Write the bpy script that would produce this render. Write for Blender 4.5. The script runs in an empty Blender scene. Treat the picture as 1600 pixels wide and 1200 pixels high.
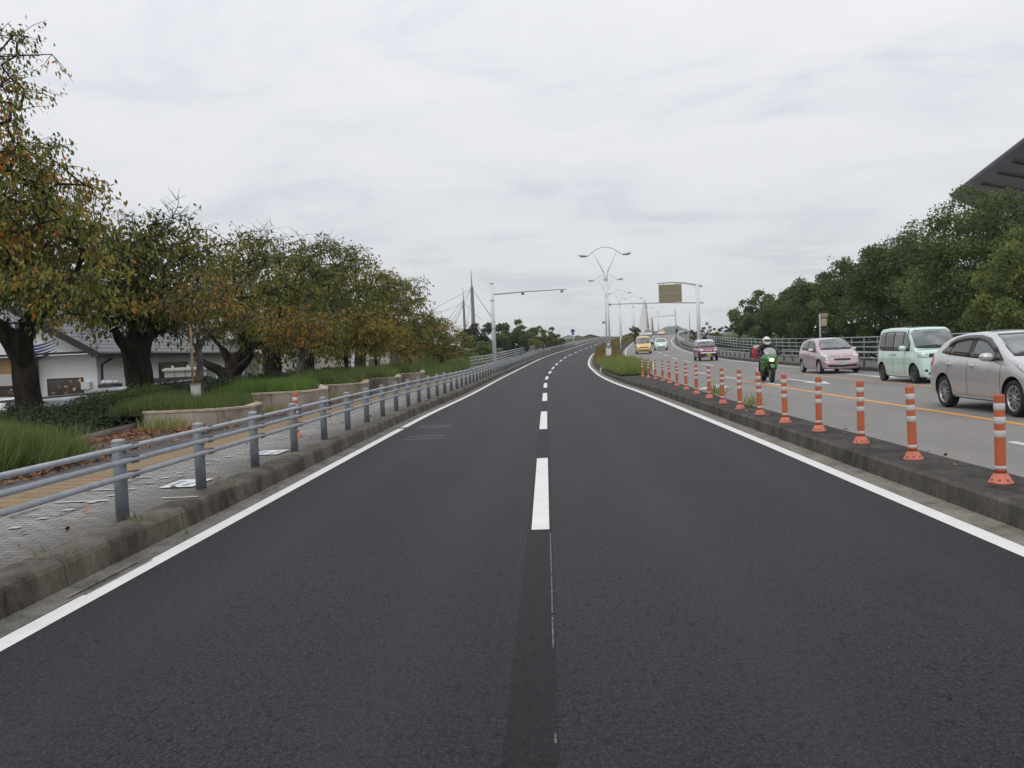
import bpy, bmesh, math, random
import numpy as np
from mathutils import Vector, Matrix
from mathutils.bvhtree import BVHTree

# ------------------------------------------------------------------ camera, sky, sun, exposure
scene = bpy.context.scene
COL = scene.collection
R = math.radians
EYE = 1.55
FPX, YAW, PITCH, ROLL = 1350.0, R(2.427), R(-2.100), R(2.5)
cam_data = bpy.data.cameras.new("camera")
cam_data.sensor_width = 36.0
cam_data.lens = 36.0 * FPX / 1600.0
cam_data.clip_start, cam_data.clip_end = 0.1, 6000.0
cam = bpy.data.objects.new("camera", cam_data)
COL.objects.link(cam)
cr, sr = math.cos(ROLL), math.sin(ROLL)
base = Matrix(((cr, sr, 0), (0, 0, -1), (-sr, cr, 0)))          # columns: right, up, back
rot = Matrix.Rotation(YAW, 3, 'Z') @ Matrix.Rotation(PITCH, 3, 'X') @ base
cam.matrix_world = Matrix.Translation((0, 0, EYE)) @ rot.to_4x4()
scene.camera = cam

SUN_EL, SUN_AZ = R(55), R(200)     # soft, high, veiled sun behind the camera
world = bpy.data.worlds.new("World")
scene.world = world
world.use_nodes = True
wt = world.node_tree
wt.nodes.clear()
def wn(kind, **kw):
    n = wt.nodes.new(kind)
    for k, v in kw.items(): setattr(n, k, v)
    return n
w_out = wn('ShaderNodeOutputWorld')
w_bg = wn('ShaderNodeBackground')
w_sky = wn('ShaderNodeTexSky', sky_type='NISHITA')
w_sky.sun_disc = False
w_sky.sun_elevation = SUN_EL
w_sky.sun_rotation = SUN_AZ
w_bg.inputs['Strength'].default_value = 0.1
# an unbroken overcast deck over the blue sky: direction -> a flat cloud layer (x/z, y/z), stretched noise on it
w_tc = wn('ShaderNodeTexCoord')
w_sep = wn('ShaderNodeSeparateXYZ')
wt.links.new(w_tc.outputs['Generated'], w_sep.inputs[0])
w_zc = wn('ShaderNodeMath', operation='MAXIMUM'); w_zc.inputs[1].default_value = 0.0
wt.links.new(w_sep.outputs['Z'], w_zc.inputs[0])
w_za = wn('ShaderNodeMath', operation='ADD'); w_za.inputs[1].default_value = 0.16
wt.links.new(w_zc.outputs[0], w_za.inputs[0])
w_dx = wn('ShaderNodeMath', operation='DIVIDE'); w_dy = wn('ShaderNodeMath', operation='DIVIDE')
wt.links.new(w_sep.outputs['X'], w_dx.inputs[0]); wt.links.new(w_za.outputs[0], w_dx.inputs[1])
wt.links.new(w_sep.outputs['Y'], w_dy.inputs[0]); wt.links.new(w_za.outputs[0], w_dy.inputs[1])
w_cmb = wn('ShaderNodeCombineXYZ')
wt.links.new(w_dx.outputs[0], w_cmb.inputs[0]); wt.links.new(w_dy.outputs[0], w_cmb.inputs[1])
w_map = wn('ShaderNodeMapping')
w_map.inputs['Rotation'].default_value = (0, 0, R(14))
w_map.inputs['Scale'].default_value = (0.95, 1.2, 1.0)
w_map.inputs['Location'].default_value = (2.3, 5.1, 0)
wt.links.new(w_cmb.outputs[0], w_map.inputs['Vector'])
w_n1 = wn('ShaderNodeTexNoise')
w_n1.inputs['Scale'].default_value = 1.5; w_n1.inputs['Detail'].default_value = 9
w_n1.inputs['Roughness'].default_value = 0.6; w_n1.inputs['Distortion'].default_value = 0.6
wt.links.new(w_map.outputs[0], w_n1.inputs['Vector'])
w_ramp = wn('ShaderNodeValToRGB')
e = w_ramp.color_ramp.elements
e[0].position = 0.30; e[0].color = (6.4, 6.62, 7.2, 1)
e[1].position = 0.60; e[1].color = (8.1, 8.15, 8.4, 1)
m_ = w_ramp.color_ramp.elements.new(0.45); m_.color = (7.6, 7.7, 8.05, 1)
wt.links.new(w_n1.outputs['Fac'], w_ramp.inputs['Fac'])
# the deck is brighter overhead, a little dimmer towards the horizon
w_lift = wn('ShaderNodeMapRange')
w_lift.inputs['From Min'].default_value = 0.0; w_lift.inputs['From Max'].default_value = 0.75
w_lift.inputs['To Min'].default_value = 0.90; w_lift.inputs['To Max'].default_value = 1.45
wt.links.new(w_zc.outputs[0], w_lift.inputs['Value'])
w_sc = wn('ShaderNodeVectorMath', operation='SCALE')
wt.links.new(w_ramp.outputs['Color'], w_sc.inputs[0]); wt.links.new(w_lift.outputs[0], w_sc.inputs['Scale'])
w_mix = wn('ShaderNodeMixRGB'); w_mix.inputs['Fac'].default_value = 0.93
wt.links.new(w_sky.outputs['Color'], w_mix.inputs['Color1']); wt.links.new(w_sc.outputs[0], w_mix.inputs['Color2'])
wt.links.new(w_mix.outputs['Color'], w_bg.inputs['Color'])
wt.links.new(w_bg.outputs['Background'], w_out.inputs['Surface'])

sun_data = bpy.data.lights.new("sun", 'SUN')
sun_data.energy = 0.8
sun_data.angle = R(25)
sun_data.color = (1.0, 0.96, 0.9)
sun = bpy.data.objects.new("sun", sun_data)
COL.objects.link(sun)
# NISHITA rotation is measured clockwise from +Y; the lamp shines from the same place
sd = Vector((math.sin(SUN_AZ) * math.cos(SUN_EL), math.cos(SUN_AZ) * math.cos(SUN_EL), math.sin(SUN_EL)))
sun.rotation_euler = (-sd).to_track_quat('-Z', 'Y').to_euler()
scene.view_settings.view_transform = 'Standard'
scene.view_settings.look = 'None'
scene.view_settings.exposure = 0.0
scene.view_settings.gamma = 1.0
scene.view_settings.use_curve_mapping = False
scene.cycles.max_bounces = 6
scene.cycles.diffuse_bounces = 3
scene.cycles.transparent_max_bounces = 8
scene.cycles.use_denoising = True

rng = random.Random(7)
npr = np.random.default_rng(7)

# ------------------------------------------------------------------ tagging and linking
def tag(o, label=None, cat=None, group=None, kind=None):
    if label: o['label'] = label
    if cat: o['category'] = cat
    if group: o['group'] = group
    if kind: o['kind'] = kind
    return o

def thing(name, label, cat, loc=(0, 0, 0), rz=0.0, group=None):
    o = bpy.data.objects.new(name, None)
    o.empty_display_size = 0.2
    COL.objects.link(o)
    o.location = loc
    o.rotation_euler = (0, 0, rz)
    return tag(o, label, cat, group)

def link_mesh(name, me, mats=None, parent=None, smooth=False):
    o = bpy.data.objects.new(name, me)
    COL.objects.link(o)
    if mats is not None:
        for m in (mats if isinstance(mats, (list, tuple)) else [mats]):
            me.materials.append(m)
    if smooth:
        me.polygons.foreach_set('use_smooth', [True] * len(me.polygons))
    if parent: o.parent = parent
    return o

def obj(name, bm, mats=None, parent=None, smooth=False):
    me = bpy.data.meshes.new(name)
    bm.normal_update()
    bm.to_mesh(me)
    bm.free()
    return link_mesh(name, me, mats, parent, smooth)

def pyobj(name, verts, faces, mats=None, parent=None, smooth=False, midx=None):
    me = bpy.data.meshes.new(name)
    me.from_pydata([tuple(v) for v in verts], [], [tuple(f) for f in faces])
    if midx is not None: me.polygons.foreach_set('material_index', midx)
    me.update()
    return link_mesh(name, me, mats, parent, smooth)

def copy_tree(o, parent=None):
    c = o.copy(); COL.objects.link(c)
    if parent is not None: c.parent = parent
    for ch in list(o.children): copy_tree(ch, c)
    return c

# ------------------------------------------------------------------ mesh pieces (all add to a bmesh)
def add_box(bm, c, s, rz=0.0, bevel=0.0, rx=0.0, ry=0.0, mi=0):
    m = Matrix.Translation(c) @ Matrix.Rotation(rz, 4, 'Z') @ Matrix.Rotation(ry, 4, 'Y') @ Matrix.Rotation(rx, 4, 'X') @ Matrix.Diagonal((s[0], s[1], s[2], 1))
    r = bmesh.ops.create_cube(bm, size=1.0, matrix=m)
    fs = {f for v in r['verts'] for f in v.link_faces}
    for f in fs: f.material_index = mi
    if bevel > 0:
        es = list({e_ for v in r['verts'] for e_ in v.link_edges})
        bmesh.ops.bevel(bm, geom=es, offset=bevel, segments=2, affect='EDGES', profile=0.6, material=mi)
    return bm

def add_tube(bm, pts, rad, n=8, cap=True, mi=0):
    """A swept tube; rad is a number or one per point."""
    P = [Vector(p) for p in pts]
    rr = rad if isinstance(rad, (list, tuple)) else [rad] * len(P)
    rings = []
    up = None
    for i, p in enumerate(P):
        t = (P[min(i + 1, len(P) - 1)] - P[max(i - 1, 0)])
        if t.length < 1e-9: t = Vector((0, 0, 1))
        t.normalize()
        if up is None:
            a = Vector((0, 0, 1)) if abs(t.z) < 0.9 else Vector((1, 0, 0))
            u = t.cross(a).normalized()
        else:
            u = (up - t * up.dot(t))
            u = u.normalized() if u.length > 1e-6 else t.orthogonal().normalized()
        up = u
        w = t.cross(u)
        ring = []
        for k in range(n):
            a = 2 * math.pi * k / n
            ring.append(bm.verts.new(p + (u * math.cos(a) + w * math.sin(a)) * rr[i]))
        rings.append(ring)
    for a, b in zip(rings, rings[1:]):
        for k in range(n):
            f = bm.faces.new((a[k], a[(k + 1) % n], b[(k + 1) % n], b[k])); f.smooth = True; f.material_index = mi
    if cap:
        f = bm.faces.new(list(reversed(rings[0]))); f.material_index = mi
        f = bm.faces.new(rings[-1]); f.material_index = mi
    return bm

def add_lathe(bm, prof, n=16, mat=None, mi=0, smooth=True, close=True):
    """prof: (radius, z) bottom to top, turned round Z; mat places it."""
    M = mat or Matrix.Identity(4)
    rings = []
    for r, z in prof:
        if r < 1e-6: rings.append([bm.verts.new(M @ Vector((0, 0, z)))])
        else: rings.append([bm.verts.new(M @ Vector((r * math.cos(2 * math.pi * k / n), r * math.sin(2 * math.pi * k / n), z))) for k in range(n)])
    for a, b in zip(rings, rings[1:]):
        for k in range(n):
            k2 = (k + 1) % n
            if len(a) == 1 and len(b) == 1: continue
            if len(a) == 1: f = bm.faces.new((a[0], b[k2], b[k]))
            elif len(b) == 1: f = bm.faces.new((a[k], a[k2], b[0]))
            else: f = bm.faces.new((a[k], a[k2], b[k2], b[k]))
            f.smooth = smooth; f.material_index = mi
    if close:
        if len(rings[0]) > 1: bm.faces.new(list(reversed(rings[0]))).material_index = mi
        if len(rings[-1]) > 1: bm.faces.new(rings[-1]).material_index = mi
    return bm

def add_prism(bm, outline, z0, z1, mi=0):
    """outline: (x, y) counter-clockwise, extruded from z0 to z1."""
    lo = [bm.verts.new((x, y, z0)) for x, y in outline]
    hi = [bm.verts.new((x, y, z1)) for x, y in outline]
    n = len(lo)
    bm.faces.new(list(reversed(lo))).material_index = mi
    bm.faces.new(hi).material_index = mi
    for k in range(n):
        bm.faces.new((lo[k], lo[(k + 1) % n], hi[(k + 1) % n], hi[k])).material_index = mi
    return bm

def add_poly_slab(bm, pts, thick, mi=0):
    """A planar polygon in 3-D given its thickness along its normal."""
    P = [Vector(p) for p in pts]
    n = (P[1] - P[0]).cross(P[2] - P[0]).normalized()
    a = [bm.verts.new(p) for p in P]
    b = [bm.verts.new(p - n * thick) for p in P]
    bm.faces.new(a).material_index = mi
    bm.faces.new(list(reversed(b))).material_index = mi
    for k in range(len(a)):
        k2 = (k + 1) % len(a)
        bm.faces.new((a[k], b[k], b[k2], a[k2])).material_index = mi
    return bm

def B(): return bmesh.new()

# ------------------------------------------------------------------ the line of the road: X, Z at each distance Y
_PY = [-30, 0, 20, 40, 48, 57.5, 67, 77, 86, 96, 105.5, 115, 125, 134, 144, 153.5, 163, 200, 250, 300, 360, 450]
_PX = [-.12, -.12, -.15, -.15, -.10, .11, .36, .76, 1.27, 1.93, 2.72, 3.70, 4.78, 5.95, 7.2, 8.5, 9.9, 16.0, 25.2, 35.5, 49, 72]
_PZ = [0, 0, 0, .005, .03, .09, .17, .30, .47, .70, .90, 1.13, 1.37, 1.61, 1.9, 2.22, 2.55, 3.6, 4.55, 4.95, 4.9, 4.4]
def _pchip(xs, ys):
    xs = np.array(xs, float); ys = np.array(ys, float)
    h = np.diff(xs); d = np.diff(ys) / h
    m = np.zeros(len(xs)); m[0] = d[0]; m[-1] = d[-1]
    for i in range(1, len(xs) - 1):
        if d[i - 1] * d[i] > 0:
            w1, w2 = 2 * h[i] + h[i - 1], h[i] + 2 * h[i - 1]
            m[i] = (w1 + w2) / (w1 / d[i - 1] + w2 / d[i])
    def f(x):
        x = min(max(x, xs[0]), xs[-1]); i = min(max(int(np.searchsorted(xs, x)) - 1, 0), len(h) - 1)
        t = (x - xs[i]) / h[i]
        return float((2 * t**3 - 3 * t**2 + 1) * ys[i] + (t**3 - 2 * t**2 + t) * h[i] * m[i] + (-2 * t**3 + 3 * t**2) * ys[i + 1] + (t**3 - t**2) * h[i] * m[i + 1])
    return f
CX, CZ = _pchip(_PY, _PX), _pchip(_PY, _PZ)
def lerp(pts):
    f = _pchip([p[0] for p in pts], [p[1] for p in pts])
    return f
def ysamples(y0, y1):
    ys = []; y = y0
    while y < y1:
        ys.append(y); y += 0.8 if y < 30 else (2.0 if y < 120 else 5.0)
    ys.append(y1)
    return ys
def const(v): return lambda y: v
# offsets from the centre line
L_EDGE = lerp([(-30, -3.0), (20, -3.0), (34, -2.75), (50, -2.65), (80, -2.6), (450, -2.6)])     # left edge line, its inner edge
R_EDGE = lerp([(-30, 3.30), (13, 3.32), (18, 3.30), (30, 3.18), (37, 3.0), (51, 2.88), (70, 2.8), (450, 2.8)])
L_KERB = lambda y: L_EDGE(y) - 0.40
R_KERB = lambda y: R_EDGE(y) + 0.42
M_RIGHT = lerp([(-30, 4.45), (20, 4.45), (30, 4.75), (38, 5.0), (50, 5.5), (70, 6.3), (100, 6.4), (450, 6.4)])    # the median's far side
R_SIDE = const(14.0)
R_OUT = const(17.6)
L_WALK = lambda y: L_KERB(y) - 0.02

def ribbon(name, y0, y1, fa, fb, za, zb, mats, kind='structure', ys=None, n=1, zfun=CZ, parent=None):
    """A sheet between offsets fa and fb along the road; za, zb its heights above the road's line."""
    ys = ys or ysamples(y0, y1)
    za = za if callable(za) else const(za); zb = zb if callable(zb) else const(zb)
    V, Fc = [], []
    for y in ys:
        a, b = fa(y), fb(y)
        for k in range(n + 1):
            t = k / n
            V.append((CX(y) + a + (b - a) * t, y, zfun(y) + za(y) + (zb(y) - za(y)) * t))
    for i in range(len(ys) - 1):
        for k in range(n):
            p = i * (n + 1) + k
            Fc.append((p, p + 1, p + n + 2, p + n + 1))
    o = pyobj(name, V, Fc, mats, parent)
    if kind: o['kind'] = kind
    return o

def profile_sweep(name, y0, y1, prof, mats, kind='structure', midx=None, jit=0.0):
    """prof(y) -> list of (offset, height); swept along the road as one sheet of steps."""
    ys = ysamples(y0, y1)
    V, Fc, MI = [], [], []
    n = len(prof(y0))
    for y in ys:
        for a, z in prof(y):
            V.append((CX(y) + a + rng.uniform(-jit, jit), y, CZ(y) + z + rng.uniform(-jit, jit)))
    for i in range(len(ys) - 1):
        for k in range(n - 1):
            p = i * n + k
            Fc.append((p, p + 1, p + n + 1, p + n))
            MI.append(midx[k] if midx else 0)
    o = pyobj(name, V, Fc, mats, midx=MI)
    if kind: o['kind'] = kind
    return o
# ------------------------------------------------------------------ materials
def mat(name, col, rough=0.6, metal=0.0, spec=0.5, var=0.0, scale=8.0, bump=0.0, bscale=40.0, coat=0.0, col2=None, stretch=(1, 1, 1), detail=5, lo=0.35, hi=0.65, emit=None, estr=0.0):
    m = bpy.data.materials.new(name)
    m.use_nodes = True
    nt = m.node_tree
    p = nt.nodes['Principled BSDF']
    p.inputs['Base Color'].default_value = (*col, 1)
    p.inputs['Roughness'].default_value = rough
    p.inputs['Metallic'].default_value = metal
    p.inputs['Specular IOR Level'].default_value = spec
    p.inputs['Coat Weight'].default_value = coat
    p.inputs['Coat Roughness'].default_value = 0.04
    if emit:
        p.inputs['Emission Color'].default_value = (*emit, 1)
        p.inputs['Emission Strength'].default_value = estr
    tc = nt.nodes.new('ShaderNodeTexCoord')
    mp = nt.nodes.new('ShaderNodeMapping')
    mp.inputs['Scale'].default_value = stretch
    nt.links.new(tc.outputs['Object'], mp.inputs['Vector'])
    if var > 0 or col2:
        n = nt.nodes.new('ShaderNodeTexNoise')
        n.inputs['Scale'].default_value = scale; n.inputs['Detail'].default_value = detail; n.inputs['Roughness'].default_value = 0.6
        nt.links.new(mp.outputs[0], n.inputs['Vector'])
        r = nt.nodes.new('ShaderNodeValToRGB')
        c2 = col2 or tuple(min(1, c * (1 + var)) for c in col)
        c1 = col if col2 else tuple(c * (1 - var) for c in col)
        r.color_ramp.elements[0].position = lo; r.color_ramp.elements[0].color = (*c1, 1)
        r.color_ramp.elements[1].position = hi; r.color_ramp.elements[1].color = (*c2, 1)
        nt.links.new(n.outputs['Fac'], r.inputs['Fac'])
        nt.links.new(r.outputs['Color'], p.inputs['Base Color'])
    if bump > 0:
        n2 = nt.nodes.new('ShaderNodeTexNoise')
        n2.inputs['Scale'].default_value = bscale; n2.inputs['Detail'].default_value = 4
        nt.links.new(mp.outputs[0], n2.inputs['Vector'])
        b = nt.nodes.new('ShaderNodeBump')
        b.inputs['Strength'].default_value = bump; b.inputs['Distance'].default_value = 0.02
        nt.links.new(n2.outputs['Fac'], b.inputs['Height'])
        nt.links.new(b.outputs['Normal'], p.inputs['Normal'])
    return m

class NT:
    """Small node-tree builder for the materials that need more than one noise."""
    def __init__(s, name, rough=0.7, spec=0.4):
        s.m = bpy.data.materials.new(name); s.m.use_nodes = True
        s.nt = s.m.node_tree; s.p = s.nt.nodes['Principled BSDF']
        s.p.inputs['Roughness'].default_value = rough
        s.p.inputs['Specular IOR Level'].default_value = spec
        s.tc = s.nt.nodes.new('ShaderNodeTexCoord')
    def n(s, t, **kw):
        x = s.nt.nodes.new(t)
        for k, v in kw.items():
            if k[0] == '_': x.inputs[k[1:].replace('_', ' ')].default_value = v
            else: setattr(x, k, v)
        return x
    def l(s, a, b): s.nt.links.new(a, b)
    def noise(s, scale, detail=5, stretch=(1, 1, 1), rough=0.6):
        mp = s.n('ShaderNodeMapping'); mp.inputs['Scale'].default_value = stretch
        s.l(s.tc.outputs['Object'], mp.inputs['Vector'])
        n = s.n('ShaderNodeTexNoise', _Scale=scale, _Detail=detail, _Roughness=rough)
        s.l(mp.outputs[0], n.inputs['Vector'])
        return n.outputs['Fac']
    def ramp(s, fac, stops):
        r = s.n('ShaderNodeValToRGB'); el = r.color_ramp.elements
        el[0].position, el[0].color = stops[0][0], (*stops[0][1], 1)
        el[1].position, el[1].color = stops[-1][0], (*stops[-1][1], 1)
        for pos, c in stops[1:-1]:
            q = el.new(pos); q.color = (*c, 1)
        s.l(fac, r.inputs['Fac'])
        return r.outputs['Color']
    def mixc(s, fac, a, b, blend='MIX'):
        x = s.n('ShaderNodeMixRGB', blend_type=blend)
        if isinstance(fac, (int, float)): x.inputs['Fac'].default_value = fac
        else: s.l(fac, x.inputs['Fac'])
        for v, i in ((a, 'Color1'), (b, 'Color2')):
            if isinstance(v, tuple): x.inputs[i].default_value = (*v, 1)
            else: s.l(v, x.inputs[i])
        return x.outputs['Color']
    def math(s, op, a, b=0.0):
        x = s.n('ShaderNodeMath', operation=op)
        for v, i in ((a, 0), (b, 1)):
            if isinstance(v, (int, float)): x.inputs[i].default_value = v
            else: s.l(v, x.inputs[i])
        return x.outputs[0]
    def xyz(s):
        x = s.n('ShaderNodeSeparateXYZ'); s.l(s.tc.outputs['Object'], x.inputs[0]); return x.outputs
    def color(s, c): s.l(c, s.p.inputs['Base Color'])
    def bump(s, h, strength=0.3, dist=0.01):
        b = s.n('ShaderNodeBump', _Strength=strength, _Distance=dist)
        s.l(h, b.inputs['Height']); s.l(b.outputs['Normal'], s.p.inputs['Normal'])

G3 = lambda v: (v, v, v)
# new asphalt with stone texture, paving joint by the centre line and faint wheel paths
def asphalt_new():
    t = NT('asphalt_new', 0.62, 0.12)
    vor = t.n('ShaderNodeTexVoronoi', _Scale=95.0); t.l(t.tc.outputs['Object'], vor.inputs['Vector'])
    grain = t.noise(160, 3)
    big = t.noise(0.55, 4, (1, .25, 1))
    c = t.ramp(grain, [(0.32, (0.0058, 0.0053, 0.0068)), (0.5, (0.0250, 0.0234, 0.0268)), (0.70, (0.074, 0.0695, 0.078))])
    agg = t.noise(52, 4, (1, .7, 1), .75)
    c = t.mixc(0.9, c, t.ramp(agg, [(0.36, G3(0.42)), (0.5, G3(1.0)), (0.64, G3(1.75))]), 'MULTIPLY')
    pits = t.noise(24, 5, (1, .5, 1), .75)
    c = t.mixc(t.ramp(pits, [(0.36, G3(.8)), (0.46, G3(0))]), c, (0.006, 0.006, 0.010))
    c = t.mixc(0.6, c, t.ramp(big, [(0.3, G3(0.72)), (0.7, G3(1.25))]), 'MULTIPLY')
    stain = t.noise(1.1, 5, (1, .6, 1))
    c = t.mixc(0.5, c, t.ramp(stain, [(0.30, G3(0.62)), (0.42, G3(1.0)), (0.62, G3(1.0)), (0.72, G3(1.22))]), 'MULTIPLY')
    x = t.xyz()[0]
    wob = t.math('MULTIPLY', t.math('SUBTRACT', t.noise(5.0, 5, (1, .5, 1)), 0.5), 0.035)
    xx = t.math('ADD', x, wob)
    a = t.math('GREATER_THAN', xx, -0.235); b = t.math('LESS_THAN', xx, -0.02)
    band = t.math('MULTIPLY', a, b)
    c = t.mixc(t.math('MULTIPLY', band, 0.5), c, (0.010, 0.0095, 0.011))
    # wheel paths, a touch paler and smoother
    w = None
    for cx in (-2.35, -0.85, 1.05, 2.55):
        g = t.math('SUBTRACT', 1.0, t.math('MULTIPLY', t.math('ABSOLUTE', t.math('SUBTRACT', xx, cx)), 2.6))
        g = t.math('MAXIMUM', g, 0.0)
        w = g if w is None else t.math('ADD', w, g)
    c = t.mixc(t.math('MULTIPLY', w, 0.22), c, (0.050, 0.047, 0.052))
    t.color(c)
    t.bump(t.math('ADD', grain, t.math('MULTIPLY', vor.outputs['Distance'], 0.8)), 0.5, 0.006)
    return t.m
M = {}
M['asphalt_new'] = asphalt_new()
def asphalt_old():
    t = NT('asphalt_old', 0.75, 0.3)
    grain = t.noise(120, 3); big = t.noise(0.5, 5, (1, .3, 1)); mid = t.noise(6, 4)
    c = t.ramp(grain, [(0.3, (0.125, 0.118, 0.110)), (0.7, (0.295, 0.280, 0.263))])
    c = t.mixc(0.6, c, t.ramp(big, [(0.3, G3(0.8)), (0.7, G3(1.15))]), 'MULTIPLY')
    c = t.mixc(0.4, c, t.ramp(mid, [(0.3, G3(0.85)), (0.7, G3(1.1))]), 'MULTIPLY')
    t.color(c); t.bump(grain, 0.4, 0.006)
    return t.m
M['asphalt_old'] = asphalt_old()
def kerb_mat(name, dark, light):
    t = NT(name, 0.9, 0.2)
    st = t.noise(2.6, 8, (1.0, .7, .3), .7); gr = t.noise(60, 4); sp = t.noise(8, 6, rough=.7)
    c = t.ramp(st, [(0.34, tuple(v * .8 for v in dark)), (0.50, tuple((a + b) / 2 for a, b in zip(dark, light))), (0.68, light)])
    c = t.mixc(0.75, c, t.ramp(gr, [(0.3, G3(0.65)), (0.7, G3(1.3))]), 'MULTIPLY')
    c = t.mixc(0.5, c, t.ramp(sp, [(0.34, G3(0.55)), (0.5, G3(.95)), (0.66, G3(1.2))]), 'MULTIPLY')
    y = t.xyz()[1]
    fr = t.math('FRACT', t.math('MULTIPLY', y, 1 / 2.0))       # the joints between kerb stones
    c = t.mixc(t.math('MULTIPLY', t.math('LESS_THAN', fr, 0.007), 0.7), c, (0.02, 0.018, 0.015))
    t.color(c); t.bump(t.math('ADD', gr, sp), 0.6, 0.012)
    return t.m
M['kerb_face'] = kerb_mat('kerb_face', (0.048, 0.040, 0.030), (0.175, 0.152, 0.120))
M['kerb_top'] = kerb_mat('kerb_top', (0.066, 0.058, 0.047), (0.180, 0.165, 0.142))
M['median_face'] = kerb_mat('median_face', (0.050, 0.046, 0.040), (0.135, 0.125, 0.108))
M['median_top'] = kerb_mat('median_top', (0.030, 0.027, 0.025), (0.085, 0.078, 0.072))
M['gutter'] = kerb_mat('gutter', (0.11, 0.105, 0.095), (0.23, 0.22, 0.20))
M['gutter_sandy'] = kerb_mat('gutter_sandy', (0.155, 0.142, 0.118), (0.275, 0.255, 0.215))
def paint_mat(name, col, wear=0.44, under=(0.06, 0.06, 0.065)):
    t = NT(name, 0.6, 0.35)
    w = t.noise(26, 8, rough=.72); g = t.noise(4, 5)
    c = t.mixc(t.ramp(w, [(wear - 0.14, G3(1)), (wear - 0.02, G3(0))]), col, under)
    c = t.mixc(0.35, c, t.ramp(g, [(0.3, G3(0.75)), (0.7, G3(1.1))]), 'MULTIPLY')
    t.color(c)
    return t.m
M['white_paint'] = paint_mat('white_paint', (0.70, 0.70, 0.68), 0.41)
M['old_white_paint'] = paint_mat('old_white_paint', (0.62, 0.62, 0.60), 0.47, (0.17, 0.165, 0.165))
M['yellow_paint'] = paint_mat('yellow_paint', (0.68, 0.30, 0.055), 0.42, (0.17, 0.165, 0.165))
M['ghost_paint'] = paint_mat('ghost_paint', (0.24, 0.235, 0.235), 0.62, (0.05, 0.05, 0.055))
def paving_mat():
    t = NT('paving', 0.85, 0.25)
    mp = t.n('ShaderNodeMapping'); t.l(t.tc.outputs['Object'], mp.inputs['Vector'])
    br = t.n('ShaderNodeTexBrick', _Scale=1.0, _Mortar_Size=0.008, _Mortar_Smooth=0.2, _Brick_Width=0.2, _Row_Height=0.1)
    br.inputs['Color1'].default_value = (0.235, 0.230, 0.220, 1); br.inputs['Color2'].default_value = (0.32, 0.312, 0.298, 1)
    br.inputs['Mortar'].default_value = (0.075, 0.07, 0.065, 1)
    t.l(mp.outputs[0], br.inputs['Vector'])
    big = t.noise(0.8, 5); gr = t.noise(70, 3)
    c = t.mixc(0.6, br.outputs['Color'], t.ramp(big, [(0.3, G3(0.7)), (0.7, G3(1.15))]), 'MULTIPLY')
    # the row of blocks by the kerb is dirtier and darker
    x = t.xyz()[0]
    xw = t.math('ADD', x, t.math('MULTIPLY', t.math('SUBTRACT', t.noise(1.8, 7, rough=.7), 0.5), 1.1))
    near = t.ramp(t.math('ADD', xw, 5.0), [(0.45, G3(0)), (1.0, G3(1))])
    c = t.mixc(t.math('MULTIPLY', near, 0.62), c, (0.085, 0.078, 0.068))
    c = t.mixc(0.3, c, t.ramp(gr, [(0.3, G3(0.75)), (0.7, G3(1.15))]), 'MULTIPLY')
    t.color(c); t.bump(br.outputs['Fac'], 0.4, -0.004)
    return t.m
M['paving'] = paving_mat()
def tactile_mat():
    t = NT('tactile', 0.8, 0.25)
    g = t.noise(40, 4); big = t.noise(1.5, 4)
    xyz = t.xyz()
    fx = t.math('FRACT', t.math('MULTIPLY', xyz[0], 1 / 0.075)); 
    bar = t.math('LESS_THAN', t.math('ABSOLUTE', t.math('SUBTRACT', fx, 0.5)), 0.26)
    fy = t.math('FRACT', t.math('MULTIPLY', xyz[1], 1 / 0.3))
    jo = t.math('LESS_THAN', fy, 0.12)
    c = t.ramp(g, [(0.3, (0.20, 0.145, 0.08)), (0.7, (0.34, 0.255, 0.15))])
    c = t.mixc(0.5, c, t.ramp(big, [(0.3, G3(0.7)), (0.7, G3(1.1))]), 'MULTIPLY')
    c = t.mixc(t.math('MULTIPLY', jo, 0.85), c, (0.075, 0.058, 0.038))
    c = t.mixc(t.math('MULTIPLY', t.math('SUBTRACT', 1.0, bar), 0.22), c, (0.12, 0.08, 0.04))
    t.color(c); t.bump(bar, 0.6, 0.006)
    return t.m
M['tactile'] = tactile_mat()
def soil_mat(name, a, b, c_, s=1.2):
    t = NT(name, 0.95, 0.1)
    n = t.noise(s, 6); g = t.noise(40, 4)
    c = t.ramp(n, [(0.3, a), (0.5, b), (0.7, c_)])
    c = t.mixc(0.7, c, t.ramp(g, [(0.3, G3(0.55)), (0.7, G3(1.25))]), 'MULTIPLY')
    t.color(c); t.bump(g, 0.7, 0.03)
    return t.m
M['ground'] = soil_mat('ground', (0.07, 0.075, 0.04), (0.055, 0.085, 0.03), (0.11, 0.095, 0.06), 0.15)
M['soil'] = soil_mat('soil', (0.075, 0.063, 0.05), (0.115, 0.10, 0.082), (0.16, 0.142, 0.12))
M['lot'] = soil_mat('lot', (0.10, 0.10, 0.10), (0.12, 0.12, 0.12), (0.15, 0.145, 0.14))
M['levee'] = soil_mat('levee', (0.045, 0.075, 0.022), (0.06, 0.10, 0.025), (0.085, 0.115, 0.035), 0.2)
M['median_soil'] = soil_mat('median_soil', (0.05, 0.06, 0.03), (0.07, 0.075, 0.035), (0.08, 0.07, 0.04))
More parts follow.
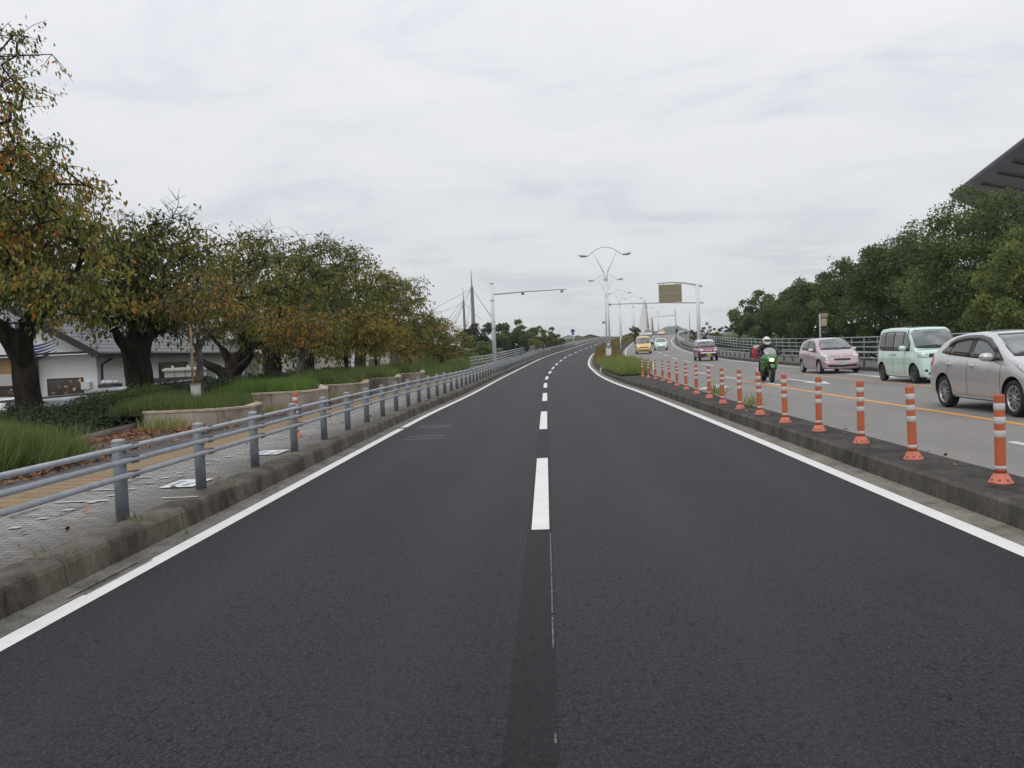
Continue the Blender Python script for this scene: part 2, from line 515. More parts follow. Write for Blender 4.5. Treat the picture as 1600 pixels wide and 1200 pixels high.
def metal_mat(name, col, rough=0.5, dirt=(0.10, 0.10, 0.10), amt=0.4, metal=0.0):
    t = NT(name, rough, 0.5)
    t.p.inputs['Metallic'].default_value = metal
    oi = t.n('ShaderNodeObjectInfo'); va = t.n('ShaderNodeVectorMath', operation='ADD')
    t.l(t.tc.outputs['Object'], va.inputs[0]); t.l(oi.outputs['Location'], va.inputs[1])
    n_ = t.n('ShaderNodeTexNoise', _Scale=7, _Detail=6, _Roughness=.6); t.l(va.outputs[0], n_.inputs['Vector']); n = n_.outputs['Fac']
    g = t.noise(60, 3)
    c = t.mixc(t.math('MULTIPLY', t.ramp(n, [(0.42, G3(0)), (0.7, G3(1))]), amt), col, dirt)
    c = t.mixc(0.3, c, t.ramp(g, [(0.3, G3(0.8)), (0.7, G3(1.15))]), 'MULTIPLY')
    t.color(c)
    return t.m
M['rail_paint'] = metal_mat('rail_paint', (0.35, 0.375, 0.41), 0.5, (0.20, 0.20, 0.20), 0.6)
M['post_paint'] = metal_mat('post_paint', (0.158, 0.180, 0.208), 0.5, (0.10, 0.105, 0.105), 0.6)
M['bracket'] = mat('bracket', (0.055, 0.06, 0.07), 0.6)
M['post_cap'] = metal_mat('post_cap', (0.33, 0.33, 0.32), 0.6, (0.20, 0.13, 0.085), 0.8)
M['galv'] = metal_mat('galv', (0.42, 0.44, 0.46), 0.45, (0.28, 0.29, 0.30), 0.4, 0.2)
M['white_pole'] = metal_mat('white_pole', (0.76, 0.78, 0.80), 0.45, (0.42, 0.43, 0.44), 0.35)
M['grey_metal'] = metal_mat('grey_metal', (0.20, 0.21, 0.22), 0.5)
M['dark_metal'] = metal_mat('dark_metal', (0.05, 0.052, 0.055), 0.5, (0.09, 0.085, 0.08), 0.4)
M['orange_tube'] = metal_mat('orange_tube', (0.46, 0.100, 0.034), 0.5, (0.24, 0.06, 0.03), 0.6)
M['orange_base'] = metal_mat('orange_base', (0.56, 0.17, 0.10), 0.65, (0.30, 0.10, 0.07), 0.6)
M['reflector_white'] = metal_mat('reflector_white', (0.58, 0.58, 0.57), 0.35, (0.36, 0.35, 0.33), 0.5)
M['sign_back'] = metal_mat('sign_back', (0.27, 0.235, 0.145), 0.6, (0.20, 0.17, 0.11), 0.4)
M['sign_blue'] = mat('sign_blue', (0.03, 0.09, 0.26), 0.4)
M['bark'] = mat('bark', (0.012, 0.010, 0.008), 0.95, spec=0.1, col2=(0.046, 0.037, 0.029), scale=5, stretch=(1, 1, .35), bump=1.0, bscale=14)
M['pale_bark'] = mat('pale_bark', (0.06, 0.052, 0.045), 0.95, spec=0.15, col2=(0.14, 0.125, 0.11), scale=6, bump=0.6, bscale=20)
M['bamboo'] = mat('bamboo', (0.34, 0.24, 0.13), 0.7, var=0.25, scale=3)

def leaf_mat(name, stops, trans=0.35, rough=0.6):
    m = bpy.data.materials.new(name); m.use_nodes = True
    nt = m.node_tree; p = nt.nodes['Principled BSDF']; out = nt.nodes['Material Output']
    at = nt.nodes.new('ShaderNodeAttribute'); at.attribute_name = 'tint'
    r = nt.nodes.new('ShaderNodeValToRGB'); el = r.color_ramp.elements
    el[0].position, el[0].color = stops[0][0], (*stops[0][1], 1)
    el[1].position, el[1].color = stops[-1][0], (*stops[-1][1], 1)
    for pos, c in stops[1:-1]:
        q = el.new(pos); q.color = (*c, 1)
    nt.links.new(at.outputs['Fac'], r.inputs['Fac'])
    nt.links.new(r.outputs['Color'], p.inputs['Base Color'])
    p.inputs['Roughness'].default_value = rough
    p.inputs['Specular IOR Level'].default_value = 0.3
    tr = nt.nodes.new('ShaderNodeBsdfTranslucent')
    nt.links.new(r.outputs['Color'], tr.inputs['Color'])
    mx = nt.nodes.new('ShaderNodeMixShader'); mx.inputs['Fac'].default_value = trans
    nt.links.new(p.outputs[0], mx.inputs[1]); nt.links.new(tr.outputs[0], mx.inputs[2])
    nt.links.new(mx.outputs[0], out.inputs['Surface'])
    return m
CH = [(0.0, (0.040, 0.068, 0.018)), (0.30, (0.098, 0.132, 0.027)), (0.54, (0.18, 0.185, 0.036)), (0.74, (0.28, 0.215, 0.042)), (0.88, (0.42, 0.20, 0.036)), (1.0, (0.52, 0.16, 0.034))]
M['cherry_leaf'] = leaf_mat('cherry_leaf', CH)
M['green_leaf'] = leaf_mat('green_leaf', [(0, (0.055, 0.085, 0.030)), (0.5, (0.108, 0.155, 0.046)), (0.85, (0.17, 0.215, 0.060)), (1, (0.25, 0.26, 0.075))], 0.4)
M['dark_leaf'] = leaf_mat('dark_leaf', [(0, (0.016, 0.032, 0.016)), (0.6, (0.03, 0.055, 0.022)), (1, (0.06, 0.085, 0.03))], 0.2)
M['yellow_leaf'] = leaf_mat('yellow_leaf', [(0, (0.09, 0.13, 0.02)), (0.6, (0.20, 0.21, 0.03)), (1, (0.32, 0.28, 0.05))], 0.35)
M['grass_blade'] = leaf_mat('grass_blade', [(0, (0.085, 0.13, 0.04)), (0.5, (0.17, 0.225, 0.065)), (0.85, (0.26, 0.29, 0.10)), (1, (0.46, 0.38, 0.18))], 0.45)
M['median_blade'] = leaf_mat('median_blade', [(0, (0.11, 0.16, 0.045)), (0.5, (0.21, 0.28, 0.075)), (0.85, (0.31, 0.35, 0.11)), (1, (0.46, 0.40, 0.17))], 0.45)
M['lush_blade'] = leaf_mat('lush_blade', [(0, (0.085, 0.145, 0.032)), (0.6, (0.165, 0.265, 0.055)), (1, (0.26, 0.35, 0.09))], 0.45)
M['russet_leaf'] = leaf_mat('russet_leaf', [(0, (0.10, 0.10, 0.025)), (0.5, (0.23, 0.155, 0.035)), (1, (0.31, 0.15, 0.045))], 0.3)
M['litter'] = leaf_mat('litter', [(0, (0.09, 0.055, 0.035)), (0.5, (0.22, 0.085, 0.032)), (1, (0.36, 0.14, 0.05))], 0.1)
# vehicles
def car_paint(name, col, metal=0.0, rough=0.35, coat=1.0):
    m = mat(name, col, rough, metal, 0.5, coat=coat)
    return m
M['glass_dark'] = mat('glass_dark', (0.085, 0.092, 0.092), 0.06, spec=0.9)
M['glass_tint'] = mat('glass_tint', (0.035, 0.032, 0.033), 0.08, spec=0.7)
M['glass_pale'] = mat('glass_pale', (0.19, 0.215, 0.21), 0.07, spec=0.9, col2=(0.085, 0.10, 0.10), scale=1.6, detail=3, lo=0.42, hi=0.58)  # windscreen's sky reflection and cabin glimpses painted into the base colour
M['rubber'] = mat('rubber', (0.012, 0.012, 0.013), 0.8, var=0.2)
M['black_plastic'] = mat('black_plastic', (0.018, 0.018, 0.02), 0.5)
M['arch_dark'] = mat('arch_dark', (0.008, 0.008, 0.008), 0.9)
M['alloy'] = mat('alloy', (0.42, 0.42, 0.43), 0.3, 0.7)
M['dark_alloy'] = mat('dark_alloy', (0.12, 0.12, 0.125), 0.35, 0.6)
M['hub_cap'] = mat('hub_cap', (0.45, 0.46, 0.47), 0.4, 0.3)
M['chrome'] = mat('chrome', (0.65, 0.66, 0.68), 0.15, 0.9)
M['lamp_clear'] = mat('lamp_clear', (0.55, 0.57, 0.58), 0.1, 0.3, 0.9, var=0.4, scale=18)
M['lamp_red'] = mat('lamp_red', (0.48, 0.02, 0.045), 0.15, coat=0.6)
M['lamp_amber'] = mat('lamp_amber', (0.8, 0.25, 0.03), 0.2, emit=(1.0, 0.33, 0.05), estr=1.2)
M['lamp_lit'] = mat('lamp_lit', (0.9, 0.85, 0.7), 0.2, emit=(1.0, 0.86, 0.55), estr=1.3)
M['lamp_glow'] = mat('lamp_glow', (0.75, 0.62, 0.4), 0.2, emit=(1.0, 0.8, 0.5), estr=0.6)
M['plate_white'] = mat('plate_white', (0.60, 0.62, 0.58), 0.5, col2=(0.38, 0.44, 0.38), scale=22, detail=1, lo=0.52, hi=0.56)
M['plate_yellow'] = mat('plate_yellow', (0.72, 0.36, 0.03), 0.5)
# ------------------------------------------------------------------ setting: ground, roads, kerbs, markings
def pix_ray(px, py):
    """Photo pixel -> direction in the world with unit Y (used to read places off the photograph)."""
    v = rot @ Vector(((px - 800) / FPX, -(py - 600) / FPX, -1.0))
    return v / v.y
def at(px, py, Y):
    v = pix_ray(px, py); return Vector((v.x * Y, Y, EYE + v.z * Y))
def gz(px, py, z=0.0):
    v = pix_ray(px, py); t = (z - EYE) / v.z; return Vector((v.x * t, t, z))
def sstep(a, b, x):
    t = min(max((x - a) / (b - a), 0), 1); return t * t * (3 - 2 * t)

LOT_Z = -0.85
def ground_z(x, y):
    o = x - CX(y); z0 = CZ(y)
    if y > 450: z0 = 4.4 * (1 - sstep(450, 700, y)) - 1.0 * sstep(450, 700, y)
    if -9.2 <= o <= 17.65: z = z0 - 0.14 if o > -3.6 else z0 + 0.10
    elif o < -9.2:
        bed = z0 + 0.10 + 0.30 * sstep(-9.2, -10.4, o)
        drop = max((-14.6 - o), 0) * 0.7
        z = max(bed - drop, LOT_Z - 0.02)
    else:
        z = max(z0 + 0.02 - max(o - 17.9, 0) * 0.45, -0.9)
    return z
offs = [-2500, -900, -400, -200, -120, -70, -45, -30, -24, -20, -18, -17, -16.2, -15.6, -15, -14.6, -13, -11, -10.4, -9.8, -9.2, -9.0, -6.5, -3.6, -3.55, 3, 10, 17.65, 17.9, 18.5, 19.2, 20, 22, 26, 32, 45, 70, 120, 200, 400, 900, 2500]
gys = [-60, -30] + [float(v) for v in range(0, 61, 3)] + [float(v) for v in range(65, 200, 5)] + [float(v) for v in range(210, 450, 15)] + [450, 520, 600, 700, 1000, 1800, 3200]
V, Fc = [], []
for y in gys:
    for o in offs:
        x = CX(y) + o
        V.append((x, y, ground_z(x, y)))
n = len(offs)
for i in range(len(gys) - 1):
    for k in range(n - 1):
        p = i * n + k; Fc.append((p, p + 1, p + n + 1, p + n))
tag(pyobj('ground', V, Fc, M['ground'], smooth=True), kind='structure')

END = 330
ribbon('road', -30, END, lambda y: L_EDGE(y) - 0.17, lambda y: R_EDGE(y) + 0.17, 0.0, 0.0, M['asphalt_new'], n=4)
ribbon('oncoming_road', -30, END, lambda y: M_RIGHT(y) - 0.02, lambda y: R_SIDE(y) + 0.01, 0.06, 0.06, M['asphalt_old'], n=4)
# left: gutter, kerb, paved walk
profile_sweep('gutter', -30, END, lambda y: [(L_KERB(y) - 0.02, 0.012), (L_EDGE(y) - 0.19, -0.006), (L_EDGE(y) - 0.15, -0.006)], M['gutter'])
def kerb_prof(y):
    k = L_KERB(y)
    return [(k - 0.30, 0.10), (k - 0.30, 0.212), (k - 0.05, 0.212), (k - 0.015, 0.195), (k + 0.0, 0.165), (k + 0.02, 0.0)]
profile_sweep('kerb', -30, END, kerb_prof, [M['kerb_top'], M['kerb_face']], midx=[0, 0, 0, 1, 1], jit=0.006)
ribbon('sidewalk', -30, END, lambda y: -6.7, lambda y: L_KERB(y) - 0.299, 0.215, 0.206, M['paving'])
ribbon('tactile_strip', -30, 120, const(-5.82), const(-5.22), 0.2185, 0.2180, M['tactile'])
ribbon('footpath', -30, 150, const(-6.7), const(-5.95), 0.2195, 0.2195, M['lot'])
ribbon('planting_soil', -5, 100, const(-10.0), const(-6.6), 0.262, 0.222, M['soil'])
# right of our road: gutter and the raised median
profile_sweep('median_gutter', -30, END, lambda y: [(R_EDGE(y) + 0.15, -0.005), (R_EDGE(y) + 0.19, -0.005), (R_KERB(y) + 0.015, 0.012)], M['gutter_sandy'])
def med_prof(y):
    a, b = R_KERB(y), M_RIGHT(y)
    h = 0.215
    return [(a - 0.015, 0.0), (a, h - 0.04), (a + 0.035, h - 0.008), (a + 0.10, h), (b - 0.12, h + 0.006), (b - 0.03, h - 0.01), (b, h - 0.04), (b + 0.005, 0.05)]
profile_sweep('median_kerb', -30, END, med_prof, [M['median_face'], M['median_top']], midx=[0, 0, 1, 1, 1, 1, 0], jit=0.004)
ribbon('median_bed', 40.5, END, lambda y: R_KERB(y) + 0.12, lambda y: M_RIGHT(y) - 0.12, 0.26, 0.26, M['median_soil'])
# far side: kerb and walk
def rk_prof(y):
    a = R_SIDE(y)
    return [(a, 0.04), (a + 0.02, 0.21), (a + 0.05, 0.235), (a + 0.22, 0.24), (a + 0.22, 0.2)]
profile_sweep('far_kerb', -30, END, rk_prof, [M['median_face'], M['kerb_top']], midx=[0, 0, 1, 1], jit=0.004)
ribbon('far_sidewalk', -30, 260, lambda y: R_SIDE(y) + 0.215, lambda y: R_OUT(y) + 0.1, 0.235, 0.235, M['paving'])

# markings
def stripe(name, spans, off, w, m, dz=0.004):
    """spans: (y0, y1) pieces of one painted line, each a thin sheet on the road."""
    V, Fc = [], []
    for y0, y1 in spans:
        ys = ysamples(y0, y1)
        b0 = len(V)
        for y in ys:
            c = CX(y) + (off(y) if callable(off) else off)
            V += [(c - w / 2, y, CZ(y) + dz), (c + w / 2, y, CZ(y) + dz)]
        for i in range(len(ys) - 1):
            p = b0 + 2 * i
            Fc.append((p, p + 1, p + 3, p + 2))
    return tag(pyobj(name, V, Fc, m), kind='structure')
stripe('edge_line', [(-30, 18.55), (18.85, END)], lambda y: L_EDGE(y) - 0.075, 0.15, M['white_paint'])
stripe('edge_line', [(-30, END)], lambda y: R_EDGE(y) + 0.075, 0.16, M['white_paint'])
stripe('centre_line', [(7.45 + 9.63 * k, 12.45 + 9.63 * k) for k in range(-2, 24) if k != -1], 0.005, 0.155, M['white_paint'])
stripe('old_line_trace', [(3.35, 3.45), (4.45, 5.0), (5.05, 5.9), (5.95, 7.3)], 0.09, 0.009, M['ghost_paint'])
stripe('yellow_line', [(-30, 33.5)], 7.58, 0.15, M['yellow_paint'], 0.064)
stripe('yellow_line', [(18, 37)], 11.0, 0.13, M['yellow_paint'], 0.064)
stripe('lane_line', [(56 + 9.6 * k, 61 + 9.6 * k) for k in range(14)], 10.55, 0.15, M['old_white_paint'], 0.064)
stripe('lane_line', [(28.5, 31.2), (35.5, 38.2), (43, 46)], 7.9, 0.15, M['old_white_paint'], 0.064)
stripe('edge_line', [(40, 260)], 13.45, 0.14, M['old_white_paint'], 0.064)
stripe('edge_line', [(44, 260)], lambda y: M_RIGHT(y) + 0.35, 0.14, M['old_white_paint'], 0.064)

def road_quads(name, quads, m):
    V, Fc = [], []
    for q in quads:
        b0 = len(V)
        V += q; Fc.append(tuple(range(b0, b0 + len(q))))
    return tag(pyobj(name, V, Fc, m), kind='structure')
def arrow(cx, cy, s=1.0, z=0.064):
    """Straight-on arrow painted for traffic that comes towards us."""
    return [[(cx - .09 * s, cy, z), (cx + .09 * s, cy, z), (cx + .09 * s, cy + 3.2 * s, z), (cx - .09 * s, cy + 3.2 * s, z)],
            [(cx, cy - 1.9 * s, z), (cx + .42 * s, cy - .004, z), (cx - .42 * s, cy - .004, z)]]
def turn_arrow(cx, cy, s=1.0, z=0.064):
    return [[(cx - .09 * s, cy, z), (cx + .09 * s, cy, z), (cx + .09 * s, cy + 3.0 * s, z), (cx - .09 * s, cy + 3.0 * s, z)],
            [(cx - .094 * s, cy, z), (cx - .094 * s, cy + .9 * s, z), (cx - .55 * s, cy + .45 * s, z), (cx - .55 * s, cy - .15 * s, z)],
            [(cx - .554 * s, cy - .55 * s, z), (cx - .554 * s, cy + .95 * s, z), (cx - 1.1 * s, cy - .4 * s, z)]]
road_quads('arrow_marking', turn_arrow(6.15, 9.7, .7), M['old_white_paint'])
road_quads('arrow_marking', turn_arrow(6.0, 29.2), M['old_white_paint'])
road_quads('arrow_marking', arrow(9.2, 30.5), M['old_white_paint'])
road_quads('arrow_marking', arrow(12.3, 32.8), M['old_white_paint'])
road_quads('arrow_marking', arrow(8.1, 50.5), M['old_white_paint'])
# two scraped-off boxes by the left edge, and the joint across the road where the bridge approach begins
def box_outline(x0, x1, y0, y1, w, z=0.004):
    return [[(x0, y0, z), (x1, y0, z), (x1, y0 + w, z), (x0, y0 + w, z)], [(x0, y1 - w, z), (x1, y1 - w, z), (x1, y1, z), (x0, y1, z)]]
road_quads('scraped_marking', box_outline(-2.78, -2.02, 16.05, 16.65, .10) + box_outline(-2.9, -2.2, 18.5, 19.05, .13), M['ghost_paint'])
ys0 = 84.0
road_quads('expansion_joint', [[(CX(y) + L_EDGE(y), y, CZ(y) + .005), (CX(y + 4) + R_EDGE(y), y + 4, CZ(y + 4) + .005), (CX(y + 4) + R_EDGE(y), y + 4.35, CZ(y + 4.35) + .005), (CX(y) + L_EDGE(y), y + .35, CZ(y + .35) + .005)] for y in (ys0,)], M['gutter'])
# marks in the paving: a dashed divider of white blocks, cross lines and two painted squares
wz = 0.2205
def flat(x0, x1, y0, y1, z=wz): return [(x0, y0, z), (x1, y0, z), (x1, y1, z), (x0, y1, z)]
q = [flat(-4.72, -4.63, 8.9 + 0.42 * k, 8.99 + 0.42 * k) for k in range(-6, 70)]
q += [flat(-5.1, -4.52 - .02, 8.57, 8.64), flat(-4.0, -3.62, 8.60, 8.66), flat(-5.2, -4.75, 12.0, 12.06), flat(-5.25, -4.9, 10.3, 10.36), flat(-5.3, -4.85, 9.35, 9.42)]
road_quads('paving_marking', q, paint_mat('worn_block', (.46, .46, .44), .48, (.26, .255, .245)))
road_quads('painted_square', [flat(-4.36, -3.98, 9.35, 9.95, 0.2222), flat(-4.36, -3.98, 12.35, 12.95, 0.2222)], M['white_paint'])
q = []
for yb in (9.35, 12.35):      # blue figures on each square: a walker and a bicycle, much worn
    q += [flat(-4.30, -4.24, yb + .10, yb + .34, .2240), flat(-4.31, -4.23, yb + .38, yb + .48, .2240), flat(-4.16, -4.08, yb + .10, yb + .20, .2240), flat(-4.15, -4.03, yb + .24, yb + .30, .2240), flat(-4.10, -4.04, yb + .34, yb + .46, .2240)]
road_quads('painted_figures', q, mat('worn_blue', (0.16, 0.25, 0.42), 0.7, var=.3, scale=20))
q = []
for x0, x1, y0, y1 in ((-5.08, -4.6, 7.8, 8.32), (-5.0, -4.45, 9.75, 10.3)):
    w = .022
    q += [flat(x0, x1, y0, y0 + w, .2226), flat(x0, x1, y1 - w, y1, .2226), flat(x0, x0 + w, y0 + w, y1 - w, .2226), flat(x1 - w, x1, y0 + w, y1 - w, .2226)]
road_quads('access_cover', q, mat('cover_iron', (0.07, 0.062, 0.052), 0.8))
# worn lettering-like scrape in the left gutter: a drain slot
road_quads('gutter_drain', [[(L_EDGE(6) - .36, 5.72, .0105), (L_EDGE(6) - .34, 5.72, .0105), (L_EDGE(6) - .34, 6.75, .0105), (L_EDGE(6) - .36, 6.75, .0105)],
                            [(L_EDGE(6) - .27, 5.78, .0065), (L_EDGE(6) - .25, 5.78, .0065), (L_EDGE(6) - .25, 6.8, .0065), (L_EDGE(6) - .27, 6.8, .0065)]], M['gutter_sandy'])

# the parking lot, the levee by the river, far hills
V = [(-75, 10, LOT_Z), (-16.9, 10, LOT_Z), (-16.9, 75, LOT_Z), (-75, 75, LOT_Z)]
V2 = [(26, 45, -.87), (140, 45, -.87), (140, 135, -.87), (26, 135, -.87)]
tag(pyobj('bounce_ground', V2, [(0, 1, 2, 3)], mat('bounce_pale', (.40, .39, .40), .85, var=.12, scale=.6)), kind='structure')  # pale ground added to bounce light up onto the big roof's underside
tag(pyobj('parking_lot', V, [(0, 1, 2, 3)], M['lot']), kind='structure')
def ridge(name, pts, w, h, zb, m, seed):
    """A long bank: pts its crest line; w half its foot width, h(t) its height."""
    rr = random.Random(seed)
    V, Fc = [], []
    prof = [(-1, 0), (-.72, .42), (-.42, .86), (-.16, 1), (.16, 1), (.42, .86), (.72, .42), (1, 0)]
    N = 60
    for i in range(N + 1):
        t = i / N * (len(pts) - 1); k = min(int(t), len(pts) - 2); f = t - k
        p = Vector(pts[k]).lerp(Vector(pts[k + 1]), f)
        d = (Vector(pts[k + 1]) - Vector(pts[k])).normalized(); nn = Vector((-d.y, d.x, 0))
        for a, b in prof:
            q_ = p + nn * a * w
            V.append((q_.x, q_.y, zb + h(i / N) * b * (1 + rr.uniform(-.05, .05))))
    for i in range(N):
        for k in range(7):
            p = i * 8 + k; Fc.append((p, p + 1, p + 9, p + 8))
    return tag(pyobj(name, V, Fc, m, smooth=True), kind='structure')
ridge('levee', [(28, 150, 0), (45, 156, 0), (90, 170, 0), (200, 190, 0)], 12, lambda t: 3.6 + .5 * math.sin(t * 5), -1.0, M['levee'], 3)
M['hill_forest'] = mat('hill_forest', (0.035, 0.06, 0.03), 0.95, var=.35, scale=.03)
hr = random.Random(5)
ridge('hill', [(90, 1400, 0), (200, 1380, 0), (280, 1400, 0), (460, 1500, 0)], 60, lambda t: 26 * math.exp(-((t - .33) / .15) ** 2) + 14 * math.exp(-((t - .75) / .2) ** 2) + 6, -1.0, M['hill_forest'], 5)
ridge('hill', [(-60, 900, 0), (40, 880, 0), (120, 900, 0)], 50, lambda t: 13 + 6 * math.sin(t * 9) * math.sin(t * 3.3), -1.0, M['hill_forest'], 9)
# ------------------------------------------------------------------ fences and posts along the road
def road_point(y, off, dz): return Vector((CX(y) + off, y, CZ(y) + dz))

def pipe_rail(name, y0, y1, step, off, base, post_h, heights, rail_r, post_r, label, cat, parent=None, side=1, pm=None, rm=None, brackets=True):
    t = thing(name, label, cat, (CX(y0) + (off(y0) if callable(off) else off), y0, CZ(y0) + base))
    org = Vector(t.location)
    fo = off if callable(off) else const(off)
    k, y = 0, y0
    ys = []
    while y <= y1: ys.append(y); y += step
    for y in ys:
        p = road_point(y, fo(y), base) - org
        near = y < 32
        bm = B()
        add_lathe(bm, [(post_r, -0.03), (post_r, post_h)], 14 if near else 7, Matrix.Translation(p))
        o = obj('post', bm, pm or M['post_paint'], t)
        if near and brackets:
            bm = B()
            add_lathe(bm, [(post_r * .93, post_h - .005), (post_r * 1.04, post_h + .002), (post_r * 1.04, post_h + .014), (post_r * .85, post_h + .026), (post_r * .5, post_h + .03)], 14, Matrix.Translation(p))
            obj('cap', bm, M['post_cap'], o)
            for h in heights:
                bm = B()
                for dy in (.085, .15):
                    q = p + Vector((side * (post_r + rail_r), dy, h - rail_r * .8))
                    add_box(bm, q, (.03, .028, .03), bevel=.004)
                add_box(bm, p + Vector((side * (post_r + rail_r * .5), .115, h)), (rail_r * 2.35, .13, rail_r * 2.3), bevel=.008)
                obj('bracket', bm, M['bracket'], o)
    for h in heights:
        bm = B()
        pts = [road_point(y, fo(y) + side * (post_r + rail_r), base + h) - org for y in np.arange(y0 - step * (3 if y0 < 10 else .8), y1 + .1, step / 2 if y0 < 30 else step)]
        add_tube(bm, pts, rail_r, 10)
        obj('rail', bm, rm or M['rail_paint'], t)
    return t
pipe_rail('guard_rail', 7.485, 150, 1.755, lambda y: L_KERB(y) - .30, .205, .70, (.655, .535, .405), .025, .056,
          'blue grey guard rail of three pipes on round posts along the paved walk', 'guard rail')
# the second, taller fence that starts beside the white pole
pipe_rail('bridge_fence', 62, 150, 2.0, lambda y: -5.5 - max(0, 70 - y) * .02, .2, 1.02, (.98, .76, .52, .28), .03, .04,
          'grey pipe fence of four rails beyond the white sensor pole', 'fence', pm=M['grey_metal'], rm=M['galv'], brackets=False)
pipe_rail('kerb_fence', 20, 130, 2.0, const(14.55), .235, .62, (.60, .36), .028, .05,
          'low kerbside pipe fence on short dark posts along the far walk', 'fence', side=-1, pm=M['post_paint'], rm=M['rail_paint'], brackets=False)
pipe_rail('bridge_fence', 18, 115, 2.0, const(17.4), .235, 1.30, (1.27, 1.0, .74, .48), .032, .036,
          'tall blue grey fence of four rails before the dense green trees', 'fence', side=-1, pm=M['rail_paint'], rm=M['rail_paint'], brackets=False)
pipe_rail('guard_rail', 118, 250, 3.0, const(14.6), .235, .95, (.92, .6, .3), .04, .05,
          'distant pipe railing on the curve behind the sign gantry', 'guard rail', side=-1, pm=M['galv'], rm=M['galv'], brackets=False)

# orange lane posts on the median kerb
ORD = ['first', 'second', 'third', 'fourth', 'fifth', 'sixth', 'seventh', 'eighth', 'ninth', 'tenth', 'eleventh', 'twelfth', 'thirteenth', 'fourteenth', 'fifteenth', 'sixteenth', 'seventeenth', 'eighteenth']
def lane_post(loc, label, group, lean=(0, 0), rz=0):
    t = thing('lane_post', label, 'lane post', loc, rz, group)
    t.rotation_euler = (lean[0], lean[1], rz)
    bm = B(); add_lathe(bm, [(.052, .095), (.045, .12), (.045, .765), (.041, .78), (.0, .782)], 18); obj('tube', bm, M['orange_tube'], t)
    for z0, z1 in ((.645, .705), (.525, .585), (.405, .465), (.125, .155)):
        bm = B(); add_lathe(bm, [(.0453, z0), (.0468, z0 + .002), (.0468, z1 - .002), (.0453, z1)], 18, close=False); obj('reflective_band', bm, M['reflector_white'], t)
    bm = B(); add_lathe(bm, [(.104, -.01), (.104, .012), (.094, .020), (.062, .078), (.050, .086), (.050, .10)], 16)
    b = obj('base', bm, M['orange_base'], t)
    for k in range(8):
        a = k * math.pi / 4 + .2
        bm = B()
        add_lathe(bm, [(.009, 0), (.009, .006), (.0, .008)], 8, Matrix.Translation((math.cos(a) * .083, math.sin(a) * .083, .034)) @ Matrix.Rotation(-a, 4, 'Z').inverted() @ Matrix.Rotation(R(52), 4, 'Y'))
        obj('bolt', bm, mat_once('bolt_dark', (0.20, 0.05, 0.03)), b)
    return t
_once = {}
def mat_once(name, col, rough=.6):
    if name not in _once: _once[name] = mat(name, col, rough)
    return _once[name]
post_px = [(1560, 750), (1427, 715), (1347, 690), (1280, 672), (1226, 659), (1187, 646), (1157, 638), (1129, 629.5)]
py_ = [7.72, 9.42, 11.02, 12.68, 14.2, 15.95, 17.5, 19.3, 21.5, 23.5, 26.0, 28.6, 30.9, 33.2, 35.2, 37.0, 38.8]
px_ = [3.93, 3.88, 3.90, 3.89, 3.82, 3.84, 3.82, 3.84, 3.95, 3.98, 4.10, 4.22, 4.30, 4.36, 4.34, 4.25, 4.22]
proto = None
for i, (x, y) in enumerate(zip(px_, py_)):
    lab = ['orange and white banded lane post nearest to us on the dark median kerb'][0] if i == 0 else f'orange and white banded lane post, {ORD[i]} along the median kerb counting away from us'
    if i == 0:
        lab = 'orange and white banded lane post, first along the median kerb counting away from us'
        proto = o = lane_post((x, y, .216), lab, 'orange lane posts on the median kerb')
    else:
        o = copy_tree(proto); o.location = (x, y, .216 + CZ(y)); o['label'] = lab
        o.rotation_euler = (rng.uniform(-.02, .02), rng.uniform(-.02, .02), rng.uniform(0, 6))
o = copy_tree(proto); o.location = (-4.5, 15.1, .218); o['label'] = 'orange lane post alone on the paved walk behind the guard rail'; o.rotation_euler = (.01, .01, 1); del o['group']
del proto

# small white reflector stakes on the median
def stake(loc, h, label):
    t = thing('reflector_stake', label, 'reflector stake', loc, 0, 'white reflector stakes on the median')
    bm = B(); add_lathe(bm, [(.03, -.1), (.03, h), (0, h + .01)], 8); obj('stem', bm, M['white_pole'], t)
    bm = B(); add_lathe(bm, [(.055, -.012), (.055, .012)], 14, Matrix.Translation((0, -.035, h - .07)) @ Matrix.Rotation(R(90), 4, 'X')); obj('reflector', bm, M['reflector_white'], t)
stake((4.55, 37.6, .21), .75, 'white reflector stake standing among the last orange lane posts')
stake(tuple(at(970, 545, 62)), .9, 'white reflector stake at the edge of the russet median shrubs')
stake((2.95 + CX(47), 47, .21), .3, 'short white stake at the grassy nose of the median')

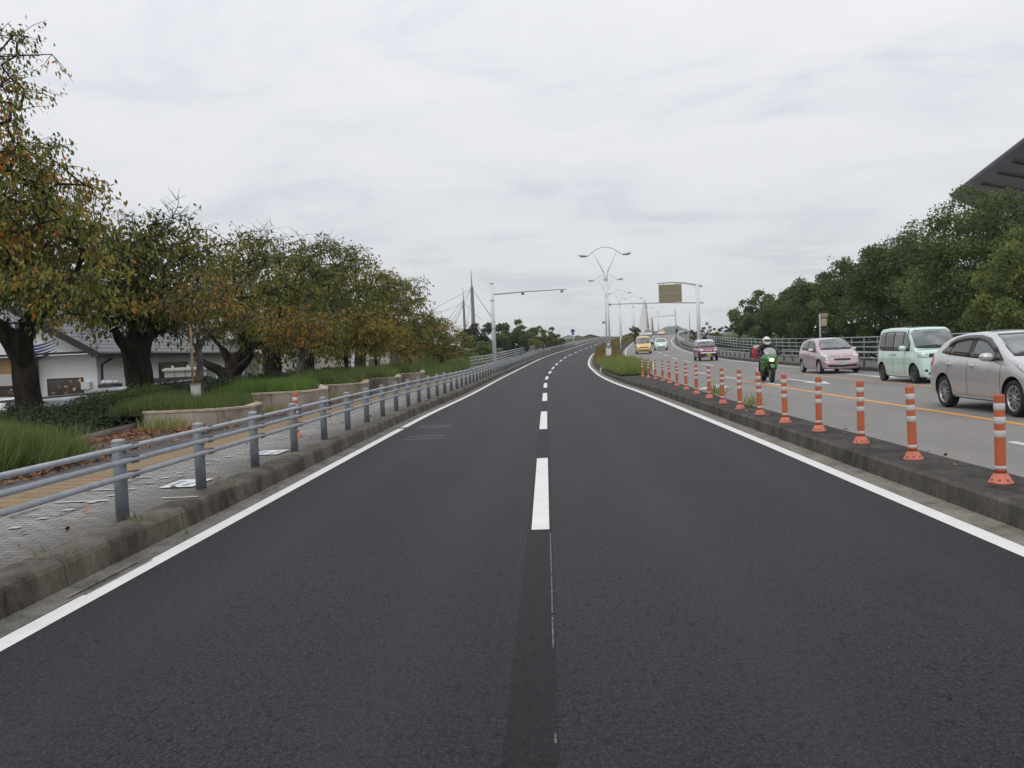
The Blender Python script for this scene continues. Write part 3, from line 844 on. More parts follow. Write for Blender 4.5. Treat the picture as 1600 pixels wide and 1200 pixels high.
# ------------------------------------------------------------------ street lamps: two slim poles, a V, an arc and two heads
def street_lamp(loc, label, H=9.3, rz=0.0):
    t = thing('street_lamp', label, 'street lamp', loc, rz, 'twin arm street lamps along the median')
    bm = B(); add_box(bm, (0, 0, .5), (.42, .30, 1.2), bevel=.02); obj('base', bm, M['white_pole'], t)
    zt = H - 2.35
    for s in (-1, 1):
        bm = B(); add_tube(bm, [(s * .13, 0, 1.0), (s * .10, 0, zt)], [.065, .05], 10); obj('pole', bm, M['white_pole'], t)
    bm = B(); add_lathe(bm, [(.15, zt - .35), (.165, zt - .3), (.165, zt + .15), (.12, zt + .2), (.0, zt + .22)], 14); c = obj('collar', bm, M['white_pole'], t)
    for z in (2.8, 4.6, zt - .8):
        bm = B(); add_box(bm, (0, 0, z), (.2, .04, .05)); obj('spacer', bm, M['white_pole'], t)
    for s in (-1, 1):
        bm = B(); add_tube(bm, [(s * .06, 0, zt + .1), (s * .95, 0, H - .40)], .04, 8); obj('strut', bm, M['white_pole'], t)
    pts = []
    for k in range(-12, 13):
        u = k / 12
        x = u * 1.29
        pts.append((x, 0, H - .03 - .62 * abs(u) ** 2.0 * (1 if abs(u) < .8 else 1)))
    pts = [(-1.54, 0, H - .70)] + pts + [(1.54, 0, H - .70)]
    bm = B(); add_tube(bm, pts, .042, 8); obj('arc', bm, M['white_pole'], t)
    for s in (-1, 1):
        bm = B()
        add_lathe(bm, [(.0, -.36), (.09, -.33), (.13, -.1), (.12, .2), (.06, .34), (0, .36)], 12, Matrix.Translation((s * 1.76, 0, H - .66)) @ Matrix.Rotation(R(90 - 8) * s, 4, 'Y') @ Matrix.Diagonal((.75, 1.15, 1, 1)))
        h = obj('lamp_head', bm, M['galv'], t)
        bm = B()
        add_box(bm, (s * 1.76, 0, H - .755), (.4, .17, .02), bevel=.006); obj('lens', bm, M['glass_pale'], h)
    return t
lamp_y = [70, 104, 151, 192, 236, 280]
LORD = ['tall twin arm street lamp standing nearest to us on the median', 'twin arm street lamp second in the row along the median', 'twin arm street lamp third in the row along the median',
        'twin arm street lamp fourth in the row, on the rise', 'twin arm street lamp fifth in the row, near the bush', 'twin arm street lamp at the far end of the row by the bridge']
for y, lab in zip(lamp_y, LORD):
    off = 4.48 if y < 80 else 4.75
    street_lamp((CX(y) + off, y, CZ(y) + .2), lab, rz=-math.atan((CX(y + 4) - CX(y - 4)) / 8))

# ------------------------------------------------------------------ white pole with a long sensor arm (our side)
p0 = Vector((CX(62) - 4.0, 62, CZ(62) + .2))
t = thing('sensor_pole', 'tall white pole behind the guard rail with a thin arm out over the road', 'pole', p0)
bm = B(); add_tube(bm, [(0, 0, -.1), (0, 0, 6.95)], [.15, .11], 14); obj('pole', bm, M['white_pole'], t)
bm = B(); add_lathe(bm, [(.24, -.08), (.24, .06), (.16, .1)], 12); obj('base', bm, M['galv'], t)
bm = B(); add_tube(bm, [(.1, 0, 5.42), (2.4, 0, 5.52), (5.35, 0, 5.56)], [.05, .045, .028], 8); arm = obj('arm', bm, M['galv'], t)
for x, z in ((2.2, 5.38), (5.0, 5.42)):
    bm = B(); add_box(bm, (x, 0, z), (.22, .2, .16), bevel=.03); obj('sensor', bm, M['grey_metal'], arm)
for z in (6.2, 5.0, 3.0):
    bm = B(); add_lathe(bm, [(.155, z - .03), (.165, z - .02), (.165, z + .02), (.155, z + .03)], 12, close=False); obj('clamp', bm, M['galv'], t)

# ------------------------------------------------------------------ sign gantry on the far walk, seen from behind
g0 = Vector((13.86, 79.5, CZ(79.5) + .22))
t = thing('sign_gantry', 'white pole on the far walk whose curved arm carries a brown backed sign', 'sign gantry', g0)
bm = B(); add_tube(bm, [(0, 0, -.1), (0, 0, 6.55)], [.19, .15], 14); obj('pole', bm, M['white_pole'], t)
bm = B(); add_tube(bm, [(.45, 0, 6.22), (-.1, 0, 6.38), (-1.2, 0, 6.62), (-2.4, 0, 6.72), (-3.6, 0, 6.66)], [.07, .08, .07, .065, .05], 8); obj('arm', bm, M['galv'], t)
bm = B(); add_tube(bm, [(.55, -.02, 4.72), (-3, -.02, 4.9), (-8.1, -.02, 4.98)], [.05, .05, .035], 8); a2 = obj('sensor_arm', bm, M['galv'], t)
bm = B(); add_box(bm, (-8.0, 0, 4.95), (.24, .2, .18), bevel=.03); obj('sensor', bm, M['grey_metal'], a2)
bm = B(); add_box(bm, (-2.45, -.02, 5.72), (2.06, .10, 1.62), bevel=.015); pn = obj('sign_panel', bm, M['sign_back'], t)
bm = B(); add_box(bm, (-2.45, -.085, 5.68), (1.98, .03, .05)); obj('stiffener', bm, M['galv'], pn)
bm = B(); add_box(bm, (-3.487, -.0, 5.72), (.012, .11, 1.60)); obj('edge_strip', bm, mat_once('cream_edge', (.60, .55, .36)), pn)
for x in (-3.0, -1.9):
    bm = B(); add_box(bm, (x, 0, 6.6), (.06, .06, .22)); obj('hanger', bm, M['galv'], pn)
# second mast further up with a traffic signal
m0 = Vector((CX(130) + 13.9, 130, CZ(130) + .2))
t = thing('signal_mast', 'slim dark mast beyond the brown sign with a long thin arm and signal box', 'signal mast', m0)
bm = B(); add_tube(bm, [(0, 0, -.1), (0, 0, 5.3)], [.11, .08], 10); obj('pole', bm, M['galv'], t)
bm = B(); add_tube(bm, [(0, 0, 4.3), (-3.5, 0, 4.15)], [.05, .035], 8); obj('arm', bm, M['galv'], t)
bm = B(); add_box(bm, (.05, -.16, 2.0), (.36, .24, .66), bevel=.03); obj('signal_box', bm, M['dark_metal'], t)
# round blue sign far up our road
s0 = Vector((CX(150) - 3.4, 150, CZ(150) + .2))
t = thing('round_sign', 'round blue sign on a white post far up our road', 'road sign', s0)
bm = B(); add_tube(bm, [(0, 0, -.1), (0, 0, 2.5)], .06, 8); obj('post', bm, M['white_pole'], t)
bm = B(); add_lathe(bm, [(.36, -.02), (.36, .02)], 20, Matrix.Translation((-.06, -.08, 2.45)) @ Matrix.Rotation(R(90), 4, 'X')); obj('disc', bm, M['sign_blue'], t)
bm = B(); add_box(bm, (-.06, -.08, 1.9), (.46, .03, .3)); obj('plate', bm, M['dark_metal'], t)
s0 = Vector((CX(205) - 3.3, 205, CZ(205) + .2))
t = thing('small_sign', 'tiny grey sign on a thin post near the crest of our road', 'road sign', s0)
bm = B(); add_tube(bm, [(0, 0, -.1), (0, 0, 3.8)], .03, 6); obj('post', bm, M['white_pole'], t)
bm = B(); add_box(bm, (0, -.06, 3.7), (.7, .04, .5)); obj('plate', bm, M['grey_metal'], t)
# pair of small square signs by the levee
s0 = Vector((at(1107, 522, 120).x, 120, CZ(120) - .3))
t = thing('square_sign', 'pair of small grey square signs on a thin post by the levee', 'road sign', s0)
bm = B(); add_tube(bm, [(0, 0, -.1), (0, 0, 3.6)], .03, 6); obj('post', bm, M['galv'], t)
for x, z in ((-.18, 3.35), (.22, 2.85)):
    bm = B(); add_box(bm, (x, -.05, z), (.42, .03, .38)); obj('plate', bm, M['grey_metal'], t)
s0 = Vector((at(1078, 520, 140).x, 140, CZ(140) + .2))
t = thing('thin_pole', 'bare thin pole standing between the signal mast and the gantry', 'pole', s0)
bm = B(); add_tube(bm, [(0, 0, -.1), (0, 0, 4.6)], [.07, .04], 8); obj('pole', bm, M['grey_metal'], t)
# pedestrian signal seen from behind, in front of the green trees
s0 = Vector((at(1283, 560, 47).x, 47, CZ(47) + .24))
t = thing('walk_signal', 'pale boxed pedestrian signal on a slim pole before the green trees', 'traffic signal', s0)
bm = B(); add_tube(bm, [(0, 0, -.05), (0, 0, 2.62)], .045, 8); obj('pole', bm, M['galv'], t)
bm = B(); add_box(bm, (.22, 0, 2.52), (.34, .28, .22), bevel=.03); obj('upper_box', bm, mat_once('beige_box', (.33, .28, .19)), t)
bm = B(); add_box(bm, (.20, 0, 2.16), (.26, .24, .40), bevel=.03); obj('lower_box', bm, mat_once('beige_box2', (.46, .39, .27)), t)
for z in (2.45, 2.1):
    bm = B(); add_box(bm, (.06, 0, z), (.14, .05, .04)); obj('bracket', bm, M['galv'], t)

# ------------------------------------------------------------------ bridges far ahead
def spire(px, ptop, pbot, Y, wbase, label):
    a, b = at(px, pbot, Y), at(px + .5, ptop, Y)
    t = thing('bridge_tower', label, 'bridge tower', (a.x, Y, -1), 0, 'pointed towers of the cable bridge')
    H = b.z + 1
    hb = H - (H * .22)
    bm = B()
    add_lathe(bm, [(wbase * .62, 0), (wbase * .5, H * .45), (wbase * .36, hb), (wbase * .42, hb + .2), (wbase * .42, hb + .8), (wbase * .22, hb + 1.1), (.06, H)], 10)
    obj('mast', bm, M['tower'], t)
    return t, H, hb, Vector((a.x, Y, -1))
M['tower'] = metal_mat('tower', (0.19, 0.195, 0.21), .6)
M['cable'] = mat('cable', (0.25, 0.26, 0.28), .6)
for px, pt, pb, Y, w, lab, cabs in ((740, 421, 510, 320, 1.45, 'taller dark spire of the cable bridge above the trees', [(668, 488), (690, 512), (706, 512), (768, 496), (775, 505), (729, 512)]),
                                    (726, 449, 510, 330, 1.05, 'shorter dark spire of the cable bridge above the trees', [(662, 500), (700, 512), (710, 513), (752, 500)])):
    t, H, hb, org = spire(px, pt, pb, Y, w, lab)
    for cx, cy in cabs:
        q = at(cx, cy, Y) - org
        top = Vector((0, 0, hb + .4))
        d = q - top
        bm = B(); add_tube(bm, [top, top + d * (1.0 if q.z < 6 else q.z and 1.0)], .07, 5); obj('cable', bm, M['cable'], t)
M['pylon_white'] = mat('pylon_white', (0.80, 0.80, 0.80), .5, var=.04)
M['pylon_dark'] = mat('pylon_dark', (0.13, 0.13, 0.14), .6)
def white_pylon(quad, dark, Y, depth, label):
    """quad: picture outline of the white blade; dark: its dark edge rib; both at their real distance and size, with depth."""
    o0 = at(quad[0][0], quad[0][1], Y)
    t = thing('white_pylon', label, 'bridge pylon', o0, 0, 'white blade pylons of the road bridge')
    bm = B(); add_poly_slab(bm, [at(*p, Y) - o0 for p in quad], depth); obj('blade', bm, M['pylon_white'], t)
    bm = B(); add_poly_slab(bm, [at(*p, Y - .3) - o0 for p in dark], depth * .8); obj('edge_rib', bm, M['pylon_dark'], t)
white_pylon([(999, 530), (1012.8, 530), (1009.0, 473), (1006.4, 466), (1000.5, 500)], [(1013, 530), (1016.2, 530), (1010.2, 474), (1008.8, 471.5)], 255, 2.0, 'taller white blade pylon of the bridge rising behind the silver minivan')
white_pylon([(1016.5, 528), (1019, 528), (1018.6, 498), (1016.8, 492)], [(1019.2, 528), (1022.4, 528), (1020.0, 499), (1019.0, 497)], 340, 2.0, 'smaller white blade pylon farther out on the bridge')
# ------------------------------------------------------------------ foliage
def leaf_object(name, C, A, Nn, Ln, Wd, tint, m, parent=None, kind=None):
    """One mesh of many leaf-shaped quads. C centres, A leaf axes, Nn side hints."""
    C = np.asarray(C, float); A = np.asarray(A, float); Nn = np.asarray(Nn, float)
    N = len(C)
    A /= np.linalg.norm(A, axis=1, keepdims=True) + 1e-9
    S = np.cross(A, Nn); S /= np.linalg.norm(S, axis=1, keepdims=True) + 1e-9
    Up = np.cross(S, A)
    L = np.asarray(Ln)[:, None]; W = np.asarray(Wd)[:, None]
    v = np.empty((N, 4, 3))
    v[:, 0] = C - A * L * .5
    v[:, 1] = C + S * W * .5 + Up * W * .12 - A * L * .06
    v[:, 2] = C + A * L * .5
    v[:, 3] = C - S * W * .5 + Up * W * .12 - A * L * .06
    me = bpy.data.meshes.new(name)
    me.vertices.add(N * 4); me.loops.add(N * 4); me.polygons.add(N)
    me.vertices.foreach_set('co', v.reshape(-1))
    me.loops.foreach_set('vertex_index', np.arange(N * 4, dtype=np.int32))
    me.polygons.foreach_set('loop_start', np.arange(0, N * 4, 4, dtype=np.int32))
    at_ = me.attributes.new('tint', 'FLOAT', 'FACE')
    at_.data.foreach_set('value', np.clip(np.asarray(tint, float), 0, 1).astype(np.float32))
    me.update(calc_edges=True)
    o = link_mesh(name, me, m, parent)
    if kind: o['kind'] = kind
    return o

def in_blobs(blobs, rs, n, shell=.45):
    """n points spread through a union of ellipsoids, thicker towards the outside."""
    w = np.array([b[3] * b[4] * b[5] for b in blobs]); w = w / w.sum()
    ks = rs.choice(len(blobs), n, p=w)
    d = rs.normal(size=(n, 3)); d /= np.linalg.norm(d, axis=1, keepdims=True)
    r = rs.uniform(0, 1, n) ** shell
    b = np.array(blobs)[ks]
    wob = 1 + .18 * np.sin(d[:, 0] * 5 + b[:, 0]) * np.sin(d[:, 1] * 4 + b[:, 1] * 2) + .12 * np.sin(d[:, 2] * 7 + b[:, 2] * 3)
    return b[:, :3] + d * (r * wob)[:, None] * b[:, 3:6], d, r

def grow(trunk, clusters, tip_r=.012, rs=None, seg=.7, limbs=()):
    """Joins cluster points to the trunk: each to its nearest grown node. Returns (node positions, parents, radii)."""
    P = [np.array(p, float) for p, _ in trunk]; par = [-1] + list(range(len(trunk) - 1)); fixed = [r for _, r in trunk]
    nroot = max(1, len(trunk) - 1)
    top = P[-1].copy()
    for start, pts in limbs:
        prev = start
        for p, r_ in pts:
            P.append(np.array(p, float)); par.append(prev); fixed.append(r_); prev = len(P) - 1
    order = np.argsort(np.linalg.norm(clusters - top, axis=1))
    tips = []
    for i in order:
        c = clusters[i]
        Q = np.array(P)
        dv = c - Q
        d = np.linalg.norm(dv, axis=1) + np.maximum(0, -dv[:, 2]) * .6
        d[:nroot] += 50
        j = int(np.argmin(d))
        a = P[j]; L = np.linalg.norm(c - a)
        m = max(1, int(L / seg)); prev = j
        off = rs.normal(size=3) * .10 * L
        for k in range(1, m + 1):
            t = k / m
            p = a + (c - a) * t + off * math.sin(math.pi * t) + np.array([0, 0, .12 * L * math.sin(math.pi * t)])
            P.append(p); par.append(prev); fixed.append(None); prev = len(P) - 1
        tips.append(prev)
    n = len(P); area = np.zeros(n)
    for t in tips: area[t] += tip_r ** 2
    for i in range(n - 1, 0, -1): area[par[i]] += area[i] * .96
    rad = np.sqrt(np.maximum(area, tip_r ** 2))
    for i, f in enumerate(fixed):
        if f is not None: rad[i] = f
    base_r = trunk[-1][1]
    for i in range(len(trunk), n):
        if fixed[i] is None: rad[i] = min(rad[i], rad[par[i]] * .75 if fixed[par[i]] is not None else base_r * .6)
    return P, par, rad, tips

def limbs_mesh(P, par, rad, start, bm, n=6, minr=0.0):
    for i in range(start, len(P)):
        if par[i] < 0 or rad[i] < minr: continue
        a, b = P[par[i]], P[i]
        ra = min(rad[par[i]], rad[i] * 1.45)
        add_tube(bm, [a, b], [ra, rad[i]], n if rad[i] > .05 else (5 if rad[i] > .025 else 4), cap=False)

def cherry_tree(label, base_xy, z0, trunk, blobs, n_cl, leaves, size, tint, seed, cat='tree', name='cherry_tree', leaf='cherry_leaf', bark='bark', group='cherry trees along the paved walk', droop=.75, twig=3, spray=.75, tspread=.16, bare=4, flutes=True, tip=.012, n_limb=5):
    rs = np.random.default_rng(seed)
    t = thing(name, label, cat, (base_xy[0], base_xy[1], z0), 0, group)
    org = np.array([base_xy[0], base_xy[1], z0])
    blobs = [(b[0] - org[0], b[1] - org[1], b[2] - org[2], b[3], b[4], b[5]) for b in blobs]
    cl, d, r = in_blobs(blobs, rs, n_cl)
    # main limbs: out of the trunk's top, rising and spreading towards the crown's lobes
    tz, tr_ = np.array(trunk[-1][0]), trunk[-1][1]
    limbs = []
    ctr = cl.mean(axis=0)
    for k in range(n_limb):
        tgt = cl[int(rs.integers(0, n_cl))] if k else ctr + np.array([0, 0, .8])
        az = 2 * math.pi * (k + rs.uniform(-.2, .2)) / n_limb
        spread = np.array([math.cos(az), math.sin(az), 0]) * np.std(cl[:, :2], axis=0).mean() * 1.5
        e = (tz + np.array([0, 0, .35]) + spread) * .5 + (tgt * .5 + np.array([0, 0, .1]))* .5 + tz * 0
        e = tz + (e - tz) * 1.0
        e[2] = max(e[2], tz[2] + .5)
        st = tz if k < 3 else np.array(trunk[-2][0])
        m1 = st + (e - st) * .35 + np.array([0, 0, .15]); m2 = st + (e - st) * .7 + np.array([0, 0, .18]) + rs.normal(size=3) * .08
        r0 = tr_ * (.78 if k == 0 else .58)
        limbs.append((len(trunk) - 1 if k < 3 else len(trunk) - 2, [(m1, r0), (m2, r0 * .72), (e, r0 * .48)]))
    P, par, rad, tips = grow(trunk, cl, tip, rs, limbs=limbs)
    nt_ = len(trunk)
    bm = B()
    # the trunk: a smooth swept tube, its foot flared
    tp = [np.array(p) for p, _ in trunk]
    pts, rr = [], []
    for k in range(len(tp) - 1):
        for s in range(4):
            f = s / 4
            pts.append(tp[k] * (1 - f) + tp[k + 1] * f); rr.append(trunk[k][1] * (1 - f) + trunk[k + 1][1] * f)
    pts.append(tp[-1]); rr.append(trunk[-1][1])
    add_tube(bm, pts, rr, 14)
    for v in bm.verts:
        if flutes:
            a = math.atan2(v.co.y, v.co.x)
            k = 1 + .07 * math.sin(a * 5 + v.co.z * 1.3) + .05 * math.sin(v.co.z * 6 + a * 2)
            cx = np.interp(v.co.z, [p[2] for p in tp], [p[0] for p in tp]); cy = np.interp(v.co.z, [p[2] for p in tp], [p[1] for p in tp])
            v.co.x = cx + (v.co.x - cx) * k; v.co.y = cy + (v.co.y - cy) * k
    limbs_mesh(P, par, rad, nt_, bm, 8)
    obj('trunk', bm, M[bark], t)
    # twigs and leaves
    C, A, Nn, Ln, Wd, T = [], [], [], [], [], []
    bm = B()
    ctint = np.clip(rs.normal(tint, tspread * .8, n_cl), 0, 1)
    for i in range(n_cl):
        c = cl[i]
        out = d[i] * np.array([1, 1, .35]) + rs.normal(size=3) * .45
        nb = twig if r[i] > .6 else max(1, twig - 1)
        hi_ = (cl[i][2] - cl[:, 2].min()) / (np.ptp(cl[:, 2]) + 1e-6)
        per = max(4, int(leaves / nb * (1.15 - .75 * hi_ ** 1.6 * (r[i] > .6))))
        for b_ in range(nb):
            dv = out / (np.linalg.norm(out) + 1e-9) * 0.6 + rs.normal(size=3) * .55
            dv[2] = dv[2] * .6 - .08
            dv /= np.linalg.norm(dv) + 1e-9
            ln = spray * rs.uniform(.55, 1.15)
            e = c + dv * ln + np.array([0, 0, -.12 * ln])
            mid = (c + e) / 2 + np.array([0, 0, .06 * ln])
            if twig >= 2: add_tube(bm, [c, mid, e], [.011, .008, .004], 3, cap=False)
            u = rs.uniform(0, 1.05, per) ** .8
            pos = np.where((u < .5)[:, None], c + (mid - c) * (u * 2)[:, None], mid + (e - mid) * ((u - .5) * 2)[:, None])
            pos = pos + rs.normal(size=(per, 3)) * np.array([.11, .11, .09]) * (spray / .75)
            ax = dv * .5 + rs.normal(size=(per, 3)) * .45 + np.array([0, 0, -droop])
            C.append(pos + ax * size * .3); A.append(ax); Nn.append(rs.normal(size=(per, 3)) + np.array([0, 0, .4]))
            s = size * rs.uniform(.65, 1.25, per)
            Ln.append(s); Wd.append(s * rs.uniform(.36, .54, per))
            T.append(ctint[i] + rs.normal(0, tspread * .6, per) + (rs.uniform(0, 1, per) < .025) * .35)
    for k in range(bare):       # bare twigs that stick out of the top
        i = int(rs.integers(0, n_cl)); 
        if cl[i][2] < np.percentile(cl[:, 2], 80): 
            i = int(np.argsort(-cl[:, 2])[rs.integers(0, max(2, n_cl // 12))])
        a = cl[i]; e = a + np.array([rs.normal() * .4 + .2, rs.normal() * .4, rs.uniform(.3, .65)])
        add_tube(bm, [a, (a + e) / 2 + rs.normal(size=3) * .08, e], [.018, .011, .005], 4, cap=False)
        for q in range(5):
            f = rs.uniform(.25, .95); b0 = a + (e - a) * f; e2 = b0 + np.array([rs.normal() * .3, rs.normal() * .3, rs.uniform(.1, .4)])
            add_tube(bm, [b0, e2], [.008, .004], 3, cap=False)
    crown = leaf_object('crown', np.concatenate(C), np.concatenate(A), np.concatenate(Nn), np.concatenate(Ln), np.concatenate(Wd), np.concatenate(T), M[leaf], t)
    if twig >= 2: obj('twigs', bm, M[bark], crown)
    else: bm.free()
    return t

def V3(px, py, Y): return np.array(at(px, py, Y))
def blob(px, py, Y, rpx, rpy, ry=None):
    """A crown lobe read from the photograph: centre pixel, distance, radii in pixels; ry its radius along the road."""
    c = at(px, py, Y); k = Y / FPX
    return (c.x, c.y, c.z, rpx * k, ry or rpx * k, rpy * k)

# --- row of old cherries
def tr(*a): return [(np.array(p, float), r) for p, r in a]
cherry_tree('biggest cherry, its tall autumn crown shading the painted gable', (-12.35, 20), .35,
            tr(((0, 0, -.3), .36), ((.02, 0, .5), .29), ((-.03, 0, 1.3), .26), ((-.10, 0, 1.9), .25)),
            [blob(20, 400, 20, 150, 90, 2.4), blob(-10, 290, 20.5, 130, 95, 2.4), blob(105, 440, 18.6, 78, 60, 1.3), blob(80, 330, 19.5, 75, 60, 1.6), blob(-55, 150, 20.5, 85, 105, 2.0), blob(5, 220, 20.5, 62, 50, 1.5), blob(-10, 85, 20.5, 52, 50, 1.2), blob(8, 48, 20.5, 34, 26, .8), blob(75, 85, 20, 34, 16, .5), blob(-90, 430, 20, 120, 90, 2.0), blob(95, 280, 20, 55, 35, 1.2), blob(110, 545, 19.5, 22, 12, .5), blob(150, 480, 18.3, 38, 36, .9), blob(-10, 480, 20, 50, 30, 1.2)],
            440, 50, .145, .52, 11, spray=.85, bare=7, tspread=.2, droop=1.1)
cherry_tree('thick trunked cherry behind the near one, in front of the tiled roof', (-12.15, 25.3), .3,
            tr(((0, 0, -.3), .46), ((.0, 0, .6), .37), ((-.05, 0, 1.3), .37), ((-.12, 0, 1.9), .40)),
            [blob(235, 410, 25.3, 95, 66, 2.2), blob(175, 395, 26, 75, 70, 2.0), blob(290, 375, 25, 56, 30, 1.6), blob(225, 358, 25, 50, 26, 1.4), blob(250, 475, 26.5, 90, 34, 2.0), blob(180, 470, 25, 60, 36, 1.6), blob(250, 492, 26, 80, 18, 2.0)],
            300, 44, .155, .36, 12, spray=.8, bare=8, tspread=.2)
cherry_tree('slender young cherry with russet leaves beside the bamboo stakes', (-9.45, 23), .4,
            tr(((0, 0, -.2), .12), ((.03, 0, .8), .10), ((.06, .02, 1.3), .085), ((.05, .03, 1.6), .07)),
            [blob(300, 465, 23, 62, 26, 1.1), blob(355, 480, 23, 45, 34, 1.0), blob(255, 480, 23, 40, 14, .8), blob(330, 440, 23, 55, 24, 1.0), blob(380, 500, 23, 32, 22, .8)],
            90, 26, .115, .66, 13, bark='pale_bark', spray=.6, bare=2, tspread=.12, tip=.009)
cherry_tree('cherry with a low forked trunk behind the first planter', (-12.25, 33), .35,
            tr(((0, 0, -.3), .36), ((0, 0, .5), .31), ((.05, 0, 1.0), .34)),
            [blob(385, 415, 33, 74, 52, 2.4), blob(362, 425, 33.5, 36, 36, 1.8), blob(420, 385, 33, 52, 26, 1.8), blob(400, 480, 33, 74, 48, 2.4), blob(450, 450, 32, 50, 50, 2.0), blob(340, 490, 34, 60, 40, 2), blob(385, 520, 34, 60, 22, 1.6), blob(430, 520, 33, 50, 24, 1.6)],
            280, 42, .165, .46, 14, spray=.85, bare=7)
cherry_tree('broad cherry with a stout double trunk at the second planter', (-12.75, 39.5), .4,
            tr(((0, 0, -.3), .50), ((.02, 0, .6), .42), ((.0, 0, 1.3), .40), ((.05, 0, 1.7), .40)),
            [blob(470, 415, 39.5, 66, 46, 2.6), blob(500, 400, 40, 55, 32, 2.2), blob(455, 470, 39.5, 70, 52, 2.6), blob(520, 460, 40, 55, 52, 2.4), blob(430, 500, 41, 50, 40, 2.2), blob(470, 535, 40, 66, 24, 2)],
            300, 42, .175, .34, 15, spray=.9, bare=6)
cherry_tree('small russet cherry leaning before the double trunked one', (-8.9, 30.5), .5,
            tr(((0, 0, -.2), .14), ((.02, 0, .5), .12), ((.1, 0, 1.0), .10), ((.35, .0, 1.6), .08)),
            [blob(480, 525, 30.5, 42, 22, .9), blob(500, 498, 30.5, 40, 24, .9), blob(455, 505, 30.5, 34, 20, .8), blob(430, 525, 30.5, 26, 16, .7)],
            90, 32, .125, .68, 16, bark='pale_bark', spray=.55, bare=2, tspread=.12, tip=.009)
cherry_tree('tall cherry with sparse outer twigs over the grassy planters', (-13.2, 47), .45,
            tr(((0, 0, -.3), .46), ((.0, 0, .8), .38), ((.05, 0, 1.6), .34)),
            [blob(545, 425, 47, 62, 34, 2.6), blob(520, 440, 48, 56, 44, 2.4), blob(560, 470, 46, 58, 40, 2.4), blob(555, 396, 47, 30, 14, 1.4), blob(600, 440, 46, 34, 22, 1.6), blob(480, 480, 48, 50, 40, 2.4), blob(530, 525, 47, 60, 30, 2)],
            260, 38, .19, .46, 17, spray=.95, bare=6)
cherry_tree('young round cherry turning yellow on a dark straight stem', (-8.1, 34.5), .5,
            tr(((0, 0, -.2), .10), ((0, 0, .8), .085), ((.0, 0, 1.4), .08)),
            [blob(545, 540, 34.5, 46, 18, 1.0), blob(580, 512, 34.5, 42, 26, 1.1), blob(560, 500, 34.5, 30, 18, .9)],
            120, 38, .13, .62, 18, spray=.55, bare=1, tspread=.1, tip=.009)
cherry_tree('young cherry with an orange flank on a thin dark stem', (-9.0, 45), .5,
            tr(((0, 0, -.2), .10), ((0, 0, .9), .085), ((.0, 0, 1.6), .08)),
            [blob(600, 528, 45, 46, 30, 1.4), blob(625, 545, 45, 24, 20, 1.1), blob(585, 505, 45, 30, 16, 1.1)],
            110, 36, .15, .62, 19, spray=.65, bare=1, tspread=.12, tip=.009)
cherry_tree('forked old cherry by the beige wall', (-12.7, 58), .5,
            tr(((0, 0, -.3), .50), ((.0, 0, .6), .40), ((.05, 0, 1.2), .36), ((.5, 0, 2.2), .24)),
            [blob(610, 460, 58, 52, 36, 2.8), blob(590, 500, 58, 50, 34, 2.6), blob(640, 490, 57, 36, 30, 2.2), blob(612, 436, 58, 36, 16, 2), blob(655, 464, 57, 18, 9, 1), blob(560, 510, 59, 40, 36, 2.5)],
            230, 44, .22, .52, 20, spray=1.0, bare=4)
cherry_tree('smaller cherry before the white roofed house', (-10.4, 64), .5,
            tr(((0, 0, -.3), .36), ((.0, 0, .7), .30), ((.0, 0, 1.4), .26), ((.1, 0, 2.0), .2)),
            [blob(640, 520, 64, 42, 30, 2.2), blob(665, 505, 64, 32, 20, 1.9), blob(620, 535, 64, 30, 18, 1.8)],
            160, 42, .21, .56, 21, spray=.9, bare=2)
cherry_tree('last cherry of the row, nearest the white sensor pole', (-8.6, 70), .45,
            tr(((0, 0, -.3), .20), ((.0, 0, .7), .16), ((.0, 0, 1.5), .14)),
            [blob(690, 525, 70, 40, 24, 2.0), blob(712, 545, 70, 32, 16, 1.8), blob(675, 548, 70, 30, 14, 1.7)],
            150, 40, .21, .52, 22, spray=.9, bare=2)

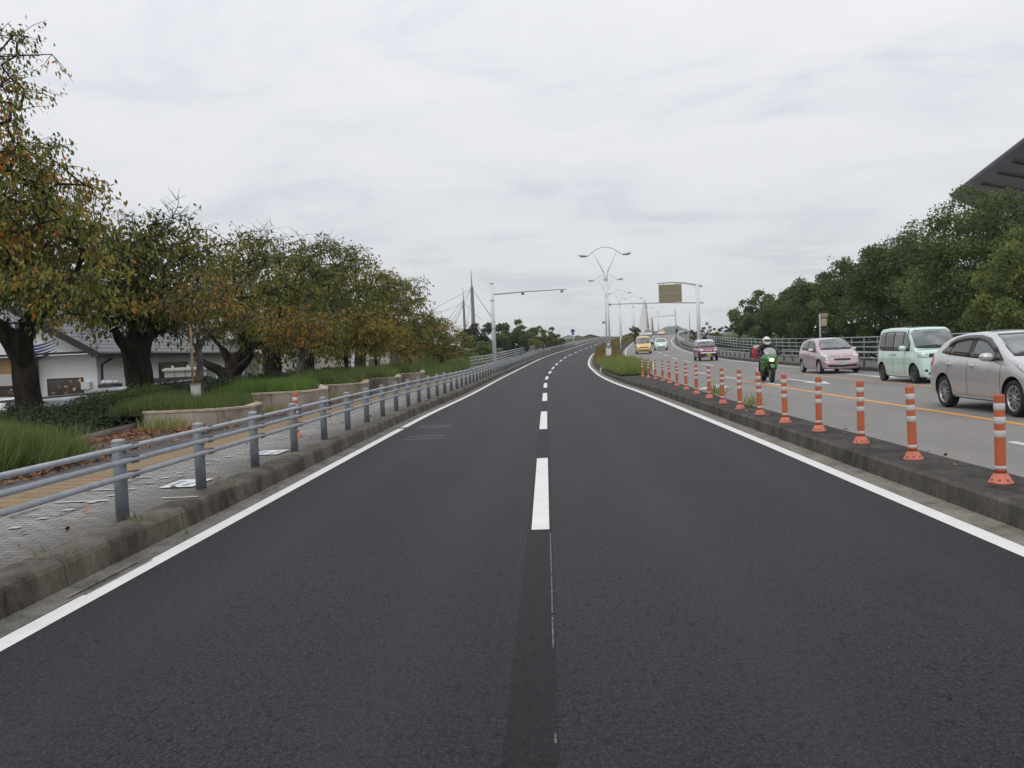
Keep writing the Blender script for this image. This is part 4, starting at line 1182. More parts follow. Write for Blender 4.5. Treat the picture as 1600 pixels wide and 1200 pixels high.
# --- other broadleaf trees: one routine, dense crowns
def leafy_tree(label, x, y, z0, height, trunk_r, blobs, n, size, leaf, seed, group, tint=.45, name='leafy_tree', bark='bark', ts=.16):
    """blobs in world coordinates; many leaf sprays through each lobe, darker and lighter lobes by their own leaf colour."""
    rs = np.random.default_rng(seed)
    t = thing(name, label, 'tree', (x, y, z0), 0, group)
    org = np.array([x, y, z0])
    bl = [(b[0] - x, b[1] - y, b[2] - z0, b[3], b[4], b[5]) for b in blobs]
    n_cl = max(30, n // 26)
    cl, d, r = in_blobs(bl, rs, n_cl, .33)
    sub = cl[rs.choice(n_cl, min(n_cl, 40), replace=False)]
    trunk = tr(((0, 0, -.4), trunk_r * 1.15), ((0, 0, height * .2), trunk_r), ((.05, 0, height * .42), trunk_r * .75))
    P, par, rad, tips = grow(trunk, sub, .03, rs, 1.2)
    bm = B(); add_tube(bm, [p for p, _ in trunk], [q for _, q in trunk], 10); limbs_mesh(P, par, rad, 3, bm, 6)
    obj('trunk', bm, M[bark], t)
    # leafy lobes: many small domes over the big ones, leaves thick on their skins
    rmean = float(np.mean([min(q[3:6]) for q in bl]))
    n_l = max(24, int(n / 190))
    lc, ld, lr = in_blobs(bl, rs, n_l, .22)
    lR = rs.uniform(.26, .46, n_l) * rmean
    w = lR ** 2; w = w / w.sum()
    k = rs.choice(n_l, n, p=w)
    dd = rs.normal(size=(n, 3)); dd += ld[k] * .5 + np.array([0, 0, .45]); dd /= np.linalg.norm(dd, axis=1, keepdims=True)
    rr_ = rs.uniform(0, 1, n) ** .28 * (1 + .22 * rs.normal(size=n) * (rs.uniform(0, 1, n) < .25))
    pos = lc[k] + dd * (lR[k] * rr_)[:, None] * np.array([1.1, 1.1, .85])
    ct = np.clip(rs.normal(tint, ts, n_l), 0, 1)[k]
    ax = dd * .3 + rs.normal(size=(n, 3)) * .6 + np.array([0, 0, -.15])
    nn = dd * 1.2 + rs.normal(size=(n, 3)) * .5 + np.array([0, 0, .3])
    s = size * rs.uniform(.6, 1.3, n)
    cc = pos
    leaf_object('crown', pos, ax, nn, s, s * rs.uniform(.5, .75, len(cc)), ct + rs.normal(0, .1, len(cc)), M[leaf], t)
    return t
def wb(px, py, Y, rpx, rpy, ry): return blob(px, py, Y, rpx, rpy, ry)
GR = 'dense green trees behind the tall fence'
leafy_tree('lower pale green tree at the near end of the fence-side row', 21.5, 31, -.7, 7, .25,
           [wb(1605, 445, 31, 62, 66, 2.2), wb(1640, 400, 31, 70, 50, 2.2), wb(1580, 480, 31.5, 44, 40, 1.8), wb(1640, 490, 31, 80, 50, 2)], 22000, .12, 'green_leaf', 31, GR, .74)
leafy_tree('tallest dense green tree, its top touching the dark roof edge', 21.0, 41, -.8, 9, .35,
           [wb(1545, 400, 41, 80, 78, 3.0), wb(1515, 380, 41, 68, 58, 2.8), wb(1570, 360, 41.5, 50, 46, 2.4), wb(1500, 455, 41, 84, 64, 3.0), wb(1560, 470, 42, 70, 60, 2.6), wb(1590, 420, 42, 56, 80, 2.6), wb(1480, 500, 42, 60, 40, 2.4)], 60000, .135, 'green_leaf', 32, GR, .45)
leafy_tree('rounded dense green tree behind the mint van', 21.0, 50, -.8, 8, .33,
           [wb(1430, 440, 50, 66, 62, 3.0), wb(1390, 450, 50, 52, 56, 2.8), wb(1460, 475, 50, 56, 50, 2.8), wb(1410, 410, 50, 44, 36, 2.4), wb(1365, 480, 51, 46, 42, 2.6)], 40000, .145, 'green_leaf', 33, GR, .36)
leafy_tree('dense green tree with ragged top behind the pink hatchback', 20.8, 60, -.8, 7, .30,
           [wb(1330, 468, 60, 52, 50, 3.0), wb(1300, 465, 60, 44, 40, 2.8), wb(1345, 440, 60, 36, 28, 2.2), wb(1285, 490, 60, 40, 32, 2.6)], 26000, .17, 'green_leaf', 34, GR, .40)
leafy_tree('darker green tree above the walk signal', 20.6, 70, -.8, 6.5, .28,
           [wb(1270, 475, 70, 44, 40, 3.0), wb(1245, 488, 70, 36, 32, 2.6), wb(1285, 460, 70, 30, 24, 2.2)], 16000, .19, 'green_leaf', 35, GR, .34)
leafy_tree('green tree last but one at the low end of the row', 20.4, 81, -.6, 6, .26,
           [wb(1222, 490, 81, 36, 32, 3.0), wb(1205, 500, 81, 30, 24, 2.6), wb(1235, 480, 81, 24, 18, 2)], 9000, .23, 'green_leaf', 36, GR, .40)
leafy_tree('small dark green tree ending the row beside the levee', 20.2, 92, -.4, 5.6, .24,
           [wb(1182, 492, 92, 30, 30, 3.0), wb(1170, 505, 92, 20, 18, 2.4), wb(1195, 500, 92, 24, 24, 2.4)], 8500, .25, 'green_leaf', 37, GR, .32)
leafy_tree('low green undergrowth trees filling the foot of the fence-side row', 23.5, 46, -.9, 3, .2,
           [wb(1540, 505, 44, 90, 30, 2.5), wb(1450, 510, 52, 80, 24, 3), wb(1350, 515, 62, 70, 20, 3), wb(1260, 518, 72, 60, 18, 3), wb(1200, 522, 84, 36, 12, 3)], 9000, .26, 'dark_leaf', 38, GR, .4)
# left of the road, beyond the cherries
GL = 'trees beyond the white sensor pole'
leafy_tree('dark evergreen clump under the cable bridge spires', at(765, 540, 112).x, 112, -.5, 5, .3, [wb(765, 530, 112, 40, 26, 4), wb(740, 528, 112, 22, 20, 3), wb(790, 535, 112, 24, 24, 3)], 6500, .34, 'dark_leaf', 41, GL, .35)
leafy_tree('round topped tree rising above the dark clump', at(812, 530, 106).x, 106, 0, 6, .25, [wb(812, 512, 106, 24, 20, 2.5), wb(800, 532, 106, 26, 22, 2.5), wb(825, 530, 106, 18, 22, 2.2)], 4500, .30, 'green_leaf', 42, GL, .38)
leafy_tree('yellow green bushy tree beside the guard rail bend', at(848, 540, 118).x, 118, .4, 3.4, .16, [wb(846, 530, 118, 14, 14, 2), wb(838, 540, 118, 12, 12, 2)], 2400, .28, 'yellow_leaf', 43, GL, .4)
leafy_tree('low green tree at the far end of the guard rail', at(862, 540, 130).x, 130, .6, 3.4, .16, [wb(858, 530, 130, 16, 14, 2.5), wb(868, 535, 132, 11, 10, 2)], 2600, .3, 'green_leaf', 44, GL, .4)
leafy_tree('grey green bush where the guard rail vanishes', at(874, 540, 140).x, 140, .8, 2.5, .12, [wb(873, 536, 140, 7, 8, 2)], 900, .3, 'green_leaf', 45, GL, .55)
leafy_tree('small bright green bush under the dark clump', at(757, 550, 88).x, 88, -.2, 2.4, .1, [wb(757, 545, 88, 14, 12, 1.2)], 1500, .22, 'green_leaf', 46, GL, .6)
leafy_tree('upright green bush on the median near the bridge', at(991, 520, 150).x, 150, CZ(150) + .2, 2.6, .12, [wb(989, 517, 150, 7, 9, 1.2), wb(995, 519, 150, 5, 7, 1)], 1500, .25, 'green_leaf', 47, None, .55, name='bush')
leafy_tree('brownish bush on the levee behind the gantry pole', at(1104, 520, 140).x, 140, 1.2, 2.5, .12, [wb(1100, 521, 140, 14, 8, 2), wb(1082, 523, 140, 9, 7, 2), wb(1115, 525, 130, 12, 6, 2)], 2600, .28, 'russet_leaf', 48, None, .12, name='bush')
leafy_tree('distant dark trees on the levee top', at(1132, 515, 185).x, 185, 2.2, 3, .15, [wb(1130, 515, 185, 13, 5, 3), wb(1148, 516, 185, 10, 4, 3)], 1400, .35, 'dark_leaf', 49, None, .5, name='leafy_tree')

# --- grass, hedges, shrubs
def grass(name, spots, n, hgt, m, tint, seed, lean=.35, wid=.012, ts=.2, kind='stuff', parent=None, label=None):
    """spots: list of (x0, x1, y0, y1, zfun) patches; blades are two-quad tufts built as long leaves."""
    rs = np.random.default_rng(seed)
    w = np.array([abs(s[1] - s[0]) * abs(s[3] - s[2]) for s in spots]); w = w / w.sum()
    ks = rs.choice(len(spots), n, p=w)
    S = np.array([s[:4] for s in spots])[ks]
    x = S[:, 0] + (S[:, 1] - S[:, 0]) * rs.uniform(0, 1, n); y = S[:, 2] + (S[:, 3] - S[:, 2]) * rs.uniform(0, 1, n)
    cl = np.sin(x * 2.1 + seed) * np.sin(y * 1.7 + seed * 2) * .5 + .5
    keep = rs.uniform(0, 1, n) < .45 + .55 * cl
    x, y, ks, cl = x[keep], y[keep], ks[keep], cl[keep]; n = len(x)
    z = np.array([spots[k][4](a, b) for k, a, b in zip(ks, x, y)])
    h = hgt * rs.uniform(.45, 1.2, n) * (.6 + .55 * cl)
    ax = np.stack([rs.normal(0, lean, n), rs.normal(0, lean, n), np.ones(n)], 1)
    ax /= np.linalg.norm(ax, axis=1, keepdims=True)
    c = np.stack([x, y, z], 1) + ax * (h * .48)[:, None]
    o = leaf_object(name, c, ax, rs.normal(size=(n, 3)), h, wid * rs.uniform(.7, 1.5, n), rs.normal(tint, ts, n), M[m], parent, kind)
    if label: o['label'] = label
    return o

def leaf_bed(name, spots, n, size, m, tint, seed, kind=None, parent=None, ts=.18, label=None, cat=None):
    """Shrubs: leaf clumps through boxes (x0,x1,y0,y1,z0,z1), rounded on top."""
    rs = np.random.default_rng(seed)
    w = np.array([(s[1] - s[0]) * (s[3] - s[2]) * (s[5] - s[4]) for s in spots]); w = w / w.sum()
    ks = rs.choice(len(spots), n, p=w); S = np.array(spots)[ks]
    u = rs.uniform(-1, 1, (n, 2)); v = rs.uniform(0, 1, n) ** .6
    x = (S[:, 0] + S[:, 1]) / 2 + (S[:, 1] - S[:, 0]) / 2 * u[:, 0]; y = (S[:, 2] + S[:, 3]) / 2 + (S[:, 3] - S[:, 2]) / 2 * u[:, 1]
    bump = .82 + .18 * np.sin(x * 3.1 + seed) * np.sin(y * 2.3) + .08 * np.sin(x * 9) * np.sin(y * 8)
    edge = np.sqrt(np.clip(1 - np.abs(u[:, 0]) ** 4, 0.15, 1))
    z = S[:, 4] + (S[:, 5] - S[:, 4]) * v * bump * edge
    c = np.stack([x, y, z], 1)
    ax = rs.normal(size=(n, 3)) + np.array([0, 0, .3])
    s = size * rs.uniform(.6, 1.3, n)
    lump = np.sin(x * 1.3 + seed) * np.sin(y * .9 + seed) * .12
    o = leaf_object(name, c, ax, rs.normal(size=(n, 3)) + np.array([0, 0, 1.0]), s, s * .6, rs.normal(tint, ts, n) + lump, M[m], parent, kind)
    return tag(o, label, cat)
gzf = lambda x, y: ground_z(x, y)
# median: green grass at the nose, russet shrubs along the rise
def medz(x, y): return CZ(y) + .25
sp = []
for y in np.arange(40.2, 62, 1.0):
    a, b = CX(y) + R_KERB(y) + .18, CX(y) + M_RIGHT(y) - .12
    sp.append((a, b, y, y + 1.05, medz))
grass('grass', sp, 15000, .74, 'median_blade', .55, 51, .6, .024, label='tall green grass on the nose of the median')
sp = []
for y in np.arange(56, 76, 2.0):
    a, b = CX(y) + R_KERB(y) + .3, CX(y) + M_RIGHT(y) - .4
    sp.append((a, b, y, y + 2.2, CZ(y) + .15, CZ(y) + .15 + .75))
leaf_bed('median_shrub', sp, 9000, .11, 'russet_leaf', .60, 52, label='low russet shrub bed round the nearest median lamp', cat='shrub')
sp = []
for y in np.arange(84, 200, 4.0):
    a, b = CX(y) + R_KERB(y) + .3, CX(y) + M_RIGHT(y) - .6
    sp.append((a, b, y, y + 4.2, CZ(y) + .15, CZ(y) + .15 + (1.1 if y > 90 else .8)))
leaf_bed('median_shrub', sp, 14000, .17, 'russet_leaf', .26, 53, label='long russet and green shrub strip climbing the median past the first lamp', cat='shrub', ts=.28)
# weeds between kerb posts on the median
for (x, y, lab) in ((4.18, 22.2, 'wispy weed tuft beside the ninth orange post'), (4.15, 18.1, 'wispy weed tuft between the seventh and eighth orange posts')):
    tag(grass('weed_tuft', [(x - .12, x + .25, y - .25, y + .4, lambda a, b: .2)], 130, .42, 'grass_blade', .78, int(y * 10), .5, .012, kind=None), lab, 'weed')
# small weeds at the guard rail feet and gutter
sp = []
for k in range(26):
    y = 6 + k * 1.755 + rng.uniform(-.5, .5)
    sp.append((L_KERB(y) - .45, L_KERB(y) - .16, y, y + .16, lambda a, b: .2))
for y in (5.9, 6.3, 7.6, 9.4, 10.2, 11.9, 14.2, 15.8):
    sp.append((L_KERB(y) + .005, L_KERB(y) + .05, y, y + .22, lambda a, b: .005))
grass('weeds', sp, 900, .10, 'grass_blade', .45, 55, .8, .010, label='small weeds at the post feet and in the gutter joint')
leaf_bed('undergrowth', [(18.4, 21.5, y, y + 4.2, -1.0, 2.3) for y in range(22, 96, 4)], 30000, .17, 'dark_leaf', .45, 77, label='dark undergrowth along the foot of the tall fence', cat='undergrowth', ts=.25)
# ------------------------------------------------------------------ planters, hedges, litter
def clad_mat():
    t = NT('stone_cladding', 0.85, 0.25)
    n = t.noise(1.3, 6, (1, 1, .5)); g = t.noise(50, 4)
    c = t.ramp(n, [(0.32, (0.085, 0.07, 0.055)), (0.46, (0.27, 0.235, 0.19)), (0.7, (0.42, 0.375, 0.31))])
    c = t.mixc(0.5, c, t.ramp(g, [(0.3, G3(0.7)), (0.7, G3(1.15))]), 'MULTIPLY')
    x = t.xyz()
    f = t.math('FRACT', t.math('MULTIPLY', t.math('ADD', x[0], t.math('MULTIPLY', x[1], .6)), 1 / .55))
    c = t.mixc(t.math('MULTIPLY', t.math('LESS_THAN', f, .03), .6), c, (0.06, 0.05, 0.04))
    t.color(c); t.bump(g, .4, .01)
    return t.m
M['cladding'] = clad_mat()
M['coping'] = mat('coping', (0.42, 0.33, 0.25), .8, var=.25, scale=6)
def planter(front, back, z0, z1, label):
    t = thing('planter', label, 'planter', (front[0][0], front[0][1], z0), 0, 'stone clad planters beside the walk')
    org = Vector(t.location)
    pts = [Vector((x, y, 0)) for x, y in front + back]
    def wall(path, off0, off1, za, zb):
        bm = B()
        for sgn in (0,):
            L, Rr = [], []
            for i, p in enumerate(path):
                d = (path[min(i + 1, len(path) - 1)] - path[max(i - 1, 0)]).normalized(); nn = Vector((d.y, -d.x, 0))
                L.append(p + nn * off0); Rr.append(p + nn * off1)
            def v(p, z): return bm.verts.new(p + Vector((0, 0, z)) - org)
            rows = [([v(p, za) for p in L]), ([v(p, zb) for p in L]), ([v(p, zb) for p in Rr]), ([v(p, za) for p in Rr])]
            for k in range(len(path) - 1):
                for a, b in ((0, 1), (1, 2), (2, 3)):
                    bm.faces.new((rows[a][k], rows[a][k + 1], rows[b][k + 1], rows[b][k]))
            for k in (0, len(path) - 1): bm.faces.new([r[k] for r in rows])
        bmesh.ops.recalc_face_normals(bm, faces=bm.faces)
        return bm
    obj('wall', wall(pts, 0.0, -.22, z0 - .2, z1 - .045), M['cladding'], t)
    obj('coping', wall(pts, .018, -.24, z1 - .045, z1), M['coping'], t)
    poly = [(p.x, p.y) for p in pts]
    inner = poly + [(poly[-1][0] - 2.6, poly[-1][1]), (poly[0][0] - 1.5, poly[0][1] + .4)]
    bm = B()
    f = bm.faces.new([bm.verts.new(Vector((x, y, z1 - .10)) - org) for x, y in inner])
    obj('soil', bm, M['soil'], t)
    return t
PL = [([(-9.0, 18.75), (-8.75, 18.5), (-7.8, 18.5), (-7.1, 18.75), (-6.72, 19.35)], [(-6.95, 20.6), (-7.9, 22.6)], .2, .60, 'first stone planter with stained pale cladding and grass on top'),
      ([(-7.95, 22.75), (-7.0, 22.85), (-6.45, 23.35), (-6.3, 24.2)], [(-6.6, 25.6), (-7.7, 28.9)], .2, .76, 'second stone planter topped with the brightest grass'),
      ([(-7.75, 29.1), (-6.95, 29.3), (-6.42, 30.2)], [(-6.6, 31.5), (-7.5, 35.6)], .2, .72, 'third stone planter along the walk, before the yellow young tree'),
      ([(-7.55, 35.8), (-6.75, 36.1), (-6.38, 37.0)], [(-6.6, 38.5), (-7.4, 42.6)], .2, .72, 'fourth stone planter along the walk'),
      ([(-7.45, 42.8), (-6.65, 43.1), (-6.36, 44.0)], [(-6.6, 46), (-7.4, 51)], .2, .74, 'fifth stone planter, farthest along the walk')]
for a in PL: planter(*a)
zc = lambda z: (lambda x, y: z)
grass('grass', [(-9.8, -7.3, 18.8, 19.6, zc(.5)), (-9.8, -7.2, 19.6, 21, zc(.5)), (-9.9, -8.0, 21, 22.6, zc(.5))], 12000, .46, 'grass_blade', .30, 61, .4, .013, label='green grass filling the first planter')
grass('grass', [(-9.3, -6.9, 23.2, 24.6, zc(.66)), (-9.4, -7.1, 24.6, 26.6, zc(.66)), (-9.5, -7.9, 26.6, 29, zc(.66))], 14000, .45, 'lush_blade', .45, 62, .32, .015, label='bright fresh grass filling the second planter')
grass('grass', [(-9.3, -6.9, 29.8, 32, zc(.62)), (-9.4, -7.4, 32, 35.6, zc(.62)), (-9.3, -6.9, 36.6, 38.8, zc(.62)), (-9.4, -7.4, 38.8, 42.6, zc(.62)), (-9.3, -6.9, 43.8, 46.5, zc(.64)), (-9.4, -7.4, 46.5, 51, zc(.64))], 30000, .62, 'grass_blade', .40, 63, .4, .02, label='tall grass filling the farther planters')
grass('grass', [(-10, -6.6, 51, 62, lambda x, y: ground_z(x, y)), (-10, -5.6, 62, 80, lambda x, y: ground_z(x, y)), (-12, -6.2, 80, 110, lambda x, y: ground_z(x, y))], 26000, .85, 'grass_blade', .40, 64, .4, .03, label='rough grass beyond the planters up to the second fence')
grass('grass', [(-8.6, -7.0, 10.2, 12.2, zc(.24)), (-8.4, -6.75, 11.2, 12.4, zc(.24)), (-9.4, -7.6, 11, 13.2, zc(.26))], 22000, .66, 'grass_blade', .42, 65, .42, .009, label='soft tall grass clump at the edge of the walk nearest us')
grass('grass', [(-8.5, -7.7, 17.4, 18.3, zc(.22)), (-7.4, -6.9, 20.9, 22.5, zc(.22)), (-7.2, -6.7, 26, 28.6, zc(.22))], 1500, .35, 'grass_blade', .8, 66, .5, .012, label='dry yellowing grass at the feet of the planter walls')
grass('grass', [(-14.3, -9.8, 15, 52, lambda x, y: ground_z(x, y)), (-14.3, -9.8, 52, 70, lambda x, y: ground_z(x, y))], 9000, .26, 'grass_blade', .1, 67, .5, .02, label='thin grass under the cherry trees')
leaf_bed('hedge', [(-12.6, -8.9, 14.4, 16.6, .2, .70), (-12.9, -9.3, 16.4, 19.4, .2, .86), (-13.6, -10.6, 13.6, 21, .2, .92), (-12, -9.6, 19, 21.8, .2, .85)], 17000, .075, 'dark_leaf', .55, 71, label='low dark hedge at the foot of the big near cherry', cat='hedge')
leaf_bed('hedge', [(-12.4, -9.7, 21.6, 24.6, .3, 1.12)], 9000, .08, 'green_leaf', .50, 72, label='clipped hedge with a pale top behind the first planter', cat='hedge')
leaf_bed('hedge', [(-13.5, -9.5, 25.8, 32.5, .35, 1.18)], 11000, .09, 'dark_leaf', .7, 73, label='dark hedge under the forked cherry', cat='hedge')
leaf_bed('hedge', [(-13.6, -9.4, 33.5, 42, .35, 1.2)], 12000, .10, 'dark_leaf', .7, 74, label='clipped dark hedge round the double trunked cherry', cat='hedge')
leaf_bed('hedge', [(-13.6, -9.5, 43, 51, .35, 1.2)], 9000, .12, 'dark_leaf', .75, 75, label='hedge behind the fourth and fifth planters', cat='hedge')
# low stone edging along the hedge
bm = B(); add_tube(bm, [(-8.55, 14.3, .24), (-8.8, 16, .25), (-9.3, 19.3, .26)], .10, 6); tag(obj('edging_stone', bm, M['kerb_top']), 'low stone edging in front of the dark hedge', 'edging')
# fallen leaves
def litter(name, spots, n, size, seed, label):
    rs = np.random.default_rng(seed)
    w = np.array([s[5] * abs(s[1] - s[0]) * abs(s[3] - s[2]) for s in spots]); w = w / w.sum()
    ks = rs.choice(len(spots), n, p=w); S = np.array([s[:5] for s in spots])[ks]
    x = S[:, 0] + (S[:, 1] - S[:, 0]) * rs.uniform(0, 1, n); y = S[:, 2] + (S[:, 3] - S[:, 2]) * rs.uniform(0, 1, n)
    c = np.stack([x, y, S[:, 4] + rs.uniform(.006, .035, n)], 1)
    a = rs.normal(size=(n, 3)); a[:, 2] *= .25
    s = size * rs.uniform(.6, 1.2, n)
    o = leaf_object(name, c, a, np.array([0, 0, 1.0]) + rs.normal(size=(n, 3)) * .25, s, s * .6, rs.uniform(0, 1, n), M['litter'], None, 'stuff')
    o['label'] = label
litter('leaf_litter', [(-8.9, -8.1, 14.3, 19.0, .235, 3.2), (-7.3, -6.5, 9.3, 13.2, .225, 2.6), (-8.4, -6.6, 13, 18.4, .23, .8), (-7.9, -6.7, 16.8, 18.5, .23, 2.2), (-7.6, -6.5, 20, 30, .23, 1.2), (-9, -6.6, 53, 70, .33, .8)], 5200, .095, 81, 'drift of fallen orange and brown leaves along the planting edge')
litter('leaf_litter', [(-6.5, -3.8, 6, 30, .222, 1)], 170, .085, 82, 'a few fallen leaves scattered on the paving')
litter('leaf_litter', [(3.75, 4.3, 7, 22, .222, 1)], 26, .09, 83, 'a few dry leaves on the median kerb')

# bamboo stakes, white box, pipe fence by the lot
for (px, pt, pb, sh, Y, lab) in ((297.5, 512, 603, 4, 22.6, 'longer pale bamboo stake leaning beside the young russet cherry'), (308.0, 508, 545, 0.5, 23.4, 'shorter bamboo stake tied high against the russet cherry trunk')):
    a, b = at(px + sh, pb + 6, Y), at(px, pt, Y)
    bm = B(); add_tube(bm, [a, (a + b) / 2 + Vector((.01, 0, 0)), b], [.036, .033, .028], 8); tag(obj('bamboo_stake', bm, M['bamboo']), lab, 'stake')
b0 = at(305.5, 604, 22.2)
t = thing('utility_box', 'small white utility box at the foot of the bamboo stakes', 'utility box', (b0.x, 22.2, .4))
bm = B(); add_box(bm, (0, 0, .36), (.20, .18, .62), bevel=.012); obj('body', bm, mat_once('box_white', (.60, .58, .55)), t)
bm = B(); add_box(bm, (0, -.01, .682), (.23, .21, .022), bevel=.005); obj('lid', bm, mat_once('box_rust', (.36, .22, .15)), t)
t = pipe_rail('pipe_fence', 17, 52, 3.0, lambda y: -14.0 - CX(y), .28, .62, (.58, .30), .035, .05, 'dark pipe fence between the trees and the restaurant parking lot', 'fence', pm=M['dark_metal'], rm=M['grey_metal'], brackets=False)

# ------------------------------------------------------------------ restaurant
def wall_mat(name, col, dirt, amt=.35, brick=False):
    t = NT(name, .85, .25)
    n = t.noise(1.2, 5, (1, 1, .4)); g = t.noise(30, 3)
    c = t.mixc(t.math('MULTIPLY', t.ramp(n, [(.45, G3(0)), (.75, G3(1))]), amt), col, dirt)
    c = t.mixc(.2, c, t.ramp(g, [(.3, G3(.8)), (.7, G3(1.1))]), 'MULTIPLY')
    z = t.xyz()[2]
    f = t.math('FRACT', t.math('MULTIPLY', z, 1 / .3))
    c = t.mixc(t.math('MULTIPLY', t.math('LESS_THAN', f, .05), .25), c, dirt)
    t.color(c)
    return t.m
M['wall_white'] = wall_mat('wall_white', (.82, .82, .82), (.6, .59, .56))
M['wall_brown'] = wall_mat('wall_brown', (.30, .19, .09), (.2, .12, .06))
M['wall_beige'] = wall_mat('wall_beige', (.50, .47, .40), (.34, .31, .26))
M['wall_grey'] = wall_mat('wall_grey', (.12, .12, .12), (.08, .08, .08))
def tile_mat():
    t = NT('roof_tile', .45, .5)
    z = t.xyz()[2]
    f = t.math('FRACT', t.math('MULTIPLY', z, 1 / .19))
    n = t.noise(3, 4)
    c = t.ramp(n, [(.3, (.07, .071, .076)), (.7, (.14, .142, .15))])
    c = t.mixc(t.math('MULTIPLY', t.math('LESS_THAN', f, .42), .92), c, (.012, .012, .014))
    t.color(c); t.bump(f, .8, .04)
    return t.m
M['roof_tile'] = tile_mat()
M['trim_black'] = mat('trim_black', (.014, .014, .016), .5)
def lit_glass():
    t = NT('lit_window', .08, .8)
    n = t.noise(3.4, 1, (1, 1, 1.3))
    c = t.ramp(n, [(.55, (.010, .008, .007)), (.66, (.12, .05, .012)), (.74, (.8, .42, .12))])
    t.p.inputs['Base Color'].default_value = (.02, .018, .016, 1)
    t.l(c, t.p.inputs['Emission Color']); t.p.inputs['Emission Strength'].default_value = .55
    return t.m
M['lit_window'] = lit_glass()
rest = thing('restaurant', 'white walled restaurant with grey tiled roof and blue waves on its gable', 'restaurant', (-21.4, 40, LOT_Z))
ro = Vector(rest.location)
def rp(x, y, z): return Vector((x, y, z)) - ro
bm = B()
add_box(bm, rp(-31.0, 50.2, .75), (19.2, 20.0, 3.2))
obj('wall', bm, M['wall_white'], rest)
bm = B()
add_box(bm, rp(-29.6, 39.93, .72), (10.8, .5, 3.12)); bw = obj('brown_front', bm, M['wall_brown'], rest)
# roof: two slopes with thickness
RX, RZ, EX, EZ = -31.0, 8.3, -20.75, 2.30
bm = B()
add_poly_slab(bm, [rp(EX, 39.3, EZ), rp(EX, 61.2, EZ), rp(RX, 61.2, RZ), rp(RX, 39.3, RZ)], .22)
roof = obj('roof', bm, M['roof_tile'], rest)
bm = B()
add_poly_slab(bm, [rp(RX, 39.3, RZ), rp(RX, 61.2, RZ), rp(2 * RX - EX, 61.2, EZ), rp(2 * RX - EX, 39.3, EZ)], .22)
obj('roof', bm, M['roof_tile'], rest)
bm = B()
add_poly_slab(bm, [rp(EX + .06, 39.22, EZ - .26), rp(EX + .06, 39.22, EZ + .10), rp(RX, 39.22, RZ + .12), rp(RX, 39.22, RZ - .26)][::-1], .09)
obj('verge', bm, M['trim_black'], rest)
bm = B(); add_box(bm, rp(EX + .06, 50.2, EZ - .06), (.10, 22, .24)); obj('fascia', bm, M['trim_black'], rest)
bm = B(); add_tube(bm, [rp(EX + .16, 39.3, EZ + .02), rp(EX + .16, 61.2, EZ + .02)], .07, 8); obj('gutter_pipe', bm, M['dark_metal'], rest)
# gable wall with the wave pattern
bm = B()
add_poly_slab(bm, [rp(-21.5, 39.95, 2.45), rp(-40.4, 39.95, 2.45), rp(RX, 39.95, RZ - .35)], .12)
bmesh.ops.recalc_face_normals(bm, faces=bm.faces)
gab = obj('gable', bm, M['wall_white'], rest)
bm = B(); add_box(bm, rp(-29.2, 39.6, 2.42), (16.0, .5, .10)); obj('ledge', bm, M['trim_black'], rest)
M['wave_blue'] = mat('wave_blue', (.02, .045, .17), .6)
def flat_arc(bm, cx, cz, r, a0, a1, w, y):
    N = 18; ring = []
    for k in range(N + 1):
        a = R(a0 + (a1 - a0) * k / N); ww = w * (1 - .75 * k / N)
        ring.append((bm.verts.new(rp(cx + math.cos(a) * (r - ww / 2), y, cz + math.sin(a) * (r - ww / 2))), bm.verts.new(rp(cx + math.cos(a) * (r + ww / 2), y, cz + math.sin(a) * (r + ww / 2)))))
    for p, q_ in zip(ring, ring[1:]): bm.faces.new((p[0], q_[0], q_[1], p[1]))
bm = B()
for cx, cz, s in ((-26.3, 2.55, 1.0), (-28.6, 2.6, 1.15), (-30.8, 2.55, 1.0)):
    for k in range(4): flat_arc(bm, cx, cz, (.28 + .24 * k) * s, 175, 20, .12, 39.82)
for k in range(5): 
    N = 20; ring = []
    for i in range(N + 1):
        x = -25.4 + 2.4 * i / N; z = 3.05 - .14 * k - .30 * math.sin(i / N * 3.0) + .12 * i / N
        w = .05 * math.sin(math.pi * (i + .6) / (N + 1.2))
        ring.append((bm.verts.new(rp(x, 39.82, z - w)), bm.verts.new(rp(x, 39.82, z + w))))
    for p, q_ in zip(ring, ring[1:]): bm.faces.new((p[0], q_[0], q_[1], p[1]))
obj('wave_pattern', bm, M['wave_blue'], gab)
bm = B()          # blocky blue strokes of the painted sign, mostly hidden by the tree
for x, z, w, h in ((-25.15, 3.95, .95, .12), (-24.95, 3.55, .13, .75), (-25.35, 3.42, .12, .5), (-24.0, 3.62, .30, .26), (-23.55, 3.5, .18, .2), (-27.2, 3.95, .14, .8), (-26.9, 4.1, .6, .12)):
    add_box(bm, rp(x, 39.84, z), (w, .03, h))
obj('painted_strokes', bm, M['wave_blue'], gab)
